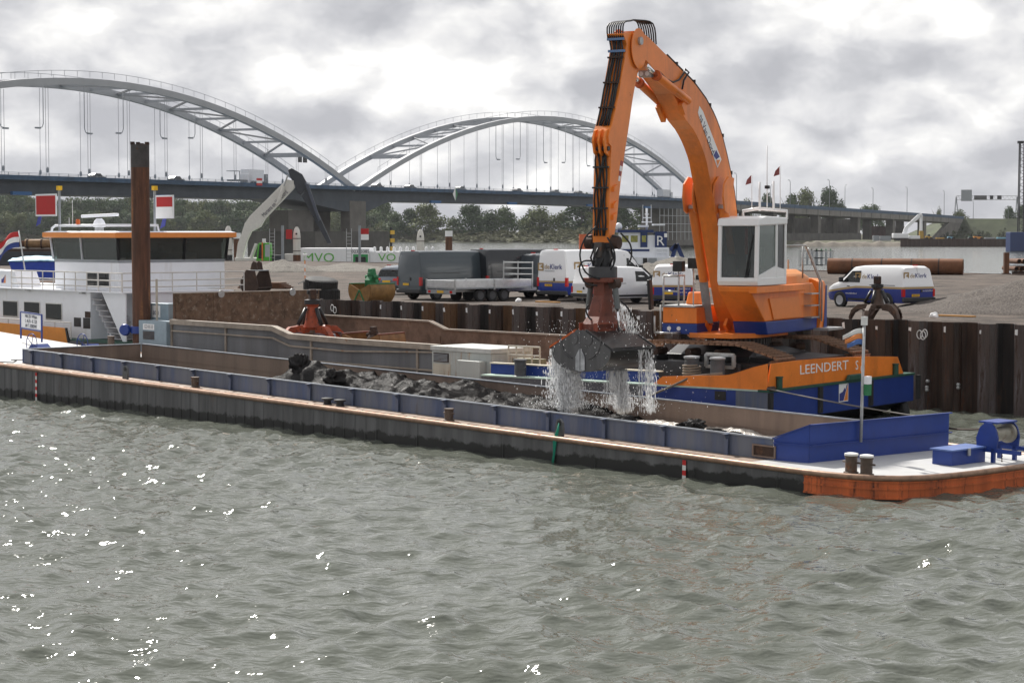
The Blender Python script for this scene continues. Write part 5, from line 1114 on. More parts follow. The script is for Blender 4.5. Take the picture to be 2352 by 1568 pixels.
# small excavator with blue cab in the barge hold
def mini():
    q = GF.px(490,735,1,GBY+3.6); fr = Frame(GF.w((q.x,GBY+3.6,zh)), R(-20)); t = thing('mini_excavator', 'small machine with blue cab and orange arm standing in the grey barge', 'excavator', fr)
    z0 = GF.px(490,735,1,GBY+3.6).z - zh - .2; z1 = GF.px(490,701,1,GBY+3.6).z - zh
    g = G(); g.box(-.9,.9,-.8,.8,.35,max(.9,z0)); g.o('body', BLUE, t, bevel=.05)
    for y in (-.85,.5): g = G(); g.box(-1.1,1.1,y,y+.35,0,.45); g.o('track', RUBBER, t, bevel=.1)
    g = G(); g.prism([(-.55,-.75,z0),(.95,-.75,z0),(.8,-.75,z1-.05),(.72,-.75,z1),(-.5,-.75,z1)], (0,1.3,0)); c = g.o('cab', BLUE, t, bevel=.04)
    g = G(); g.prism([(-.42,-.765,z0+.12),(.15,-.765,z0+.12),(.15,-.765,z1-.15),(-.42,-.765,z1-.15)], (0,.012,0)); g.o('side_window', GLASS, c)
    g = G(); g.prism([(.94,-.6,z0+.1),(.94,.4,z0+.1),(.83,.4,z1-.12),(.83,-.6,z1-.12)], (.015,0,0)); g.o('front_window', mat('cab blue glass', (.12,.2,.23), .05, var=.3), c)
    g = G(); g.box(-.5,.75,-.7,.5,z1+.003,z1+.05); g.o('roof_panel', TXT_W, c)
    g = G(); g.beam((-.5,-.4,z0+.1),(-1.9,-.9,z0+.25),.4,.5); g.o('arm', ORANGE, t, bevel=.04)
mini()

# ------------------------------------------------------------------ white workboat
VX = GF.px(290,783,1,9.6); VF = Frame(GF.w((VX.x,9.6,0)), -TH)
def vessel():
    t = thing('workboat', 'white workboat with orange roof band and dark wheelhouse windows', 'boat', VF)
    zP = lambda px_, py_, y=0.0: VF.px(px_, py_, 1, y)
    zd = zP(150,668).z; zg = zP(90,745).z; Y1 = VF.px(518,600,0,-.25).y
    VW = mat('boat white', (.80,.82,.86), .35, var=.05, sc=1, grime=.16, gcol=(.50,.46,.42), rust=.03, rcol=(.30,.16,.08), rsc=4)
    # hull with orange band
    g = G(); g.box(-22,.6,.0-.9,Y1+1.2,-.8,zg-.55); g.o('hull', HULLG, t)
    zo0 = zP(75,776,-.9).z; zo1 = zP(75,742,-.9).z
    xe = zP(150,760,-.9).x
    g = G(); g.prism([(-22,-.92,zo0-.4),(xe+.35,-.92,zo0-.4),(xe,-.92,zo1-.12),(-22,-.92,zo1)], (0,.06,0)); g.o('bulwark', mat('bulwark orange', (.72,.26,.03), .45, var=.08), t)
    g = G(); g.prism([(xe,-.93,zo1-.11),(xe+.12,-.93,zo1-.11),(xe+.5,-.93,zo0-.45),(xe+.34,-.93,zo0-.45)], (0,.07,0)); g.o('bulwark_edge', BLACK, t)
    g = G(); g.box(-22,.6,-.86,Y1+1.1,zg-.56,zg-.5); g.o('main_deck', DKGREEN, t)
    # deck house
    xs0, xs1 = zP(208,700).x, -.02
    g = G(); g.box(-22,xs0,0,Y1,zg-.5,zd); dh = g.o('deck_house', VW, t)
    g = G(); g.box(xs0,xs1,.95,Y1,zg-.5,zd); g.o('stair_well', VW, dh)
    g = G(); g.prism([(xs1-.02,.0,zg-.6),(xs1-.02,.0,zd),(xs0,.0,zd),(xs0+.12,.0,zd-.15),(xs1-.32,.0,zg-.42)][::1] if False else [(xs1-.28,0,zg-.5),(xs1,0,zg-.5),(xs1,0,zd),(xs0+.95,0,zd)], (0,.05,0)); g.o('stair_cheek', VW, dh)
    for i in range(8):
        z = zg-.45 + (zd-zg+.35)*i/8; x = xs1-.35 - (xs1-xs0-1.0)*i/8; g = G(); g.box(x-1.0,x,.06,.95,z,z+.04); g.o('stair_tread', mat('tread grey', (.4,.4,.41), .6), dh); g = G(); g.box(x-1.0,x-.98,.06,.94,z+.04,z+.25); g.o('stair_riser', VW, dh)
    g = G(); g.box(-22,.1,-.25,Y1+.2,zd+.002,zd+.05); g.o('upper_deck', VW, t)
    # deck house windows with raised surrounds
    for pa, pb in ((16,70),(98,158),(186,247)):
        a = zP(*N(pa*1.0,1210)); 
    for zx0, zx1, zy0, zy1 in ((60,280,615,830),(390,625,630,830),(730,970,655,880)):
        f = lambda zx, zy: zP(*N(zx*.2551, 1050+zy*.2551)); a = f(zx0, zy1); b = f(zx1, zy0)
        g = G(); g.box(a.x-.05,b.x+.05,-.03,-.004,a.z-.05,b.z+.05); wf = g.o('window_frame', WHITEW, dh, bevel=.02); g = G(); g.box(a.x,b.x,-.036,-.032,a.z,b.z); g.o('window_pane', GLASS, wf)
    f = lambda zx, zy: zP(*N(zx*.2551, 1050+zy*.2551))
    for zx0, zx1, zy0, zy1 in ((1165,1270,865,1000),(1310,1415,870,1030)):
        a = f(zx0, zy1); b = f(zx1, zy0); g = G(); g.box(a.x,b.x,-.02,-.003,a.z,b.z); g.o('vent_opening', BLACK, dh)
    a = f(1340,860); b = f(1420,770); g = G(); g.box(a.x,b.x,-.03,-.004,a.z,b.z); g.o('vent_grille', RUSTD, dh)
    for zx, zy in ((465,440),(1320,490)): a = f(zx, zy); g = G(); g.box(a.x-.12,a.x+.12,-.2,-.004,a.z,a.z+.06); g.o('deck_lamp', STEEL, dh)
    # rails on the upper deck
    xa, xb = zP(35,640).x, 0.0
    def rail(p, q, zs, n, nm='rail'):
        p = Vector(p); q = Vector(q)
        for z in zs: g = G(); g.tube([p+Vector((0,0,z)), q+Vector((0,0,z))], .032, 6); g.o('handrail', mat('rail white', (.62,.6,.57), .4, .3), t)
        for i in range(n+1): c = p.lerp(q, i/n); g = G(); g.tube([c, c+Vector((0,0,zs[0]))], .03, 6); g.o('rail_post', mat('rail white', (.62,.6,.57), .4, .3), t)
    hr = zP(150,624,-.2).z - zd
    rail((xa,-.2,zd),(0,-.2,zd),(hr,hr*.62,hr*.3),10); rail((.05,-.2,zd),(.05,Y1+.8,zd),(hr,hr*.62,hr*.3),5)
    rail((-13,-.85,zg-.5),(-3.2,-.85,zg-.5),(.75,.4),7)
    # wheelhouse
    WY = .9; xw0 = zP(126,640,WY).x; xw1 = zP(273,640,WY).x; z0 = zd+.05; zs = zP(273,604,WY).z; zt = zP(273,545,WY).z; zr = zP(273,534,WY).z
    Y1w = VF.px(516,600,0,xw1).y
    g = G(); g.box(xw0,xw1,WY,Y1w,z0,zs); wh = g.o('wheelhouse_base', VW, t, bevel=.02)
    dn = lambda s_, z: [(xw0-s_,WY-s_,z),(xw1+s_,WY-s_,z),(xw1+s_,Y1w+s_,z),(xw0-s_,Y1w+s_,z)]
    g = G(); g.loft([dn(.0,zs+.002), dn(.03,zs+.13)]); g.o('window_sill', GREYP, wh)
    ng, s0, s1 = 0, .03, .12
    # frames + panes, leaning outwards, one pane at a time
    def lean(side, u0, u1, nm):
        # side: 0 near, 1 right, 2 far, 3 left
        def cor(s_, z):
            x0, x1, y0, y1 = xw0-s_, xw1+s_, WY-s_, Y1w+s_
            return {0:(Vector((x0,y0,z)),Vector((x1,y0,z))),1:(Vector((x1,y0,z)),Vector((x1,y1,z))),2:(Vector((x1,y1,z)),Vector((x0,y1,z))),3:(Vector((x0,y1,z)),Vector((x0,y0,z)))}[side]
        (a, b), (c, d) = cor(s0, zs+.13), cor(s1, zt); nrm = (b-a).cross(c-a).normalized()
        g = G(); g.prism([a.lerp(b,u0), a.lerp(b,u1), c.lerp(d,u1), c.lerp(d,u0)], -nrm*.03 if nrm.dot(Vector((0,0,0))-a) < 9e9 else nrm*.03); g.o('wheelhouse_window', mat('clear tinted glass', (.35,.40,.38), .02, var=.02, trans=.92, spec=.5), wh)
        for u in (u0, u1): p, q = a.lerp(b,u), c.lerp(d,u); g = G(); g.beam(p, q, .10, .10); g.o('window_mullion', VW if side in (0,3) else BLACK, wh)
    lean(0,0,.46,''); lean(0,.46,1,''); lean(1,0,.22,''); lean(1,.22,.6,''); lean(1,.6,1,''); lean(2,0,1,''); lean(3,0,1,'')
    rf = lambda s_, z: [(xw0-s_,WY-s_,z),(xw1+s_,WY-s_,z),(xw1+s_,Y1w+s_,z),(xw0-s_,Y1w+s_,z)]
    g = G(); g.loft([rf(.33,zt-.03), rf(.40,zt+.0), rf(.40,zr+.0)]); g.o('roof_band', mat('roof orange', (.78,.27,.06), .4, var=.05), wh)
    g = G(); g.loft([rf(.38,zr+.002), rf(.2,zr+.06)]); g.o('roof', VW, wh)
    g = G(); g.box(xw0+.05,xw1-.05,WY+.05,Y1w-.05,zt-.25,zt); g.o('headlining', BLACK, wh)
    # crumpled covers behind two windows and helmsman's seat block
    g = G(); g.box(xw1-1.3,xw1-.5,WY+1.2,Y1w-1.2,zs,zs+.45); g.o('helm_console', BLACK, wh, bevel=.05)
    for yy in (WY+2.0,Y1w-2.2): g = G(); g.box(xw1-2.3,xw1-1.8,yy,yy+.5,zs-.1,zs+.75); g.o('helm_seat', BLACK, wh, bevel=.08)
    g = G(); g.box(xw0+.1,xw0+.14,WY+.1,Y1w-.1,zs,zt); g.box(xw0+.1,xw1-.1,Y1w-.14,Y1w-.1,zs,zt); g.o('dark_lining', BLACK, wh)
    CV = mat('grey cover cloth', (.14,.14,.15), .6, var=.4, bump=.8, bsc=5)
    g = G(); g.box(xw0+.3,xw0+2.4,WY+.18,WY+.22,zs+.15,zt-.12); g.o('window_cover', CV, wh)
    # base window
    a = zP(*N(0*1,0)) if False else zP(200,655,WY); b = zP(250,628,WY); g = G(); g.box(a.x,b.x,WY-.02,WY-.004,a.z,b.z); wdw = g.o('base_window', GLASS, wh)
    g = G(); g.box((a.x+b.x)/2-.03,(a.x+b.x)/2+.03,WY-.03,WY-.021,a.z,b.z); g.o('window_mullion', STEEL, wdw)
    # roof rail arch, radar, lamps, masts
    zr2 = zP(150,518,WY).z
    g = G(); g.tube([(xw0-.25,WY,zr-.1),(xw0-.2,WY,zr2-.12),(xw0+.1,WY,zr2),(xw1,WY,zr2),(xw1,Y1w*.45,zr2),(xw1+.1,Y1w*.45,zr)], .055, 8); g.o('roof_rail', VW, wh, smooth=True)
    rc = zP(228,520,WY+1.2); g = G(); g.lathe([(.28,0),(.3,.12),(.22,.3),(.12,.4)], (rc.x,WY+1.2,zr+.25), n=14); rd = g.o('radar_pedestal', VW, wh, smooth=35)
    ra, rb = zP(188,497,WY+1.0), zP(271,493,WY+1.4); g = G(); g.beam(ra, rb, .14, .13); g.o('radar_scanner', VW, rd, bevel=.03)
    g = G(); g.box(rc.x-.15,rc.x+.15,WY+1.05,WY+1.35,zr+.05,zr+.26); g.o('radar_foot', STEEL, rd)
    c = zP(179,515,WY); g = G(); g.lathe([(.1,0),(.1,.18),(.06,.24)], (c.x,WY,zr2+.05), n=10); g.o('amber_beacon', mat('amber lens', (.6,.12,.02), .3), wh)
    for px_, pt in ((167,460),(159,500)): a = zP(px_, 520, WY); b = zP(px_, pt, WY); g = G(); g.tube([(a.x,WY,zr2),(a.x,WY,b.z)], .012, 5); g.o('whip_antenna', TXT_W, wh)
    # signal boards on masts
    for (x0, x1, y0, y1, mx_, lab) in ((86,129,449,493,137,0),(362,398,452,498,356,1)):
        pl_ = WY if lab == 0 else Y1w*.5
        P = (lambda x, y: zP(x, y, WY)) if lab == 0 else (lambda x, y: VF.px(x, y, 1, Y1w*.5))
        a = P(x0, y1); b = P(x1, y0); mb = P(mx_, 515); mt = P(mx_, 432); yy = a.y
        g = G(); g.tube([(mb.x,yy,zr-.1),(mb.x,yy,mt.z)], .06, 8); ms = g.o('signal_mast', GREYP, t, smooth=True)
        g = G(); g.box(a.x-.08,b.x+.08,yy-.05,yy-.01,a.z-.08,b.z+.08); bd = g.o('board_frame', WHITE, ms)
        zc = a.z if lab == 0 else (a.z+b.z)/2
        g = G(); g.box(a.x,b.x,yy-.062,yy-.052,zc,b.z); g.o('board_red_field', mat('signal red', (.42,.012,.012), .55, var=.05), bd)
        if lab: g = G(); g.box(a.x,b.x,yy-.062,yy-.052,a.z,zc-.004); g.o('board_white_field', TXT_W, bd)
        g = G(); g.beam((a.x-.1,yy,(a.z+b.z)/2),(mb.x,yy,(a.z+b.z)/2),.06); g.o('board_arm', GREYP, ms)
        g = G(); g.box(mb.x-.1,mb.x+.1,yy-.1,yy+.1,mt.z-.1,mt.z+.1); g.o('mast_lamp', YELLOW, ms)
        # pennant under the board
        c = P((x0+x1)/2-14 if lab == 0 else (x0+x1)/2, y1+6); g = G(); g.prism([(c.x-.25,yy,c.z),(c.x+.1,yy,c.z+.1),(c.x-.05,yy,c.z-.3),(c.x-.45,yy,c.z-.42)], (0,.01,0)); g.o('pennant', mat('pennant blue', (.06,.07,.3), .8), ms)
    # funnel with emblem at the left edge
    a = zP(0,665,.5); b = zP(32,622,.5); g = G(); g.prism([(a.x-4,.3,zd),(zP(45,665,.3).x,.3,zd),(zP(32,622,.3).x,.3,b.z),(a.x-4,.3,b.z+.05)], (0,1.2,0)); fn = g.o('funnel', VW, t, bevel=.02)
    c = zP(8,640,.29); logo(fn, basis((c.x,.295,c.z),(1,0,0),(0,0,1)), .45)
    # ensign
    fa = zP(63,610,1.2); fb = zP(43,530,1.2); g = G(); g.tube([(fa.x,1.2,zd),(fb.x,1.2,fb.z)], .035, 8); st = g.o('ensign_staff', STEEL, t, smooth=True)
    cloth((fb.x+.02,1.2,fb.z-.05), 1.5, .75, 12, 3, .16, [mat('ensign red', (.45,.03,.03), .8), mat('ensign white', (.75,.75,.75), .8), mat('ensign blue', (.03,.05,.2), .8)], 3, st, 0, (-.95,-.3,0), .45)
vessel()
# spud pile beside the boat
def spud():
    q = GF.px(326,792,1,8.9); w = GF.w((q.x,8.9,0)); r = 21*w.y/FPX; zt = dp(326,333,w.y).z
    t = thing('spud_pile', 'tall rusty steel tube pile with grey top beside the boat', 'steel pile', loc=(w.x,w.y,0))
    g = G(); g.pipe((0,0,-1.5),(0,0,zt-.95), r, r-.03, 28); g.o('pile_shaft', mat('pile rust', (.095,.04,.022), .75, var=.6, sc=4, streak=True, rust=.45, rcol=(.22,.095,.035), rsc=2.2, bump=.4, grime=.4, gcol=(.045,.025,.02)), t, smooth=40)
    g = G(); g.pipe((0,0,zt-.948),(0,0,zt), r+.003, r-.03, 28); g.o('pile_head', mat('pile top grey', (.055,.052,.05), .7, var=.35, rust=.3, rcol=(.11,.05,.03)), t, smooth=40)
    g = G()
    for k in range(9): a = k*.5-.5; g.box(r*math.cos(a)*.8-.08,r*math.cos(a)*.8+.08,r*math.sin(a)*.8-.08,r*math.sin(a)*.8+.08,zt,zt+.03+.05*(k%3))
    g.o('torn_rim', RUSTD, t)
    g = G(); g.pipe((0,0,zt-4.45),(0,0,zt-4.40), r+.012, r, 28); g.o('weld_seam', RUST, t)
    zc = dp(326,757,w.y).z; g = G(); g.pipe((0,0,zc-.15),(0,0,zc+.15), r+.08, r+.005, 24); cl = g.o('pile_clamp', BLUE, t, smooth=40)
    g = G(); g.lathe([(.22,-.12),(.26,0),(.22,.12)], (-r-.3,-.1,zc), (.3,1,0), 18); g.o('clamp_wheel', BLUE, cl, smooth=35)
spud()
# ------------------------------------------------------------------ vehicles on the quay
TYRE = mat('tyre', (.018,.018,.019), .8, var=.2); RIM = mat('alloy rim', (.45,.46,.48), .35, .2); DARKRIM = mat('steel rim', (.08,.08,.085), .5, .3)
LAMPR = mat('tail lamp red', (.5,.01,.01), .2, var=.1); PLASTIC = mat('grey plastic', (.035,.037,.04), .6)
def paint(name, col): return mat(name, col, .22, 0, var=.03, coat=.4)
def livery(name, zs, top, low, stripe, slope=0):
    m = mat(name, low, .25, coat=.4, var=.02); nt = m.node_tree; b = nt.nodes['Principled BSDF']
    c = nt.nodes.new('ShaderNodeTexCoord'); s = nt.nodes.new('ShaderNodeSeparateXYZ'); nt.links.new(c.outputs['Object'], s.inputs[0]); zo = s.outputs[2]
    if slope:
        mr = nt.nodes.new('ShaderNodeMapRange'); mr.inputs[1].default_value = 3.0; mr.inputs[2].default_value = 5.0; mr.inputs[3].default_value = 0; mr.inputs[4].default_value = slope; nt.links.new(s.outputs[0], mr.inputs[0])
        ad = nt.nodes.new('ShaderNodeMath'); ad.operation = 'ADD'; nt.links.new(zo, ad.inputs[0]); nt.links.new(mr.outputs[0], ad.inputs[1]); zo = ad.outputs[0]
    mv = nt.nodes.new('ShaderNodeMath'); mv.operation = 'DIVIDE'; mv.inputs[1].default_value = 3.0; nt.links.new(zo, mv.inputs[0])
    r = nt.nodes.new('ShaderNodeValToRGB'); r.color_ramp.interpolation = 'CONSTANT'; e = r.color_ramp.elements
    e[0].color = (*low,1); e[1].position = zs/3; e[1].color = (*stripe,1); k = e.new((zs+.10)/3); k.color = (*top,1)
    nt.links.new(mv.outputs[0], r.inputs[0]); nt.links.new(r.outputs[0], b.inputs['Base Color']); return m
KINDS = {  # stations: x/L, z bottom, z top, half width factor ; tumblehome at roof
 'high': dict(st=[(0,.42,.93,.93),(.012,.36,.99,.99),(.05,.36,1,1),(.40,.36,1,1),(.66,.36,.995,1),(.73,.36,.965,1),(.80,.36,.80,1),(.855,.36,.62,1),(.91,.38,.52,.98),(.965,.40,.46,.93),(1,.45,.36,.80)], tum=.86),
 'mid': dict(st=[(0,.36,.55,.93),(.010,.32,.60,.97),(.03,.30,.95,.98),(.07,.30,.99,1),(.3,.30,1,1),(.55,.30,.99,1),(.66,.30,.955,1),(.75,.30,.76,1),(.82,.30,.62,1),(.90,.32,.55,.97),(.96,.34,.48,.92),(1,.40,.36,.80)], tum=.84),
 'suv': dict(st=[(0,.34,.50,.90),(.02,.28,.60,.96),(.10,.26,.92,.98),(.17,.26,.985,1),(.35,.26,1,1),(.50,.26,.98,1),(.58,.26,.90,1),(.70,.26,.64,1),(.80,.28,.60,.98),(.93,.30,.54,.93),(1,.36,.40,.78)], tum=.74)}
def vehicle(name, label, cat, kind, corner_px, side, hdg, L, Wd, H, body_m, wheels=(.17,.80), wr=.33, glass_rear=False, rim=None, z=None, group=None):
    z = ZQ if z is None else z; c = gp(*corner_px, z); h = R(hdg); rot = Matrix.Rotation(h, 4, 'Z'); cl = Vector((0, side*Wd/2, 0)); o = c - (rot @ cl)
    t = thing(name, label, cat, loc=(o.x, o.y, z-.03), rz=h, group=group)
    K = KINDS[kind]; tm = K['tum']; g = G(); rings = []; st = []
    for fx, zb, zt, wf in K['st']: st.append((fx*L, zb, zt*H, wf*Wd/2))
    def prof(zb, zt, hw):
        zs = zb + (H*.48-zb)*1.0; zs = min(zs, zt*.9); r = min(.16, (zt-zs)*.3)
        k = (zt-zs)/(H-H*.48) if H > 0 else 1; ht = hw*(1-(1-tm)*min(1, max(.15, k)))
        hf = [(0,zb),(hw*.93,zb),(hw*.985,zb+.12),(hw,zs),(hw*.5+ht*.5,(zs+zt)/2+.02),(ht+.005,zt-r),(ht-r*.35,zt-r*.3),(ht-r*1.1,zt),(0,zt+.012)]
        return hf
    for x, zb, zt, hw in st:
        hf = prof(zb, zt, hw); rings.append([Vector((x,-y,zz)) for y, zz in hf] + [Vector((x,y,zz)) for y, zz in hf[::-1][1:-1]])
    g.loft(rings); body = g.o('body', body_m, t, smooth=28)
    def at(x):
        for a, b in zip(st, st[1:]):
            if a[0] <= x <= b[0]: f = (x-a[0])/(b[0]-a[0]); return [p+(q-p)*f for p, q in zip(a, b)]
        return st[-1]
    def yside(x, zz):
        _, zb, zt, hw = at(x); hf = prof(zb, zt, hw)
        for (y0, z0), (y1, z1) in zip(hf[1:], hf[2:]):
            if z0 <= zz <= z1 and z1 > z0: return y0 + (y1-y0)*(zz-z0)/(z1-z0)
        return hw
    def panel(nm, pts, m, s, th=.008, par=None):           # pts (x,z) on side s
        V = [Vector((x, s*(yside(x, zz)+.004), zz)) for x, zz in pts]; g = G(); g.prism(V, (0, s*th, 0)); return g.o(nm, m, par or body)
    def rear(nm, y0, y1, z0, z1, m, x=-.012, th=.012):
        xx = lambda zz: next((a[0]+(b[0]-a[0])*(zz-a[2])/(b[2]-a[2]) for a, b in zip(st, st[1:]) if a[2] <= zz <= b[2] and b[2] > a[2]), 0) if zz > st[0][2] else 0
        a, b = xx(z0), xx(z1); V = [Vector((a+x,y0,z0)),Vector((a+x,y1,z0)),Vector((b+x,y1,z1)),Vector((b+x,y0,z1))]; g = G(); g.prism(V, (th,0,0)); return g.o(nm, m, body)
    hw = Wd/2
    for fx in wheels:
        for s in (1,-1):
            w = thing_part('wheel', t); w.location = (fx*L, s*(hw-.085), wr)
            g = G(); g.lathe([(wr*.62,-.11),(wr*.9,-.115),(wr,-.08),(wr,.08),(wr*.9,.115),(wr*.62,.11)], (0,0,0), (0,1,0), 22); g.o('tyre', TYRE, w, smooth=35)
            g = G(); g.lathe([(wr*.05,s*.112),(wr*.2,s*.125),(wr*.55,s*.118),(wr*.62,s*.128),(wr*.66,s*.10)], (0,0,0), (0,1,0), 18); g.o('rim', rim or RIM, w, smooth=35)
            g = G(); a = [k*math.pi/9 for k in range(10)]; V = [Vector((fx*L+(wr+.07)*math.cos(q), s*(hw+.003), wr+(wr+.07)*math.sin(q))) for q in a] + [Vector((fx*L+(wr+.0)*math.cos(q), s*(hw+.003), wr+(wr+.0)*math.sin(q))) for q in a[::-1]]; g.prism(V, (0,s*.006,0)); g.o('wheel_arch', PLASTIC, body)
            g = G(); g.lathe([(wr+.04,-.03),(wr+.04,.03)], (fx*L, s*(hw-.027), wr+.03), (0,1,0), 18); g.o('wheel_well', BLACK, body)
    # cab side windows, windscreen
    if kind == 'high': win = [(.69*L,H*.60),(.835*L,H*.585),(.775*L,H*.82),(.69*L,H*.83)]; wsx = ((.745,.955),(.85,.635))
    elif kind == 'mid': win = [(.55*L,H*.60),(.775*L,H*.60),(.665*L,H*.86),(.55*L,H*.87)]; wsx = ((.67,.95),(.815,.63))
    else: win = [(.16*L,H*.63),(.665*L,H*.62),(.53*L,H*.90),(.24*L,H*.90)]; wsx = ((.57,.91),(.69,.655))
    for s in (1,-1): panel('side_window', win, GLASS, s)
    (xa, za), (xb, zb_) = wsx; y0, y1 = hw*tm*.93, hw*.9
    g = G(); g.prism([Vector((xa*L+.03,-y0,za*H)),Vector((xa*L+.03,y0,za*H)),Vector((xb*L+.02,y1,zb_*H)),Vector((xb*L+.02,-y1,zb_*H))], (.012,0,.012)); g.o('windscreen', GLASS, body)
    for s in (1,-1):
        mx_ = win[1][0]-.05; g = G(); g.box(mx_-.08,mx_+.06,s*(hw+.02) if s > 0 else -hw-.22,(hw+.22) if s > 0 else -hw-.02,H*.6,H*.6+.24); g.o('wing_mirror', PLASTIC, body, bevel=.03)
    # rear: bumper, lamps, plate, door gap, handle
    g = G(); g.box(-.09,.10,-hw*.97,hw*.97,.36,.56); g.o('rear_bumper', PLASTIC, t, bevel=.04)
    zl0, zl1 = (H*.30, H*.47) if kind != 'suv' else (H*.50, H*.58)
    for s in (1,-1):
        a, b = (hw*.86, hw*.985) if kind != 'suv' else (hw*.45, hw*.97); rear('tail_lamp', s*a if s > 0 else -b, s*b if s > 0 else -a, zl0, zl1, LAMPR, -.02, .02)
        panel('tail_lamp_side', [(.02,zl0),(.10,zl0),(.10,zl1),(.02,zl1)], LAMPR, s)
    pz = H*.30 if kind != 'suv' else H*.44
    p = rear('number_plate', hw*-.02+.0, hw*.46, pz, pz+.115, YELLOW, -.03, .012) if kind != 'suv' else rear('number_plate', -.26, .26, pz, pz+.115, YELLOW, -.03, .012)
    if not glass_rear: rear('door_gap', -.006, .006, .58, H*.95, BLACK, -.008, .006)
    else: rear('rear_window', -hw*.72, hw*.72, H*.63, H*.86, GLASS, -.015, .01)
    if kind != 'suv':
        rear('door_handle', -.2, -.1, H*.40, H*.46, BLACK, -.03, .02)
        for s in (1,-1):
            panel('door_rail', [(.10*L,H*.545),(.42*L,H*.545),(.42*L,H*.558),(.10*L,H*.558)], PLASTIC, s, .01)
            panel('door_gap', [(.43*L,.5),(.433*L,.5),(.433*L,H*.93),(.43*L,H*.93)], BLACK, s, .003); panel('door_gap', [(.665*L,.5),(.668*L,.5),(.668*L,H*.9),(.665*L,H*.9)], BLACK, s, .003)
            panel('door_handle', [(.675*L,H*.50),(.705*L,H*.50),(.705*L,H*.52),(.675*L,H*.52)], PLASTIC, s, .03)
            panel('sill', [(.26*L,.37),(.70*L,.37),(.70*L,.46),(.26*L,.46)], PLASTIC, s, .01)
    g = G(); g.box(.03*L+.05,.03*L+.13,-.12,.12,H-.005,H+.045); g.o('brake_lamp', LAMPR, body)
    return t, body, yside, rear, panel
def thing_part(name, parent):
    g = G(); g.box(-.05,.05,-.05,.05,-.05,.05); return g.o(name, DARKRIM, parent)
GOLD = mat('gold lettering', (.36,.24,.10), .5, var=.03); DKB = mat('blue lettering', (.02,.035,.20), .5, var=.03)
def klerk_sign(body, mtx, s):
    g = G(); R3 = mtx.to_3x3(); P = lambda x, y, z=0: mtx @ Vector((x*s, y*s, z))
    for x0, x1, y0, y1 in ((-1.25,-.75,.17,.26),(-1.25,-.75,-.26,-.17),(-1.25,-1.15,-.17,.17),(-.84,-.75,-.17,.17)): g.prism([P(x0,y0),P(x1,y0),P(x1,y1),P(x0,y1)], R3 @ Vector((0,0,.004)))
    g.prism([P(-.75,.2),P(-1.05,0),P(-.9,-.05),P(-.75,-.2)], R3 @ Vector((0,0,.005))); g.o('logo_mark', GOLD, body)
    text('de', .46*s, 'logo_lettering', GOLD, body, mtx @ Matrix.Translation((-.42*s,0,.003)), .002); text('Klerk', .5*s, 'logo_lettering', DKB, body, mtx @ Matrix.Translation((.38*s,0,.003)), .002)
    g = G(); g.prism([P(-.62,-.30),P(.25,-.30),P(.25,-.26),P(-.62,-.26)], R3 @ Vector((0,0,.003))); g.o('logo_strapline', GREYP, body)
def rear_basis(y, z, x=-.03): return basis((x, y, z), (0,-1,0), (0,0,1))
def side_basis(x, z, y, s): return basis((x, y, z), (-s,0,0), (0,0,1))
ANTH = paint('anthracite van paint', (.045,.06,.07)); BLKV = paint('black van paint', (.012,.014,.018)); GRYV = paint('slate van paint', (.05,.06,.07)); WHTV = paint('white van paint', (.78,.79,.80)); SILV = paint('silver grey car paint', (.13,.15,.18))
vehicle('parked_van', 'dark grey high roof van with red side tail lamps beside the silver car', 'van', 'high', (967,689), -1, 40, 5.99, 2.05, 2.52, ANTH, rim=DARKRIM)
vehicle('parked_van', 'black high roof van parked behind the flat trailer', 'van', 'high', (1120,686), -1, 34, 5.9, 2.0, 2.6, BLKV, rim=DARKRIM)
vehicle('parked_van', 'slate grey lower van between the trailer and the blue and white van', 'van', 'mid', (1186,684), 1, 46, 5.3, 1.95, 2.38, GRYV, rim=DARKRIM)
LV1 = livery('van livery', .95, (.78,.79,.80), (.018,.04,.24), (.34,.25,.13)); LV2 = livery('van livery low', .93, (.80,.81,.82), (.018,.04,.24), (.42,.30,.14), .25)
t, body, ys, rear, panel = vehicle('parked_van', 'high roof white van with blue lower half lettered deKlerk on its rear', 'van', 'high', (1303,693), -1, 47, 6.8, 2.04, 2.6, LV1, rim=DARKRIM)
klerk_sign(body, rear_basis(0,1.75), .74); klerk_sign(body, side_basis(1.75,1.75,-(ys(1.75,1.75)+.008),-1), .95)
text('VX-482-K', .09, 'plate_number', TXT_K, body, rear_basis(.23,.835,-.036), .001)
t, body, ys, rear, panel = vehicle('parked_van', 'small plain white van beside the clamshell frame', 'van', 'mid', (1362,699), -1, 33, 4.7, 1.82, 1.83, WHTV, wheels=(.22,.82), wr=.31)
t, body, ys, rear, panel = vehicle('parked_van', 'white and blue deKlerk van seen from behind next to the excavator', 'van', 'mid', (1495,704), 1, 84, 5.05, 2.0, 1.98, LV2, wheels=(.2,.80))
klerk_sign(body, rear_basis(.1,1.52,.09), .64)
for k, s_ in enumerate(('www.deklerkbv.nl','waterbouw')): text(s_, .10, 'rear_lettering', TXT_W, body, rear_basis(-.45,.86-.16*k,-.02), .002)
t, body, ys, rear, panel = vehicle('parked_van', 'white and blue deKlerk van with black wheel arches standing by the gravel heap', 'van', 'mid', (2073,711), 1, 124, 5.05, 2.03, 1.98, LV2, wheels=(.2,.80), wr=.35)
klerk_sign(body, rear_basis(.05,1.52,.09), .66); klerk_sign(body, side_basis(2.2,1.45,ys(2.2,1.45)+.008,1), .72)
text('www.deklerkbv.nl', .10, 'side_lettering', TXT_W, body, side_basis(3.3,.68,ys(3.3,.68)+.012,1), .002)
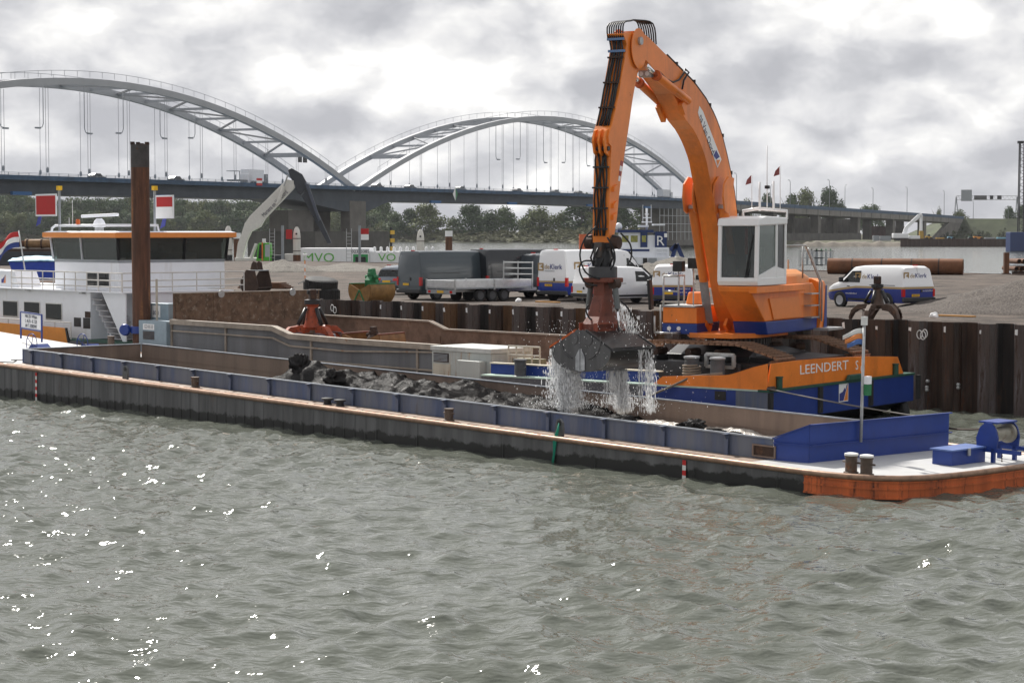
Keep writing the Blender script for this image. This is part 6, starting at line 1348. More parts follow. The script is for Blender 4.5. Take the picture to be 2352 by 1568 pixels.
text('www.deklerkbv.nl', .10, 'rear_lettering', TXT_W, body, rear_basis(-.5,.85,-.02), .002); text('VKK-92-F', .09, 'plate_number', TXT_K, body, rear_basis(.23,.65,-.036), .001)
vehicle('parked_car', 'silver grey estate car with yellow plate left of the dark van', 'car', 'suv', (856,677), 1, 58, 4.7, 1.88, 1.65, SILV, wheels=(.19,.79), wr=.34, glass_rear=True)
# flat trailer
def trailer():
    L, Wd = 5.0, 2.3; h = R(40); c = gp(1046,694,ZQ); rot = Matrix.Rotation(h,4,'Z'); o = c - rot @ Vector((0,-Wd/2,0)); t = thing('flat_trailer', 'aluminium flat trailer with three axles and ladder rack in front of the dark vans', 'trailer', loc=(o.x,o.y,ZQ-.03), rz=h)
    AL = mat('trailer aluminium', (.55,.56,.57), .35, .5, var=.15, sc=4)
    g = G(); g.box(0,L,-Wd/2,Wd/2,.66,.74); g.o('bed', GREYP, t)
    for nm, b in (('side_board',(.02,L/2-.02,-Wd/2,-Wd/2+.03,.745,1.1)),('side_board',(L/2+.02,L-.02,-Wd/2,-Wd/2+.03,.745,1.1)),('side_board',(.02,L/2-.02,Wd/2-.03,Wd/2,.745,1.1)),('side_board',(L/2+.02,L-.02,Wd/2-.03,Wd/2,.745,1.1)),('tail_board',(-.03,0,-Wd/2+.04,Wd/2-.04,.745,1.1)),('head_board',(L,L+.03,-Wd/2,Wd/2,.745,1.1))): g = G(); g.box(*b); g.o(nm, AL, t, bevel=.01)
    for x, y in ((-.02,-Wd/2),(-.02,Wd/2),(L,-Wd/2),(L,Wd/2),(L/2,-Wd/2),(L/2,Wd/2)): g = G(); g.box(x-.035,x+.035,y-.035,y+.035,.6,1.14); g.o('corner_post', STEEL, t)
    for i in range(3):
        for s in (1,-1):
            w = thing_part('wheel', t); w.location = (1.7+i*.78, s*(Wd/2-.22), .33); g = G(); g.lathe([(.2,-.1),(.3,-.11),(.33,-.07),(.33,.07),(.3,.11),(.2,.1)], (0,0,0), (0,1,0), 20); g.o('tyre', TYRE, w, smooth=35); g = G(); g.lathe([(.03,s*.115),(.17,s*.112),(.2,s*.118),(.21,s*.09)], (0,0,0), (0,1,0), 16); g.o('rim', DARKRIM, w, smooth=35)
    g = G(); g.box(-.04,.04,-Wd/2+.02,Wd/2-.02,.42,.62); lb = g.o('light_bar', GREYP, t)
    for y in (-.95,.8): g = G(); g.box(-.055,-.042,y,y+.2,.46,.58); g.o('tail_lamp', LAMPR, lb)
    g = G(); g.box(-.06,-.045,-.25,.27,.46,.58); g.o('number_plate', YELLOW, lb)
    for y in (-.5,.5): g = G(); g.box(.1,L+1.2-.8*abs(y),y-.05,y+.05,.5,.655); g.o('chassis_beam', STEEL, t)
    # ladder rack at the far end
    for z in (1.35,1.65,1.95): g = G(); g.tube([(L*.62,-Wd/2,z),(L+.02,-Wd/2,z),(L+.02,Wd/2,z)], .03, 6); g.o('rack_rail', STEEL, t)
    for p in ((L*.62,-Wd/2),(L+.02,-Wd/2),(L+.02,0),(L+.02,Wd/2)): g = G(); g.tube([(*p,1.1),(*p,2.0)], .03, 6); g.o('rack_post', STEEL, t)
trailer()
# ------------------------------------------------------------------ loose things on the quay
def quay_things():
    # big tyres
    for k, (px_, py_, dz, tilt, lab) in enumerate(((722,672,.86,(.13,.10),'big worn loader tyre lying tilted on top of another'),(728,684,.32,(0,0),'big loader tyre lying flat under the tilted one'))):
        c = gp(px_,694,ZQ) + Vector((.2,1.5,0)); g = G(); R_, h = (.80, .27) if k == 0 else (.78,.30)
        g.lathe([(R_*.5,-h),(R_*.9,-h*1.02),(R_,-h*.8),(R_*1.02,0),(R_,h*.8),(R_*.9,h*1.02),(R_*.5,h)], (0,0,0), n=36); o = thing('loader_tyre', lab, 'tyre', loc=(c.x,c.y,ZQ+dz), group='tyres stacked at the quay edge'); o.rotation_euler = (tilt[0],tilt[1],0); g.o('tyre_carcass', RUBBER, o, smooth=40)
        tm = G(); tm.box(-.05,.05,R_*.99,R_*1.045,-h*.75,h*.75); tmm = tm.mesh('tread_lug', RUBBER)
        for i in range(26): q = link('tread_lug', tmm, o); q.rotation_euler = (0,.0,i*2*math.pi/26)
    # warning pole behind the tyres
    c = gp(707,640,ZQ); t = thing('warning_pole', 'thin orange and white warning pole behind the stacked tyres', 'pole', loc=(c.x,c.y-2,ZQ))
    for i in range(6): g = G(); g.tube([(0,0,i*.28),(0,0,i*.28+.275)], .035, 8); g.o('pole_band', TXT_W if i % 2 else ORANGE, t)
    g = G(); g.box(-.16,.16,-.1,.1,1.69,1.86); g.o('pole_lamp', TXT_W, t, bevel=.03)
    # quay bollard
    c = WF.px(703,665,1,-1.0); c = gp(703,672,ZQ); t = thing('quay_bollard', 'small black bollard with bent lever left of the tyres', 'bollard', loc=(c.x,c.y,ZQ)); g = G(); g.lathe([(.2,0),(.16,.1),(.16,.6),(.2,.62)], (0,0,0), n=14); g.o('post', BLACK, t, smooth=35); g = G(); g.beam((-.45,0,.5),(.35,0,.9),.12,.05); g.o('lever', STEEL, t)
    # digging bucket with hooks
    c = gp(578,668,ZQ); t = thing('digging_bucket', 'dark steel digging bucket with two lifting ears behind the boat rail', 'bucket', loc=(c.x,c.y,ZQ), rz=R(-25)); g = G(); g.prism([(-.2,-.75,0),(.75,-.75,0),(.95,-.75,.2),(.7,-.75,1.2),(.1,-.75,1.25),(-.3,-.75,.6)], (0,.04,0)); g.o('bucket_cheek', RUSTD, t); g = G(); g.prism([(-.2,.75,0),(.75,.75,0),(.95,.75,.2),(.7,.75,1.2),(.1,.75,1.25),(-.3,.75,.6)], (0,.04,0)); g.o('bucket_cheek', RUSTD, t)
    g = G(); P = [(-.3,.6),(-.2,0),(.75,0),(.95,.2)]; g.loft([[(x,-.71,z) for x, z in P]+[(x*.95,-.71,z+.04) for x, z in P[::-1]], [(x,.75,z) for x, z in P]+[(x*.95,.75,z+.04) for x, z in P[::-1]]]); g.o('bucket_shell', RUSTD, t)
    g = G(); g.box(.1,.7,-.7,.75,1.18,1.24); g.o('bucket_top', GREYP, t)
    for y in (-.3,.25): g = G(); g.prism([(.1,y,1.245),(.6,y,1.245),(.5,y,1.7),(.3,y,1.75),(.2,y,1.6)], (0,.08,0)); g.o('lifting_ear', RUSTD, t)
    for i in range(12): g = G(); g.box(-.31,-.28,-.72+i*.122,-.66+i*.122,.1,.62); g.o('grate_bar', GREYP, t)
    # gravel heaps
    def heap(px_, py_, rx, h, name, lab, m, seed, ry=None):
        c = gp(px_, py_, ZQ); n = 44; g = G(); V = []; ry = ry or rx
        for j in range(n+1):
            for i in range(n+1):
                u, v = i/n*2-1, j/n*2-1; d = math.hypot(u, v); z = h*max(0, 1-d)**.9*(1+.18*mnoise.noise(Vector((u*2+seed,v*2,0)))) + h*(.10*mnoise.noise(Vector((u*5,v*5,seed)))+.06*mnoise.noise(Vector((u*13,v*13,seed)))+.04*mnoise.noise(Vector((u*30,v*30,seed))))*min(1,max(0,1-d)*3) - (.12 if d > .98 else 0)
                V.append((u*rx, v*ry, z))
        g.add(V, [(j*(n+1)+i, j*(n+1)+i+1, (j+1)*(n+1)+i+1, (j+1)*(n+1)+i) for j in range(n) for i in range(n)]); o = g.o(name, m, smooth=True, fix=False); o.location = (c.x, c.y, ZQ); tag(o, lab, 'gravel heap', kind='stuff')
    GR = mat('grey gravel', (.16,.148,.13), .95, var=.5, sc=8, bump=1, bsc=14); GRD = mat('dark gravel', (.085,.072,.063), .95, var=.9, sc=14, bump=1.0, bsc=10)
    heap(655,624,3.6,1.05,'gravel_heap','pointed heap of grey gravel behind the tyres',GR,1); heap(1490,640,4.5,1.2,'gravel_heap','grey gravel heap behind the small white van',GR,2)
    heap(790,622,5,.7,'gravel_heap','low spread of pale gravel left of the silver car',GR,5); heap(1560,622,4,1.3,'gravel_heap','gravel heap under the tug deck behind the blue van',GR,6)
    heap(2290,712,4.8,.95,'gravel_heap','broad dark gravel heap right of the deKlerk van',GRD,3,5.5); heap(2370,715,5.0,1.5,'gravel_heap','dark gravel heap running out of the right edge',GRD,8)
    # big rusty tube
    a, b = gp(1902,629,ZQ), gp(2212,631,ZQ); a.z = b.z = ZQ+.0; r = 18*a.y/FPX; a.z += r; b.z += r; t = thing('steel_tube', 'huge rusty steel tube lying on the quay behind the van', 'steel tube', loc=(0,0,0)); g = G(); g.pipe(a, b, r, r-.05, 36); g.o('tube_shell', mat('tube rust', (.15,.06,.025), .75, var=.4, sc=.8, rust=.3, rcol=(.24,.11,.05), bump=.2), t, smooth=40)
    for f in (.18,.4,.62,.82): q = a.lerp(b, f); d = (b-a).normalized(); g = G(); g.pipe(q, q+d*.12, r+.015, r, 36); g.o('weld_seam', RUSTD, t, smooth=40)
    # gas bottle racks
    for k, (px_, w) in enumerate(((1890,.9),(1862,1.1))):
        c = gp(px_,612,ZQ); t = thing('bottle_rack', ('steel rack of gas bottles with green caps beside the rusty tube','open steel rack behind the excavator hood')[k], 'rack', loc=(c.x,c.y,ZQ))
        for x in (-w,w):
            for y in (-.5,.5): g = G(); g.beam((x,y,0),(x,y,1.6),.08); g.o('rack_post', STEEL, t)
        for z in (.1,.8,1.5): g = G(); g.box(-w,w,-.54,-.5,z,z+.1); g.o('rack_bar', STEEL, t)
        for i in range(4): g = G(); g.lathe([(.11,.1),(.11,1.35),(.05,1.5),(.05,1.6)], (-w+.3+i*.45,0,0), n=10); b_ = g.o('gas_bottle', GREYP, t, smooth=35); g = G(); g.lathe([(.06,1.6),(.06,1.75)], (-w+.3+i*.45,0,0), n=8); g.o('bottle_cap', GREEN if k == 0 else BLACK, b_)
    # post and rusty pipe stack at right edge
    c = gp(2311,630,ZQ); t = thing('steel_post', 'upright rusty steel post at the right edge of the quay', 'post', loc=(c.x,c.y,ZQ)); g = G(); g.box(-.2,.2,-.2,.2,0,dp(2311,580,c.y).z-ZQ); g.o('post_shaft', RUST, t); g = G(); g.box(-.3,.3,-.3,.3,0,.1); g.o('post_foot', RUSTD, t)
    t = thing('pipe_stack', 'row of small rusty pipes stacked beside the steel post', 'pipes', loc=(c.x+.4,c.y,ZQ))
    for j in range(2):
        for i in range(6): g = G(); g.pipe((.4+i*.42+j*.21,-.2,.45+j*.6),(.4+i*.42+j*.21,4,.45+j*.6),.2,.16,14); g.o('pipe', RUST, t, smooth=40)
    g = G(); g.box(.1,3.2,0,.2,0,.25); g.o('stack_bearer', RUSTD, t)
    # planks and litter on the wall edge
    for k, (px_, py_, w, m, nm, lab) in enumerate(((1258,703,.9,mat('orange plank', (.4,.2,.05), .7),'plank','orange plank on the quay edge below the slate van'),(2200,737,1.0,mat('orange plank', (.4,.2,.05), .7),'plank','orange plank on the quay edge in front of the gravel heap'),(1190,700,.15,TXT_W,'litter_bag','crumpled white litter at the trailer wheel'),(2148,737,.17,TXT_W,'litter_bag','crumpled white bag on the quay edge before the gravel'))):
        c = gp(px_, py_, ZQ); g = G()
        if nm == 'plank': g.box(-w*.8,w*.8,-.12,.12,0,.06); o = g.o(nm, m, bevel=.01)
        else:
            bm = bmesh.new(); bmesh.ops.create_icosphere(bm, subdivisions=3, radius=w)
            for v in bm.verts: d = 1+.5*mnoise.noise(v.co*7+Vector((k,0,0))); v.co = Vector((v.co.x*d,v.co.y*d,max(0,v.co.z*d*.8+.1)))
            me = bpy.data.meshes.new(nm); bm.to_mesh(me); bm.free(); me.materials.append(m); o = link(nm, me)
        o.location = (c.x,c.y+.2,ZQ+.16 if nm == 'plank' else ZQ+.1); o.rotation_euler.z = R(-45); tag(o, lab, nm.replace('_',' '))
    # tarpaulin covered skip at left
    c = gp(98,652,ZQ); t = thing('covered_skip', 'blue skip under a light blue tarpaulin behind the boat rail', 'skip', loc=(c.x,c.y,ZQ), rz=R(-10)); g = G(); g.prism([(-1.6,-.9,.3),(1.6,-.9,.3),(2.0,-.9,1.5),(-2.0,-.9,1.5)], (0,1.8,0)); g.o('skip_body', mat('skip blue', (.02,.06,.4), .5), t, bevel=.03)
    g = G(); V = []; n = 16
    for j in range(n+1):
        for i in range(n+1): u, v = i/n*2-1, j/n*2-1; V.append((u*2.05, v*.98, 1.52+.35*(1-v*v)*(1-u*u*.5)+.08*mnoise.noise(Vector((u*4,v*3,1)))))
    g.add(V, [(j*(n+1)+i, j*(n+1)+i+1, (j+1)*(n+1)+i+1, (j+1)*(n+1)+i) for j in range(n) for i in range(n)]); o = g.o('tarpaulin', mat('tarp light blue', (.2,.38,.5), .6, bump=.5, bsc=5), t, smooth=True, fix=False); o.modifiers.new('s','SOLIDIFY').thickness = .03
    for x in (-1.4,1.4): g = G(); g.beam((x,-.5,0),(x,-.5,.3),.12); g.o('skip_foot', STEEL, t)
    # timber mat and rails behind boat: low rusty steel plates
    for k, (px_, py_, w, lab) in enumerate(((90,660,4.0,'stack of rusty steel plates behind the boat rail'),(610,662,1.6,'low heap of rusty steel plates beside the digging bucket'))):
        c = gp(px_, py_, ZQ); t = thing('plate_stack', lab, 'steel plates', loc=(c.x,c.y,ZQ), rz=R(-15))
        for i in range(4): g = G(); g.box(-w+.1*i,w-.15*i,-.6,.6,.02+i*.09,.10+i*.09); g.o('steel_plate', RUST, t)
quay_things()
# ------------------------------------------------------------------ beyond the quay
def BY(x): return 1/(.001852 - 7.12e-7*(x-837))            # distance of the bridge's near face at image column x
def Bp(x, y): return dp(x, y, BY(x))
b0, b1 = Bp(837,425), Bp(1590,447); bd = Vector((b1.x-b0.x, b1.y-b0.y, 0)); BLEN = bd.length; bd.normalize(); bn = Vector((-bd.y, bd.x, 0))
if bn.y < 0: bn = -bn
BFm = Frame(Vector((b0.x,b0.y,0)), math.atan2(bd.y, bd.x))   # local x along the bridge, local y away
BW = 14.6
DKZ = [(-420,17.2),(-250,18.0),(0,18.75),(BLEN*.5,19.3),(BLEN,19.0),(BLEN+110,17.9),(BLEN+300,16.2),(BLEN+520,13.7)]
def dz(s):
    for (a, b), (c, d) in zip(DKZ, DKZ[1:]):
        if a <= s <= c: return b+(d-b)*(s-a)/(c-a)
    return DKZ[-1][1]
ARCHW = mat('arch grey white steel', (.36,.37,.39), .5, var=.1, sc=.15); BRIDGEB = mat('bridge girder slate', (.05,.062,.078), .6, var=.25, sc=.2); RAILB = mat('bridge parapet blue', (.03,.07,.13), .6, var=.4, sc=.5)
CONC = mat('bridge concrete', (.15,.14,.125), .85, var=.25, sc=.25, bump=.2); CONCD = mat('stained concrete', (.095,.09,.08), .9, var=.35, sc=.2)
def bridge():
    t = thing('arch_bridge', 'long road bridge with two white steel arches over a slate blue deck', 'bridge', BFm)
    S0, S1 = -430, BLEN+4
    def strip(nm, m, s0, s1, y0, y1, zt, zb, step=20, par=t):
        n = max(1, int((s1-s0)/step)); g = G(); g.loft([[(s,y0,dz(s)+zb),(s,y1,dz(s)+zb),(s,y1,dz(s)+zt),(s,y0,dz(s)+zt)] for s in [s0+(s1-s0)*i/n for i in range(n+1)]]); return g.o(nm, m, par)
    strip('deck_girder', BRIDGEB, S0, S1, .3, BW-.3, -1.55, -4.4); strip('deck_slab', RAILB, S0, S1, -1.6, BW+1.6, -1.0, -1.54)
    strip('parapet', RAILB, S0, S1, -1.6, -1.45, -.55, -1.0)
    for z in (0,-.3): strip('railing', mat('bridge rail', (.22,.25,.28), .5), S0, S1, -1.55, -1.47, z, z-.07)
    pm = G(); pm.box(-.06,.06,-1.56,-1.46,-.55,0); pmm = pm.mesh('rail_post', mat('bridge rail', (.22,.25,.28), .5))
    s = -360
    while s < S1: o = link('rail_post', pmm, t); o.location = (s,0,dz(s)); s += 3.2 if s < 60 else 6.0
    def rib(sm, hl, rise, y):
        n = 34; ring = []; d = .72; w = .6
        for i in range(n+1):
            u = -1+2*i/n; s = sm+hl*u; z = dz(s)-1.2 + (rise+1.2)*(1-u*u); sl = -2*u*rise/hl; nx, nz_ = -sl/math.hypot(1,sl), 1/math.hypot(1,sl)
            ring.append([(s+nx*d,y-w,z+nz_*d),(s+nx*d,y+w,z+nz_*d),(s-nx*d,y+w,z-nz_*d),(s-nx*d,y-w,z-nz_*d)])
        g = G(); g.loft(ring); a = g.o('arch_rib', ARCHW, t)
        g = G(); g.tube([(sm+hl*u, y, dz(sm+hl*u)-1.2+(rise+1.2)*(1-u*u)+2.3) for u in [-.92+1.84*i/40 for i in range(41)]], .06, 5); g.o('walkway_rail', ARCHW, a)
        for i in range(46): u = -.92+1.84*i/45; z = dz(sm+hl*u)-1.2+(rise+1.2)*(1-u*u); g = G(); g.beam((sm+hl*u,y,z+1.0),(sm+hl*u,y,z+2.3),.07); g.o('rail_stanchion', ARCHW, a)
    ARC = []
    for sm, hl, zc in ((128.4, 130.5, 43.3), (-109.7, 105, 39.3)):
        rise = zc - dz(sm) - .7
        ARC.append((sm,hl,rise)); rib(sm,hl,rise,.6); rib(sm,hl,rise,BW-.6)
        zz = lambda u: dz(sm+hl*u)-1.2+(rise+1.2)*(1-u*u)
        us = [-.78+1.56*i/16 for i in range(17)]
        for i, u in enumerate(us):
            g = G(); g.beam((sm+hl*u,.7,zz(u)),(sm+hl*u,BW-.7,zz(u)),.55 if i not in (0,16) else 1.0,.55 if i not in (0,16) else 1.1); g.o('wind_brace', ARCHW, t)
            if i < 16:
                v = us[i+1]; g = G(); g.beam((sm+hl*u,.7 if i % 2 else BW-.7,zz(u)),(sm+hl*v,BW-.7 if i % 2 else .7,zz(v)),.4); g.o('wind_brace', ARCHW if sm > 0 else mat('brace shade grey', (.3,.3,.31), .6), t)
        hangm = mat('hanger cable', (.36,.37,.39), .5)
        for i in range(1,15):
            u = -1+2*i/15; s = sm+hl*u
            for y in (.6,BW-.6):
                for ds in (-.45,.45) if y < 2 else (0,): g = G(); g.tube([(s+ds,y,dz(s)-1.0),(s+ds,y,zz(u)-.9)], .055, 5, cap=False); g.o('hanger', hangm, t)
                g = G(); g.lathe([(.1,0),(.28,.3),(.28,.9),(.1,1.2)], (s,y,dz(s)+.2), n=8); g.o('hanger_socket', GREYP, t)
        # lamps hung under the arch
        for i in range(5,11):
            u = -1+2*(i+.5)/15; s = sm+hl*u; zb = dz(s)+ (9.5 if i % 2 else 10); sg = 1 if i % 2 else -1
            if zz(u) - zb < 2: continue
            g = G(); g.tube([(s,BW/2,zz(u)-.5),(s,BW/2,zb+1),(s+sg*.4,BW/2,zb+.2),(s+sg*2.2,BW/2,zb)], .10, 6); hl_ = g.o('hanging_lamp', GREYP, t, smooth=True); g = G(); g.box(s+sg*1.8-.7,s+sg*1.8+.7,BW/2-.3,BW/2+.3,zb-.2,zb+.15); g.o('lamp_head', GREYP, hl_)
    # sign portals at the arch feet
    for s_, y_ in ((-24,0),(-21.5,0)): g = G(); g.box(s_-.8,s_+.8,BW*.35,BW*.35+.3,dz(s_)+5.4,dz(s_)+7.2); g.o('lane_sign', BLACK, t)
    # river pier
    px0, px1 = Bp(700,0).x, Bp(870,0).x
    def pier(s, w, zb, m1, m2, base=None):
        for y in (.2, BW-3.2): g = G(); g.box(s-w/2,s+w/2,y,y+3.0,zb,dz(s)-4.4); g.o('pier_column', m1, t, bevel=.2)
    pier(-3, 8.5, 5.2, CONC, CONCD)
    g = G(); g.prism([(-30,-3,-2),(8,-3,-2),(12,BW/2,-2),(8,BW+3,-2),(-30,BW+3,-2),(-34,BW/2,-2)], (0,0,8.2)); g.o('pier_base', CONCD, t)
    for s_ in (-28,-22): g = G(); g.box(s_-3,s_+3,BW*.3,BW*.7,6.2,dz(-25)-7); g.o('pier_column', CONC, t)
    g = G(); g.prism([(-34,.4,dz(-34)-4.42),(14,.4,dz(14)-4.42),(2,.4,dz(0)-7.2),(-10,.4,dz(0)-7.2)], (0,BW-.8,0)); g.o('bearing_girder', BRIDGEB, t)
    g = G(); g.box(9.0,9.5,-3.2,-2.7,.2,7.4); bp = g.o('bridge_mark', BLACK, t)
    for i in range(3): g = G(); g.box(8.2,10.4,-3.4,-3.22,1.0+i*2.2,2.1+i*2.2); g.o('mark_band', YELLOW, bp)
    g = G(); c = Frame.l(BFm, Bp(1034,446)); g.prism([(c.x-1.6,-1.75,c.z),(c.x,-1.75,c.z-1.9),(c.x,-1.75,c.z+1.9)], (0,.05,0)); g.o('clearance_sign', TXT_W, t); g = G(); g.prism([(c.x+.01,-1.75,c.z-1.9),(c.x+1.6,-1.75,c.z),(c.x+.01,-1.75,c.z+1.9)], (0,.05,0)); g.o('clearance_sign', GREEN, t)
    c = Frame.l(BFm, Bp(582,417)); 
    for k, m in enumerate((RED, TXT_W, RED)): g = G(); g.box(c.x-1.2,c.x+1.2,-1.8,-1.7,c.z-1.0+k*.6,c.z-.42+k*.6); g.o('clearance_board', m, t)
    # inspection gantry rails: blue boxes hanging under the girder
    for s_ in (-330,-270,-205,-140,-90,40,90,150,200): g = G(); g.box(s_-3,s_+3,-.4,.25,dz(s_)-4.6,dz(s_)-3.9); g.o('access_cradle', mat('cradle blue', (.03,.12,.3), .6), t)
    # approach viaduct
    A0, A1 = BLEN+4, BLEN+425
    strip('viaduct_deck', mat('viaduct concrete', (.20,.19,.175), .85, var=.2, sc=.2), A0, A1, -1.6, BW+1.6, -1.5, -4.0); strip('viaduct_parapet', RAILB, A0, A1, -1.75, -1.62, -.1, -1.6)
    g = G()
    s = A0+12
    while s < A1: g.box(s-.25,s+.25,-1.68,-1.55,dz(s)-4.05,dz(s)-1.45); s += 17
    g.o('panel_joint', CONCD, t)
    s = A0+30
    while s < A1-40:
        g = G(); g.box(s-2.2,s+2.2,-.6,3.2,1.5,dz(s)-4.0); g.o('viaduct_pier', CONC, t, bevel=.15); g = G(); g.box(s-2.0,s+2.0,BW-3.0,BW+.6,1.5,dz(s)-4.0); g.o('viaduct_pier', CONC, t)
        s += 62
    g = G(); g.box(A0+10,A0+285,BW+6,BW+7.5,0,dz(A0+150)-5.0); g.o('abutment_wall', CONCD, t)
    g = G(); g.box(A0+6,A0+210,-3.5,-2.5,0,5.4); g.o('plinth_wall', CONCD, t)
    g = G(); g.prism([(A1-34,-1.4,dz(A1)-4),(A1+2,-1.4,dz(A1)-1.2),(A1+2,-1.4,1),(A1-70,-1.4,1)], (0,2.0,0)); g.o('abutment', CONC, t)
    g = G(); g.box(A0+286,A1-60,BW+1,BW+2,1,dz(A1)-6); g.o('graffiti_wall', mat('graffiti wall', (.11,.06,.055), .9, var=.6, sc=.3), t)
    # scaffold under the right arch foot
    for i in range(9):
        g = G(); s_ = BLEN-34+i*4.2; g.tube([(s_,-.5,3),(s_,-.5,dz(s_)-4.4)], .12, 5); g.o('scaffold_pole', STEEL, t)
    for z in (6,9,12): g = G(); g.tube([(BLEN-34,-.5,z),(BLEN,-.5,z)], .1, 5); g.o('scaffold_ledger', STEEL, t)
    g = G(); g.box(BLEN-16,BLEN+6,.2,BW-.2,1,dz(BLEN)-4.4); g.o('viaduct_pier', CONC, t)
bridge()
def road_things():
    # lamp posts on the viaduct and traffic on the deck
    lp = []
    for k, (px_, pt, sg) in enumerate(((1697,398,-1),(1719,407,1),(1820,414,-1),(1838,424,1),(1910,413,-1),(2003,424,1),(2010,432,-1),(2088,430,-1),(2173,438,-1),(2240,462,-1),(2320,480,-1))):
        b = BFm.l(Bp(px_,480)); s = b.x; zt = BFm.l(Bp(px_,pt)).z; zb = dz(s)-1.4
        t = thing('lamp_post', '%s lamp post counted from the excavator cab along the viaduct' % ('first second third fourth fifth sixth seventh eighth ninth tenth eleventh'.split()[k]), 'lamp post', loc=BFm.w((s,1.0 if sg < 0 else BW-1,zb)), rz=BFm.rz, group='lamp posts on the viaduct')
        h = zt-zb; g = G(); g.tube([(0,0,0),(0,0,h-.9),(sg*.5,0,h-.2),(sg*2.2,0,h)], [.16,.12,.1,.08], 6); g.o('post', GREYP, t, smooth=True); g = G(); g.box(min(sg*1.4,sg*2.6),max(sg*1.4,sg*2.6),-.2,.2,h-.12,h+.1); g.o('lamp_head', GREYP, t)
    cols = [mat('car dark', (.03,.035,.045), .3), mat('car grey', (.12,.13,.14), .3), mat('car white', (.6,.6,.6), .3)]
    carsx = [(243,'dark car on the bridge left of the rusty pile',0),(425,'dark car on the bridge right of the rusty pile',0),(960,'dark car on the bridge right of the arch foot',0),(1075,'grey car on the bridge under the second arch near its left end',1),(1205,'dark car under the crown of the second arch',0),(1290,'grey car right of the second arch crown',1),(1345,'dark car just left of the excavator stick on the bridge',0),(885,'dark estate car beside the arch foot',0)]
    for px_, lab, ci in carsx:
        b = BFm.l(Bp(px_,420)); s = b.x; t = thing('passing_car', lab, 'car', loc=BFm.w((s,2.5,dz(s)-1.0)), rz=BFm.rz, group='traffic on the bridge')
        g = G(); g.prism([(-2.2,-.9,.3),(2.2,-.9,.3),(2.25,-.9,.8),(1.1,-.9,.95),(.4,-.9,1.5),(-1.3,-.9,1.5),(-2.1,-.9,1.0)], (0,1.8,0)); g.o('body', cols[ci], t, bevel=.1)
        g = G(); g.prism([(.95,-.91,.95),(.35,-.91,1.42),(-1.2,-.91,1.42),(-1.8,-.91,1.0)], (0,1.82,0)); g.o('windows', GLASS, t)
        for x in (-1.4,1.4): g = G(); g.lathe([(.32,-.95),(.32,.95)], (x,0,.32), (0,1,0), 12); g.o('wheel', TYRE, t)
    b = BFm.l(Bp(612,410)); s = b.x; t = thing('box_truck', 'white box lorry crossing the bridge above the white crane', 'lorry', loc=BFm.w((s,4,dz(s)-1.0)), rz=BFm.rz)
    g = G(); g.box(-3.5,3.2,-1.2,1.2,1.0,3.9); g.o('cargo_box', WHITE, t); g = G(); g.box(3.3,5.2,-1.2,1.2,.6,2.9); g.o('driver_cab', cols[1], t, bevel=.15); g = G(); g.box(-3.5,5,-1,1,.5,1); g.o('chassis', BLACK, t)
    for x in (-2.4,4.2): g = G(); g.lathe([(.5,-1.2),(.5,1.2)], (x,0,.5), (0,1,0), 14); g.o('wheel', TYRE, t)
    b = BFm.l(Bp(578,410)); s = b.x; t = thing('flatbed_truck', 'flatbed lorry with a thin canopy ahead of the white box lorry', 'lorry', loc=BFm.w((s,4,dz(s)-1.0)), rz=BFm.rz); g = G(); g.box(-3,2.5,-1.2,1.2,.9,1.3); g.o('bed', cols[1], t); g = G(); g.box(-3.2,-.5,-1.2,1.2,3.3,3.45); g.o('canopy', GREYP, t); g = G(); g.box(2.6,4.4,-1.2,1.2,.6,2.8); g.o('driver_cab', WHITE, t, bevel=.15)
    for x in (-3,-.7): g = G(); g.beam((x,-1,1.3),(x,-1,3.3),.15); g.o('canopy_post', GREYP, t)
    b = BFm.l(Bp(1548,440)); s = b.x; t = thing('lorry', 'pale lorry on the bridge at the right arch foot', 'lorry', loc=BFm.w((s,4,dz(s)-1.0)), rz=BFm.rz); g = G(); g.box(-4,4,-1.2,1.2,1,3.6); g.o('cargo_box', cols[2], t); g = G(); g.box(4.2,6,-1.2,1.2,.6,2.9); g.o('driver_cab', cols[2], t, bevel=.15); g = G(); g.box(-4,5.5,-1,1,.5,1); g.o('chassis', BLACK, t)
    # motorway sign gantry
    Yg = 1120; P = lambda x, y: dp(x, y, Yg)
    t = thing('sign_gantry', 'motorway sign gantry with lane panels at the end of the viaduct', 'gantry', loc=(0,Yg,0)); L_ = lambda x, y: Vector((P(x,y).x, 0, P(x,y).z))
    for xa in (2196, 2336):
        for d in (-3,4): g = G(); g.beam(L_(xa+d,487), L_(xa,452), .5); g.o('gantry_leg', GREYP, t)
    for y in (450,459): g = G(); g.beam(L_(2196,y), L_(2340,y), .25); g.o('gantry_chord', STEEL, t)
    for i in range(28): g = G(); g.beam(L_(2196+i*5.1,450 if i % 2 else 459), L_(2201+i*5.1,459 if i % 2 else 450), .15); g.o('gantry_lacing', STEEL, t)
    for x0,x1,y0,y1,m in ((2207,2232,436,462,GREYP),(2237,2266,449,459,mat('sign back', (.09,.09,.09), .7)),(2273,2281,449,458,BLACK),(2290,2300,449,458,BLACK)): a = L_(x0,y1); b = L_(x1,y0); g = G(); g.box(a.x,b.x,-.6,-.3,a.z,b.z); g.o('sign_panel', m, t)
road_things()
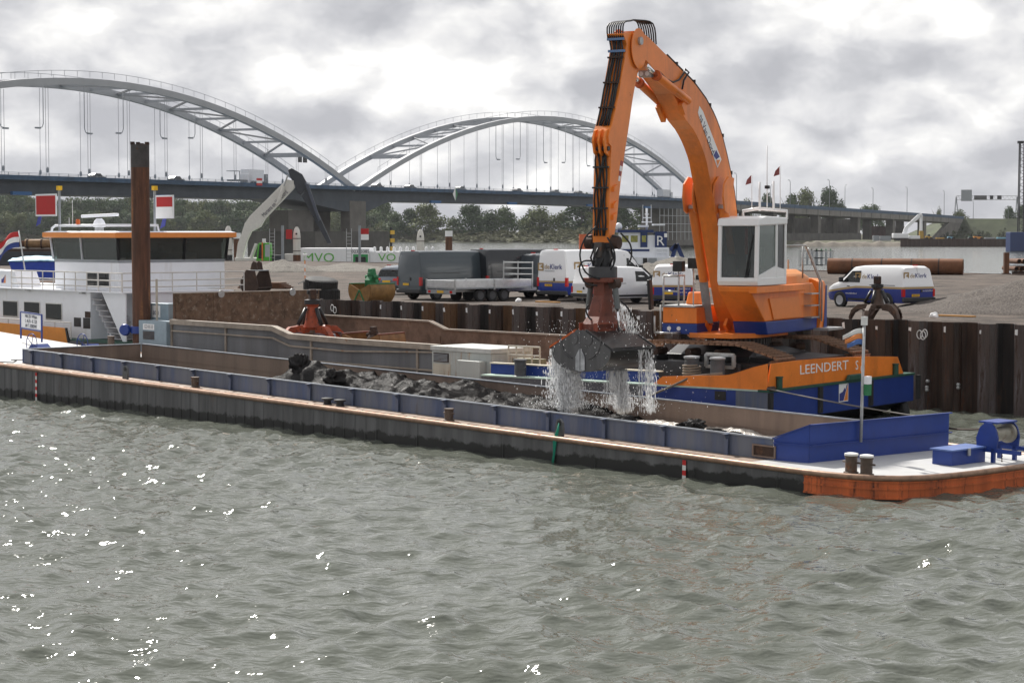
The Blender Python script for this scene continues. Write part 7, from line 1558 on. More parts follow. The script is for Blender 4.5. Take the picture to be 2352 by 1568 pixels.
# ------------------------------------------------------------------ far banks
REED = mat('reed bank', (.085,.085,.05), .95, var=.5, sc=.05, bump=.5, bsc=1)
def front(px_):
    pts = [(-500,1330),(600,1330),(980,1200),(1250,1120),(1480,960),(1700,835),(2000,830),(2900,820)]
    for (a, b), (c, d) in zip(pts, pts[1:]):
        if a <= px_ <= c: return b+(d-b)*(px_-a)/(c-a)
def bank():
    g = G(); nx, ny = 240, 26; V = []
    # left bank far behind the bridge, curving nearer to the right where the viaduct stands
    for j in range(ny+1):
        for i in range(nx+1):
            px_ = -500 + 3400*i/nx; Y0 = front(px_); Y = Y0 + (2600-Y0)*(j/ny)**2.2; x = (px_-1176)/FPX*Y
            hh = 2.2 if px_ > 1650 else 3.2
            d = Y-Y0; z = -.6 + (hh+.6)*min(1, d/(12 if px_ > 1650 else 40))**.7 + (.5*mnoise.noise(Vector((x*.03,Y*.03,0))) if d > 3 else 0)
            V.append((x, Y, z))
    g.add(V, [(j*(nx+1)+i, j*(nx+1)+i+1, (j+1)*(nx+1)+i+1, (j+1)*(nx+1)+i) for j in range(ny) for i in range(nx)]); struct(g.o('far_bank', REED, smooth=True, fix=False))
    # sandy shore strip on the right and spit
    for k, (xs, h, w, m, lab) in enumerate((((1815,2080),2.6,8,mat('sandy rubble', (.17,.15,.125), .95, var=.4, sc=.3, bump=1, bsc=3),'long low heap of sandy rubble along the right river bank'),((1480,1800),1.2,10,mat('dark stones', (.05,.05,.048), .95, var=.4, sc=.5),'dark stone groyne reaching out from the far bank'))):
        g = G(); n = 60; rows = []
        for i in range(n+1):
            px_ = xs[0]+(xs[1]-xs[0])*i/n; Y = (832 if k == 0 else 905); x = (px_-1176)/FPX*Y; hh = h*(.7+.5*mnoise.noise(Vector((i*.25,k,0))))*min(1, i/4, (n-i)/4)
            rows.append([(x,Y-w*.5,-.3),(x,Y-w*.2,hh*.7),(x,Y,hh),(x,Y+w*.3,hh*.7),(x,Y+w*.6,-.3)])
        g.loft(rows, closed=False, cap=False); o = g.o('stone_bank', m, smooth=True, fix=False); struct(o)
    # embankment behind the abutment
    g = G(); e = BFm.w((BLEN+425,0,0)); g.prism([(e.x-14,e.y-8,1),(e.x+300,e.y-60,1),(e.x+300,e.y+80,1),(e.x-14,e.y+80,1)], (0,0,.1)); base = [(e.x-22,e.y-14,1.5),(e.x+320,e.y-120,1.5),(e.x+320,e.y+80,1.5),(e.x-22,e.y+80,1.5)]; topv = [(e.x+2,e.y-1,dz(BLEN+425)-1.3),(e.x+320,e.y-80,dz(BLEN+425)-3),(e.x+320,e.y+60,dz(BLEN+425)-3),(e.x+2,e.y+60,dz(BLEN+425)-1.3)]
    g = G(); g.loft([base, topv]); struct(g.o('embankment', mat('grass slope', (.05,.06,.03), .95, var=.5, sc=.06), smooth=False))
bank()
# sheet piling of the far site
def far_wall():
    t = thing('far_sheet_pile_wall', 'distant brown sheet pile wall along the right river bank', 'quay wall', loc=(0,818,0)); mm = RUSTD; g = G(); x0 = (2070-1176)/FPX*818; x1 = (2480-1176)/FPX*818; g0 = G(); g0.box(-.45,.45,-.18,.18,-1,3.2); a = g0.mesh('sheet_pile', mm); g0 = G(); g0.box(-.45,.45,.2,.5,-1,3.2); b = g0.mesh('sheet_pile', mm)
    n = int((x1-x0)/.9)
    for i in range(n): o = link('sheet_pile', a if i % 2 else b, t); o.location.x = x0+i*.9
far_wall()
# ------------------------------------------------------------------ trees
def leafmat(name, col):
    m = mat(name, col, .7, var=.45, sc=.22); b = m.node_tree.nodes['Principled BSDF']; b.inputs['Specular IOR Level'].default_value = .2
    return m
LM = [leafmat('foliage dark', (.045,.078,.028)), leafmat('foliage mid', (.068,.105,.036)), leafmat('foliage olive', (.105,.128,.042)), leafmat('foliage pale', (.135,.14,.062))]
BARK = mat('bark', (.06,.045,.035), .9)
def crown_mesh(seed, w, h, n, m, lo=.12, leaf=.55, lobes=12):
    r = np.random.default_rng(seed); L = []
    for k in range(lobes):
        a = r.random()*6.283; hz_ = lo + (1-lo)*r.random()**.85; rad = (math.sin(min(1,(hz_-lo)/(1-lo)*1.05+.12)*math.pi)**.6)*.5*(.35+.65*r.random()); s = .17+.14*r.random(); L.append((math.cos(a)*rad*.8, math.sin(a)*rad*.8, hz_, s))
    idx = r.integers(0, lobes, n); d = r.normal(size=(n,3)); d /= np.linalg.norm(d, axis=1)[:,None]; rr = r.random(n)**.35; LA = np.array(L)[idx]
    C = np.stack([(LA[:,0]+d[:,0]*LA[:,3]*rr)*w, (LA[:,1]+d[:,1]*LA[:,3]*rr)*w, (LA[:,2]+d[:,2]*LA[:,3]*rr*.8)*h], 1); C[:,2] = np.maximum(C[:,2], lo*h*.6); C[:,2] *= h/C[:,2].max(); C[:,:2] *= .5*w/np.abs(C[:,:2]).max()
    nrm = d + r.normal(size=(n,3))*.5; nrm /= np.linalg.norm(nrm, axis=1)[:,None]; u = np.cross(nrm, r.normal(size=(n,3))); u /= np.linalg.norm(u, axis=1)[:,None]; v = np.cross(nrm, u); s = leaf*(.5+r.random(n))[:,None]
    V = np.stack([C-u*s, C-v*s*.6, C+u*s, C+v*s*.6], 1).reshape(-1,3); me = bpy.data.meshes.new('crown'); F_ = np.arange(n*4).reshape(n,4)
    me.from_pydata(V.tolist(), [], F_.tolist()); me.materials.append(m); me.shade_smooth(); return me
def trunk_mesh(h, r_):
    g = G(); g.tube([(0,0,-.5),(.05*h*.1,0,h*.3),(0,.02*h,h*.75)], [r_, r_*.75, r_*.25], 7)
    for k in range(5): a = k*1.3; z = h*(.25+.09*k); g.tube([(0,0,z),(math.cos(a)*h*.12,math.sin(a)*h*.12,z+h*.14),(math.cos(a)*h*.2,math.sin(a)*h*.2,z+h*.3)], [r_*.4,r_*.25,r_*.08], 5)
    return g.mesh('trunk', BARK, smooth=True)
CR = [crown_mesh(i, 1.0, 1.0, 3600, LM[i % 3], leaf=.026, lobes=26 if i < 5 else 34) for i in range(9)]; BU = [crown_mesh(40+i, 1.0, 1.0, 900, LM[2+i%2], lo=.02, leaf=.06, lobes=9) for i in range(3)]; TR = trunk_mesh(1.0, .022)
def trees():
    r = random.Random(4)
    def tree(px_, Y, w, h, ci, lab, gz=2.5, group='trees on the far river bank', base=None):
        x = (px_-1176)/FPX*Y; t = thing('river_tree', lab, 'tree', loc=(x,Y,gz), rz=r.random()*6.28, group=group)
        c = link('crown', CR[ci], t); c.scale = (w*r.uniform(.85,1.2),w*r.uniform(.85,1.2),h); c.rotation_euler = (r.uniform(-.12,.12),r.uniform(-.12,.12),0); k = link('trunk', TR, t); k.scale = (h,h,h)
    # forest edge on the left, read off the skyline
    sky = [(-60,452),(0,458),(40,450),(90,466),(150,470),(200,462),(250,470),(300,462),(350,468),(400,466),(450,472),(500,470),(560,474),(620,468),(680,474),(740,466),(790,470),(840,476),(870,490)]
    def skyline(px_):
        for (a, b), (c, d) in zip(sky, sky[1:]):
            if a <= px_ <= c: return b+(d-b)*(px_-a)/(c-a)
        return 470
    V = []; F_ = []; MI = []
    def wood(px_, Y, w, h, ci, gz):
        co = np.empty(len(CR[ci].vertices)*3); CR[ci].vertices.foreach_get('co', co); co = co.reshape(-1,3); a = r.random()*6.28; q = co[:len(co)*3//5//4*4]; x = (px_-1176)/FPX*Y; b = sum(len(v) for v in V)
        V.append(np.stack([x+(q[:,0]*math.cos(a)-q[:,1]*math.sin(a))*w, Y+(q[:,0]*math.sin(a)+q[:,1]*math.cos(a))*w, gz+q[:,2]*h], 1)); F_.append(np.arange(len(q)).reshape(-1,4)+b); MI.append(np.full(len(q)//4, r.randrange(3)))
    px_ = -60
    while px_ < 885: Y = 1385+r.uniform(-15,15); h = (556-skyline(px_)+r.uniform(-6,6))*Y/FPX; wood(px_, Y, h*r.uniform(.7,1.0), h, r.randrange(9), 2.5); px_ += r.uniform(6,10)
    px_ = -60
    while px_ < 885: Y = 1352+r.uniform(-8,8); h = r.uniform(10,20); wood(px_, Y, h*r.uniform(.9,1.4), h, r.randrange(9), 2.2); px_ += r.uniform(6,11)
    me = bpy.data.meshes.new('riverside_wood'); VV = np.concatenate(V); FF = np.concatenate(F_); me.vertices.add(len(VV)); me.vertices.foreach_set('co', VV.ravel()); me.loops.add(FF.size); me.loops.foreach_set('vertex_index', FF.ravel().astype(np.int32)); me.polygons.add(len(FF)); me.polygons.foreach_set('loop_start', np.arange(0, FF.size, 4, dtype=np.int32)); me.polygons.foreach_set('material_index', np.concatenate(MI).astype(np.int32)); me.polygons.foreach_set('use_smooth', np.ones(len(FF), bool)); me.update(); me.validate()
    for m in LM[:3]: me.materials.append(m)
    tag(link('riverside_wood', me), 'dense dark green wood along the far bank behind the bridge', 'wood', kind='stuff')
    # single willows in the middle
    for px_, top, w, lab, ci in ((905,486,24,'rounded willow just right of the bridge pier',1),(945,478,22,'grey green willow second right of the bridge pier',0),(985,464,34,'tallest dark willow right of the bridge pier',5),(1040,500,20,'small willow in the gap right of the tallest willow',2),(1085,468,32,'broad dark willow in the middle of the far bank',6),(1125,480,26,'willow joined to the broad dark one',3),(1165,472,24,'slender willow right of the broad pair',7),(1205,498,20,'low willow left of the dark triple',4),(1240,468,34,'dark willow below the bridge left of the stick',8),(1290,484,22,'small willow close to the excavator stick',2),(1335,440,42,'dense tall tree rising above the deck beside the stick',0),(1375,448,34,'tall tree behind the excavator stick',5),(1430,462,32,'dark tree right of the excavator stick under the deck',6),(1475,452,34,'tall tree rising behind the right arch foot',1),(1520,470,26,'tree beside the scaffold under the bridge',3)):
        Y = 1240 - (px_-900)*.18 if px_ < 1300 else 1150; h = (550-top)*Y/FPX; tree(px_, Y, w*Y/FPX*3.3, h, ci, lab, 1.6)
    # trees beyond the viaduct
    for px_, top, w, lab, ci in ((1720,452,30,'tree behind the antennas above the viaduct',2),(1760,440,36,'left tree of the clump above the viaduct',0),(1810,440,34,'small tree inside the clump above the viaduct',4),(1850,428,44,'tallest tree of the clump above the viaduct',5),(1895,426,44,'right tree of the clump above the viaduct',6),(1922,452,26,'lowest tree at the right end of the clump',3),(1985,466,30,'low tree behind the viaduct lamp posts',7),(2010,464,26,'low rounded tree right of the clump',1),(2150,470,16,'small pointed tree on the viaduct end',8),(2205,478,34,'low bush crown below the sign gantry',2),(2320,470,30,'tree at the far right above the embankment',0),(2348,466,26,'tree cut by the right edge of the picture',4)):
        Y = 1330; h = (540-top)*Y/FPX; tree(px_, Y, w*Y/FPX*1.9, h, ci, lab, 3, 'trees beyond the viaduct')
    # shrubs and reeds on the bank: ground cover, uncountable
    V = []; F_ = []
    for i in range(900):
        px_ = r.uniform(-60,1560); dY = r.uniform(1.5,70)*(.55 if i % 3 else 1); Y = front(px_)+dY; x = (px_-1176)/FPX*Y
        if BFm.l((x,Y,0)).y < 30: continue
        me = BU[i % 3]; s = r.uniform(4,8); h = (1.6+dY*.055)*r.uniform(.7,1.5); b = len(V)
        co = np.empty(len(me.vertices)*3); me.vertices.foreach_get('co', co); co = co.reshape(-1,3)[::1]; sel = co[:len(co)//3//4*4]
        V += [(x+q[0]*s*1.6, Y+q[1]*s, min(2.6, -.4+dY*.14)+q[2]*h) for q in sel]; F_ += [(b+4*j,b+4*j+1,b+4*j+2,b+4*j+3) for j in range(len(sel)//4)]
    g = G(); g.v = V; g.f = F_; o = g.o('bank_shrubs', leafmat('shrub leaves', (.11,.115,.055)), smooth=True, fix=False); tag(o, 'low willow scrub and reeds along the far waterline', 'scrub', kind='stuff')
    V = []; F_ = []
    for i in range(160):
        x = BFm.w((BLEN+430,0,0)).x + r.uniform(-25,140); Y = BFm.w((BLEN+430,0,0)).y + r.uniform(-90,-5); me = BU[i % 3]; s = r.uniform(3,6); h = r.uniform(2,5); b = len(V); z0 = 2 + max(0, (Y-(BFm.w((BLEN+430,0,0)).y-30)))/30*8
        co = np.empty(len(me.vertices)*3); me.vertices.foreach_get('co', co); co = co.reshape(-1,3); sel = co[:len(co)//4//4*4]; V += [(x+q[0]*s, Y+q[1]*s, z0+q[2]*h) for q in sel]; F_ += [(b+4*j,b+4*j+1,b+4*j+2,b+4*j+3) for j in range(len(sel)//4)]
    g = G(); g.v = V; g.f = F_; o = g.o('slope_shrubs', leafmat('slope shrub leaves', (.045,.055,.025)), smooth=True, fix=False); tag(o, 'dark scrub covering the embankment at the end of the viaduct', 'scrub', kind='stuff')
trees()
# ------------------------------------------------------------------ vessels and piles on the far side of the quay
def far_side():
    Yb = 246
    P = lambda x, y, Y=Yb: dp(x, y, Y)
    SPW = mat('stained white pile', (.62,.60,.55), .6, var=.15, rust=.2, rcol=(.28,.18,.1), streak=True)
    for k, (px_, top, bot, lab) in enumerate(((525,518,602,'white domed spud pile at the left end of the crane pontoon'),(682,520,600,'white domed spud pile with rusty foot beside the red board'),(966,526,585,'white domed spud pile standing in the river above the dark van'))):
        a = P(px_, bot, Yb-4); zt = P(px_, top, Yb-4).z; r_ = 8.5*Yb/FPX; t = thing('spud_pile', lab, 'pile', loc=(a.x, Yb-4, 0), group='white spud piles')
        g = G(); g.tube([(0,0,-2),(0,0,3.4)], r_*1.03, 18); g.o('pile_foot', RUST if k else BLACK, t, smooth=35)
        g = G(); g.lathe([(r_,3.41),(r_,zt-1.2),(r_*.92,zt-.8),(r_*.7,zt-.35),(r_*.3,zt-.05)], (0,0,0), n=18); g.o('pile_shaft', SPW, t, smooth=35)
        g = G(); g.lathe([(.12,0),(.12,.06)], (0,-r_*.9,zt-.9), (0,-1,0), 10); g.o('lifting_hole', BLACK, t)
        for z in (zt-1.5, zt-3.0): g = G(); g.pipe((0,0,z),(0,0,z+.08), r_+.03, r_-.02, 18); g.o('pile_band', RUSTD, t)
    for k, (px_, top, bot, lab) in enumerate(((1031,530,576,'brown mooring pile with white top above the black van'),(545,535,600,'brown mooring pile with white top behind the left spud pile'))):
        Y = 300; a = P(px_, bot, Y); zt = P(px_, top, Y).z; r_ = 8*Y/FPX; t = thing('mooring_pile', lab, 'pile', loc=(a.x,Y,0), group='brown mooring piles'); g = G(); g.tube([(0,0,-2),(0,0,zt-.85)], r_, 16); g.o('pile_shaft', RUST, t, smooth=35); g = G(); g.tube([(0,0,zt-.85),(0,0,zt)], r_*1.05, 16); g.o('pile_cap', TXT_W, t, smooth=35)
    # white deck house pontoon with green lettering
    a = P(688,602); b = P(912,602); zt = P(690,570).z; zt2 = P(890,578).z; WP = mat('pontoon white', (.76,.77,.78), .4, var=.05)
    t = thing('lettered_pontoon', 'white pontoon with green lettering behind the quay', 'pontoon', loc=(a.x, Yb, 0), rz=R(-3)); w1 = P(848,602).x-a.x; w2 = b.x-a.x+3
    g = G(); g.box(-6,w2+4,-.5,8,-.6,1.6); g.o('hull', BLACK, t); g = G(); g.box(0,w1,0,6,1.6,zt); g.o('deck_house', WP, t, bevel=.05); g = G(); g.box(w1+.02,w2,.6,6,1.6,zt2); g.o('low_house', WP, t)
    LG = mat('lime lettering', (.12,.42,.07), .5); GD = mat('door green', (.03,.27,.08), .5)
    text('MVO', 1.55, 'house_lettering', LG, t, basis((w1*.28,-.02,zt-1.2),(1,0,0),(0,0,1)), .02, sx=1.15); text('VO', 1.3, 'house_lettering', LG, t, basis((w1+2.2,.58,zt2-.75),(1,0,0),(0,0,1)), .02, sx=1.2)
    g = G(); x0 = P(812,600).x-a.x; x1 = P(846,600).x-a.x; g.box(x0,x1,-.06,-.01,zt-1.05,zt-.75); g.box(x0,x0+.25,-.06,-.01,1.6,zt-1.055); g.box(x1-.25,x1,-.06,-.01,1.6,zt-1.055); g.o('door_frame', GD, t); g = G(); g.box(x0+.26,x1-.26,-.03,-.012,1.6,zt-1.06); g.o('door_opening', BLACK, t)
    text('02333385', .55, 'house_number', TXT_K, t, basis(((x0+x1)/2,-.02,zt-.42),(1,0,0),(0,0,1)), .01)
    for i in range(10): g = G(); g.lathe([(.18,0),(.18,.5),(.05,.62)], (w1+.6+i*.8,1.0,zt2), n=8); g.o('roof_vent', WP, t)
    # crane pontoon: long reach excavator
    t = thing('long_reach_excavator', 'white long reach crane with black stick and green cab on a pontoon', 'crane', loc=(P(575,600).x, Yb, 0)); ox = P(575,600).x
    L_ = lambda x, y, yy=0: Vector((P(x,y).x-ox, yy, P(x,y).z))
    CRW = mat('crane white', (.62,.61,.57), .45, var=.08); CRB = mat('crane slate', (.035,.04,.05), .5)
    g = G(); g.box(-6,10,-.5,9,-.6,2.0); g.o('pontoon_hull', BLACK, t)
    g = G(); pts = [(541,598),(546,560),(556,532),(562,513),(574,496),(659,412),(674,415),(676,431),(608,503),(598,521),(587,527),(577,532),(566,556),(556,598)]; g.prism([L_(x,y,.0) for x,y in pts], (0,1.0,0)); bm_ = g.o('main_boom', CRW, t, bevel=.03)
    a, b = L_(622,516), L_(654,470); a, b = L_(594,500), L_(657,426)
    mid = (L_(598,497,-.02)+L_(660,433,-.02))/2; d = L_(658,437)-L_(600,496); text('Martens en Van Oord', .72, 'boom_lettering', TXT_K, bm_, basis(mid + Vector((0.12,-.01,-.15)), d, Vector((-d.z,0,d.x))), .01, sx=d.length/(.72*9.3))
    g = G(); g.prism([L_(x,y,.2) for x,y in ((661,390),(669,386),(693,400),(702,417),(704,432),(690,448),(683,443),(676,424),(666,407))], (0,.7,0)); g.o('stick_elbow', CRB, t, bevel=.05)
    g = G(); g.prism([L_(x,y,.25) for x,y in ((692,450),(705,434),(761,558),(752,560))], (0,.6,0)); g.o('stick', CRB, t, bevel=.02); g = G(); g.prism([L_(x,y,-.1) for x,y in ((700,420),(709,424),(736,505),(731,508))], (0,.3,0)); g.o('stick_ram', mat('slate ram', (.07,.08,.11), .5), t)
    g = G(); g.tube([L_(638,468,-.3), L_(652,428,-.3)], .22, 10); g.o('boom_ram', CRW, t); g = G(); g.tube([L_(652,428,-.3), L_(662,402,-.3)], .1, 8); g.o('ram_rod', STEEL, t)
    for x0_, y0_, x1_, y1_ in ((578,592,590,560),(598,588,610,556)): g = G(); g.tube([L_(x0_,y0_,-.4), L_(x1_,y1_,-.4)], .24, 10); g.o('lift_ram', CRW, t)
    g = G(); g.box(L_(536,0).x,L_(590,0).x,-.6,3,2.0,L_(0+560,592).z); g.o('machinery_deck', CRW, t, bevel=.05)
    CG = mat('lime cab', (.08,.42,.03), .45); z0, z1 = L_(600,599).z, L_(600,558).z; x0, x1 = L_(586,0).x, L_(622,0).x
    g = G(); g.prism([(x0,-.8,z0),(x1,-.8,z0),(x1-.15,-.8,z1),(x0+.3,-.8,z1)], (0,1.5,0)); c = g.o('cab', CG, t, bevel=.06); g = G(); g.prism([(x0+.25,-.82,z0+.3),(x0+.9,-.82,z0+.3),(x0+.9,-.82,z1-.2),(x0+.42,-.82,z1-.2)], (0,.02,0)); g.o('cab_window', GLASS, c); g = G(); g.prism([(x0+1.1,-.82,z0+.5),(x1-.25,-.82,z0+.5),(x1-.3,-.82,z1-.2),(x0+1.1,-.82,z1-.2)], (0,.02,0)); g.o('cab_window', mat('cab pale glass', (.4,.45,.46), .1), c)
    g = G(); g.box(L_(620,0).x,L_(650,0).x,-.5,2,2.0,L_(620,586).z); g.o('deck_box', CRB, t); g = G(); g.box(L_(650,0).x,L_(680,0).x,0,2,2.0,L_(650,583).z); g.o('deck_box', CRW, t)
    for px_, top in ((605,548),): g = G(); g.tube([L_(px_,598,-1), L_(px_,top+8,-1)], .09, 6); g.o('warning_pole', ORANGE, t); g = G(); g.box(L_(px_-4,0).x,L_(px_+4,0).x,-1.1,-.9,L_(0+px_,top+8).z,L_(px_,top).z); g.o('pole_lamp', TXT_W, t)
    # navigation boards on frames
    for k, (xm, x0, x1, y0, y1, lab) in enumerate(((649,657,671,527,549,'red signal board on a grey frame next to the spud pile'),(826,829,847,525,551,'red and white signal board on a ladder mast by the bridge pier'))):
        o = P(xm,600,Yb-5); t = thing('signal_board', lab, 'signal board', loc=(o.x,Yb-5,1.2)); Q = lambda x, y: Vector((P(x,y,Yb-5).x-o.x, 0, P(x,y,Yb-5).z-1.2))
        g = G(); g.beam((0,0,0), Q(xm,518), .3); g.o('mast', GREYP, t); zc = Q(xm,y1).z if k == 0 else (Q(xm,y0).z+Q(xm,y1).z)/2
        a, b = Q(x0,y1), Q(x1,y0); g = G(); g.box(a.x,b.x,-.1,-.02,zc,b.z); g.o('red_field', mat('signal red', (.52,.035,.03), .5), t)
        if k: g = G(); g.box(a.x,b.x,-.1,-.02,a.z,zc-.01); g.o('white_field', TXT_W, t)
        for dx in (-1.6,-1.0): g = G(); g.beam(Q(xm,600)+Vector((dx,.3,0)), Q(xm,525)+Vector((dx,.3,0)), .07); g.o('ladder_rail', STEEL, t)
        for i in range(9): q = Q(xm,600-i*8); g = G(); g.beam(q+Vector((-1.6,.3,0)), q+Vector((-1.0,.3,0)), .05); g.o('ladder_rung', STEEL, t)
    # tug with R on its funnel
    Yt = 225; o = P(1415,612,Yt); Q = lambda x, y, yy=0: Vector((P(x,y,Yt).x-o.x, yy, P(x,y,Yt).z)); t = thing('tug_boat', 'white tug with navy funnel marked R between the vans and the boom', 'tug', loc=(o.x,Yt,0)); NV = mat('tug navy', (.012,.03,.12), .45); TW = mat('tug white', (.74,.76,.80), .4, var=.05)
    def bx(nm, x0, x1, y0, y1, ya, yb, m, par=t): a, b = Q(x0,y1), Q(x1,y0); g = G(); g.box(a.x,b.x,ya,yb,a.z,b.z); return g.o(nm, m, par)
    bx('hull', 1395,1575,612,660,-2,5,BLACK); bx('bulwark', 1400,1560,590,612,-2,5,TW); h = bx('deck_house', 1418,1535,568,590,-1.2,4,TW); bx('deck_stripe', 1418,1490,572,577,-1.23,-1.21,NV,h); w = bx('wheelhouse', 1424,1470,534,568,-.6,3.5,TW); bx('roof', 1418,1500,528,534,-.9,3.8,NV,w); bx('stair_trunk', 1470,1486,534,590,-.8,3,NV,h); bx('aft_house', 1486,1504,540,590,-.7,3,TW,h)
    fn = bx('funnel', 1503,1530,532,590,-1.0,2.4,NV); text('R', 1.55, 'funnel_letter', TXT_W, fn, basis(Q(1515,554,-1.03),(1,0,0),(0,0,1)), .02); bx('funnel_flag', 1524,1531,536,545,-1.04,-1.02,TXT_W,fn)
    for x0, x1 in ((1428,1443),(1448,1464),(1473,1483)): bx('window', x0,x1,541,556,-.63 if x0 < 1470 else -.83,-.61 if x0 < 1470 else -.81,mat('tug yellow glass', (.25,.25,.06), .1, var=.4),w)
    for x0, x1 in ((1430,1442),(1474,1484)): bx('vent_door', x0,x1,592,608,-2.03,-2.01,BLACK)
    bx('engine_vent', 1460,1472,590,606,-2.3,-2.01,TW); bx('winch_frame', 1486,1505,592,606,-2.4,-2.01,GREYP)
    g = G(); g.tube([Q(1487,532,1), Q(1487,478,1)], .12, 8); ms = g.o('mast', TW, t, smooth=True)
    for y, w_ in ((500,9),(510,12),(492,5)): g = G(); g.beam(Q(1487-w_,y,1), Q(1487+w_,y,1), .1); g.o('mast_yard', TW, ms)
    for x in (1478,1497): g = G(); g.tube([Q(x,512,1), Q(x,470,1)], .03, 5); g.o('whip_antenna', TW, ms)
    bx('radar_arch', 1466,1490,517,522,0,1,TW); bx('awning', 1500,1526,514,518,-1,2,TW); g = G(); g.lathe([(.05,-.4),(.38,-.25),(.42,0),(.3,.3),(.05,.42)], Q(1421,520,0), n=14); g.o('satellite_dome', TW, t, smooth=True)
    for x0,y0,x1,y1 in ((1540,600,1552,560),(1552,560,1566,592),(1538,575,1552,562),(1545,598,1564,596)): g = G(); g.beam(Q(x0,y0,-1), Q(x1,y1,-1), .45); g.o('deck_crane', NV, t)
    for x in (1506,1518,1530): g = G(); g.tube([Q(x,590,-1.3), Q(x,572,-1.3)], .05, 5); g.o('rail_post', TW, t)
    for y in (572,581): g = G(); g.tube([Q(1506,y,-1.3), Q(1532,y,-1.3)], .05, 5); g.o('handrail', TW, t)
    # orange container barge further out
    Yc = 420; a = P(1331,562,Yc); t = thing('container_barge', 'dark barge carrying an orange container left of the stick', 'barge', loc=(a.x,Yc,0)); k = Yc/FPX; g = G(); g.prism([(-6*k,0,.2),(130*k,0,.2),(135*k,0,9*k),(-10*k,0,9*k)], (0,6,0)); g.o('hull', BLACK, t); zc = P(1331,538,Yc).z; g = G(); g.box(0,42*k,.5,3,9*k,zc); g.o('container', mat('container orange', (.55,.11,.03), .6), t); g = G(); g.prism([(22*k,.3,9*k),(62*k,.3,9*k),(52*k,.3,zc-.3),(36*k,.3,zc-.3)], (0,3,0)); g.o('grey_hopper', GREYP, t); g = G(); g.box(15*k,24*k,.35,.45,zc-1.6,zc-.9); g.o('container_panel', TXT_W, t)
    Yc = 210; a = P(1372,572,Yc); t = thing('yellow_machine', 'small yellow machine just left of the stick tip behind the vans', 'machine', loc=(a.x,Yc,ZQ)); g = G(); g.prism([(-.8,0,.3),(1.3,0,.3),(1.5,0,1.2),(.9,0,1.9),(-.1,0,1.9),(-.4,0,1.1)], (0,1.4,0)); g.o('body', mat('machine yellow', (.6,.42,.03), .5), t, bevel=.08); g = G(); g.box(-.9,1.5,-.1,1.5,0,.35); g.o('track', RUBBER, t)
    # left background barge with dredge pipe
    Yl = 205; a = P(-10,600,Yl); k = Yl/FPX; t = thing('pipe_barge', 'dark barge with long rusty discharge pipe behind the boat at left', 'barge', loc=(a.x,Yl,0)); g = G(); g.box(-20,135*k,0,8,0,P(0,578,Yl).z); g.o('hull', CRB, t); g = G(); g.box(-20,130*k,.5,7,P(0,578,Yl).z,P(0,571,Yl).z); g.o('deck_edge', RUSTD, t); z = P(0,560,Yl).z; g = G(); g.tube([(-20,2,z),(60*k,2,z)], .32, 12); g.o('discharge_pipe', RUST, t, smooth=True); g = G(); g.tube([(58*k,2,z),(135*k,2,z)], .48, 14); g.o('discharge_pipe', mat('yellow rust pipe', (.22,.13,.06), .7, var=.3), t, smooth=True)
    for f in (62,95,128): g = G(); g.pipe((f*k,2,z),(f*k+.15,2,z),.56,.46,14); g.o('pipe_flange', RUSTD, t)
    # low rusty edge wall of the quay on the far side
    t = thing('quay_edge_wall', 'low rusty edge of the quay along the far water', 'quay wall', loc=(0,0,0)); pts = [(-140,262),(-24,232),(37,166),(75,118)]
    i = 0
    for (ax, ay), (bx_, by) in zip(pts, pts[1:]):
        n = int(math.hypot(bx_-ax, by-ay)/2.2)
        for j in range(n):
            p0 = Vector((ax+(bx_-ax)*j/n, ay+(by-ay)*j/n, 0)); p1 = Vector((ax+(bx_-ax)*(j+.96)/n, ay+(by-ay)*(j+.96)/n, 0)); g = G(); g.beam(p0+Vector((0,0,1.2)), p1+Vector((0,0,1.2)), .25 if j % 2 else .4, 3.2); g.o('sheet_pile', RUSTD if j % 3 else RUST, t)
    # far right building site
    Yf = 850; k = Yf/FPX; Q2 = lambda x, y: P(x, y, Yf)
    t = thing('distant_excavator', 'white long boom excavator working on the far right bank', 'excavator', loc=(Q2(2085,552).x,Yf,0)); ox2 = Q2(2085,552).x; L2 = lambda x, y: Vector((Q2(x,y).x-ox2, 0, Q2(x,y).z))
    g = G(); a = L2(2050,547); b = L2(2085,536); g.box(a.x,b.x,-2,2,a.z,b.z); g.o('house', WHITE, t, bevel=.2); g = G(); g.box(a.x+1,b.x,-2,2,2.2,a.z); g.o('tracks', BLACK, t); g = G(); g.prism([L2(*q) for q in ((2073,537),(2078,522),(2108,493),(2117,490),(2120,496),(2112,500),(2086,524),(2082,538))], (0,1,0)); g.o('boom', WHITE, t); g = G(); g.prism([L2(*q) for q in ((2114,495),(2119,497),(2119,530),(2113,530))], (0,1,0)); g.o('stick', WHITE, t); g = G(); g.prism([L2(*q) for q in ((2112,530),(2121,530),(2122,548),(2112,548))], (0,1.4,0)); g.o('pile_hammer', mat('hammer yellow', (.4,.25,.04), .6), t)
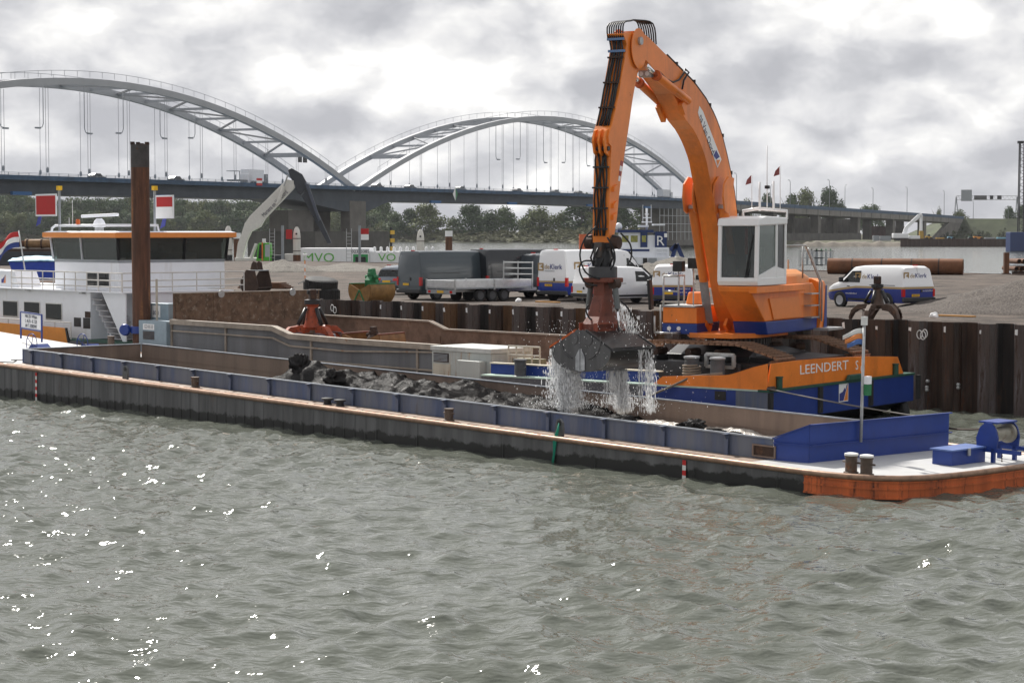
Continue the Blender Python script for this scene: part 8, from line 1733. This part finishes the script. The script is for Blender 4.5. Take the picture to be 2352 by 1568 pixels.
    for kx, (x0, x1, y0, y1, m, nm, lab) in enumerate(((2005,2018,541,549,GREYP,'site_container','grey site container left of the distant white excavator'),(2021,2045,542,549,GREYP,'site_container','long grey container beside the distant white excavator'),(2088,2112,541,549,WHITE,'site_container','white container under the distant boom'),(2125,2140,538,548,mat('loader yellow', (.45,.26,.03), .5),'wheel_loader','yellow loader right of the distant excavator'),(2150,2168,546,550,mat('loader yellow', (.45,.26,.03), .5),'steel_skip','low yellow skip on the far site'),(2176,2192,540,549,mat('light blue machine', (.15,.33,.45), .5),'blue_machine','light blue machine on the far site'),(2235,2258,539,545,mat('dump orange', (.55,.22,.03), .5),'dump_truck','orange dump truck on the far site'),(2225,2234,539,549,DKGREEN,'tractor','dark green tractor before the orange dump truck'),(2262,2284,545,550,GREYP,'site_container','grey container right of the dump truck'),(2290,2318,545,551,mat('light blue machine', (.15,.33,.45), .5),'site_container','light blue container at the right end of the far site'))):
        a, b = Q2(x0,y1), Q2(x1,y0); t = thing(nm, lab, nm.replace('_',' '), loc=((a.x+b.x)/2,Yf,2.2)); w = (b.x-a.x)/2; h = max(b.z-2.2, 1.2)
        g = G()
        if 'container' in nm or 'skip' in nm: g.box(-w,w,-1.2,1.2,0,h); g.o('shell', m, t, bevel=.05); g = G(); g.box(-w*.9,w*.9,-1.25,-1.21,.2,h*.85); g.o('door_panel', m, t)
        else:
            g.prism([(-w,-1,.8),(w,-1,.8),(w*.8,-1,h*.6),(w*.1,-1,h*.7),(-w*.9,-1,h*.75)], (0,2,0)); g.o('body', m, t, bevel=.1); g = G(); g.box(-w*.2,w*.4,-.9,.9,h*.55,h); g.o('cab', GLASS, t, bevel=.1)
            for x in (-w*.6,w*.6):
                g = G(); g.lathe([(.75,-1.1),(.75,1.1)], (x,0,.75), (0,1,0), 14); g.o('wheel', TYRE, t)
    # crane mast at right edge
    Yk = 620; a = P(2345,545,Yk); t = thing('crane_mast', 'tall dark lattice crane mast at the right edge of the picture', 'crane', loc=(a.x,Yk,0)); zt = P(2345,330,Yk).z; w = .9
    for x in (-w,w):
        for y in (-w,w): g = G(); g.beam((x,y,0),(x*.8,y*.8,zt),.28); g.o('mast_chord', BLACK, t)
    for i in range(34):
        z = zt*i/34; z2 = zt*(i+1)/34; s = 1 if i % 2 else -1; g = G(); g.beam((-w*s,-w,z),(w*s,-w,z2),.14); g.o('mast_lacing', BLACK, t)
    g = G(); g.box(-1.4,.4,-.6,.6,zt,zt+.8); g.o('mast_head', BLACK, t); g = G(); g.box(-4,3,-3,3,0,6); g.o('crane_base', NAVY, t, bevel=.2)
    # small buoy
    a = gp(2306,560,0); t = thing('yellow_buoy', 'small yellow buoy floating near the right edge', 'buoy', loc=(a.x,a.y,0)); g = G(); g.lathe([(.9,-.5),(1.0,.2),(.4,1.2)], (0,0,0), n=14); g.o('float', YELLOW, t, smooth=35); g = G(); g.tube([(0,0,1.2),(0,0,3.2)], .2, 8); g.o('top_mark', YELLOW, t)
far_side()
# ------------------------------------------------------------------ river haze
g = G(); g.box(-1500,1500,-60,2700,-1.6,75); hz_o = g.o('haze', mat('haze', (1,1,1)), kind='stuff'); tag(hz_o, 'thin pale haze in the air over the river', 'haze', kind='stuff')
hm = bpy.data.materials.new('haze air'); hm.use_nodes = True; nt = hm.node_tree; nt.nodes.remove(nt.nodes['Principled BSDF']); pv = nt.nodes.new('ShaderNodeVolumePrincipled'); pv.inputs['Color'].default_value = (.9,.93,1,1); pv.inputs['Density'].default_value = .00004; pv.inputs['Anisotropy'].default_value = .3
nt.links.new(pv.outputs[0], nt.nodes['Material Output'].inputs['Volume']); hz_o.data.materials.clear(); hz_o.data.materials.append(hm)
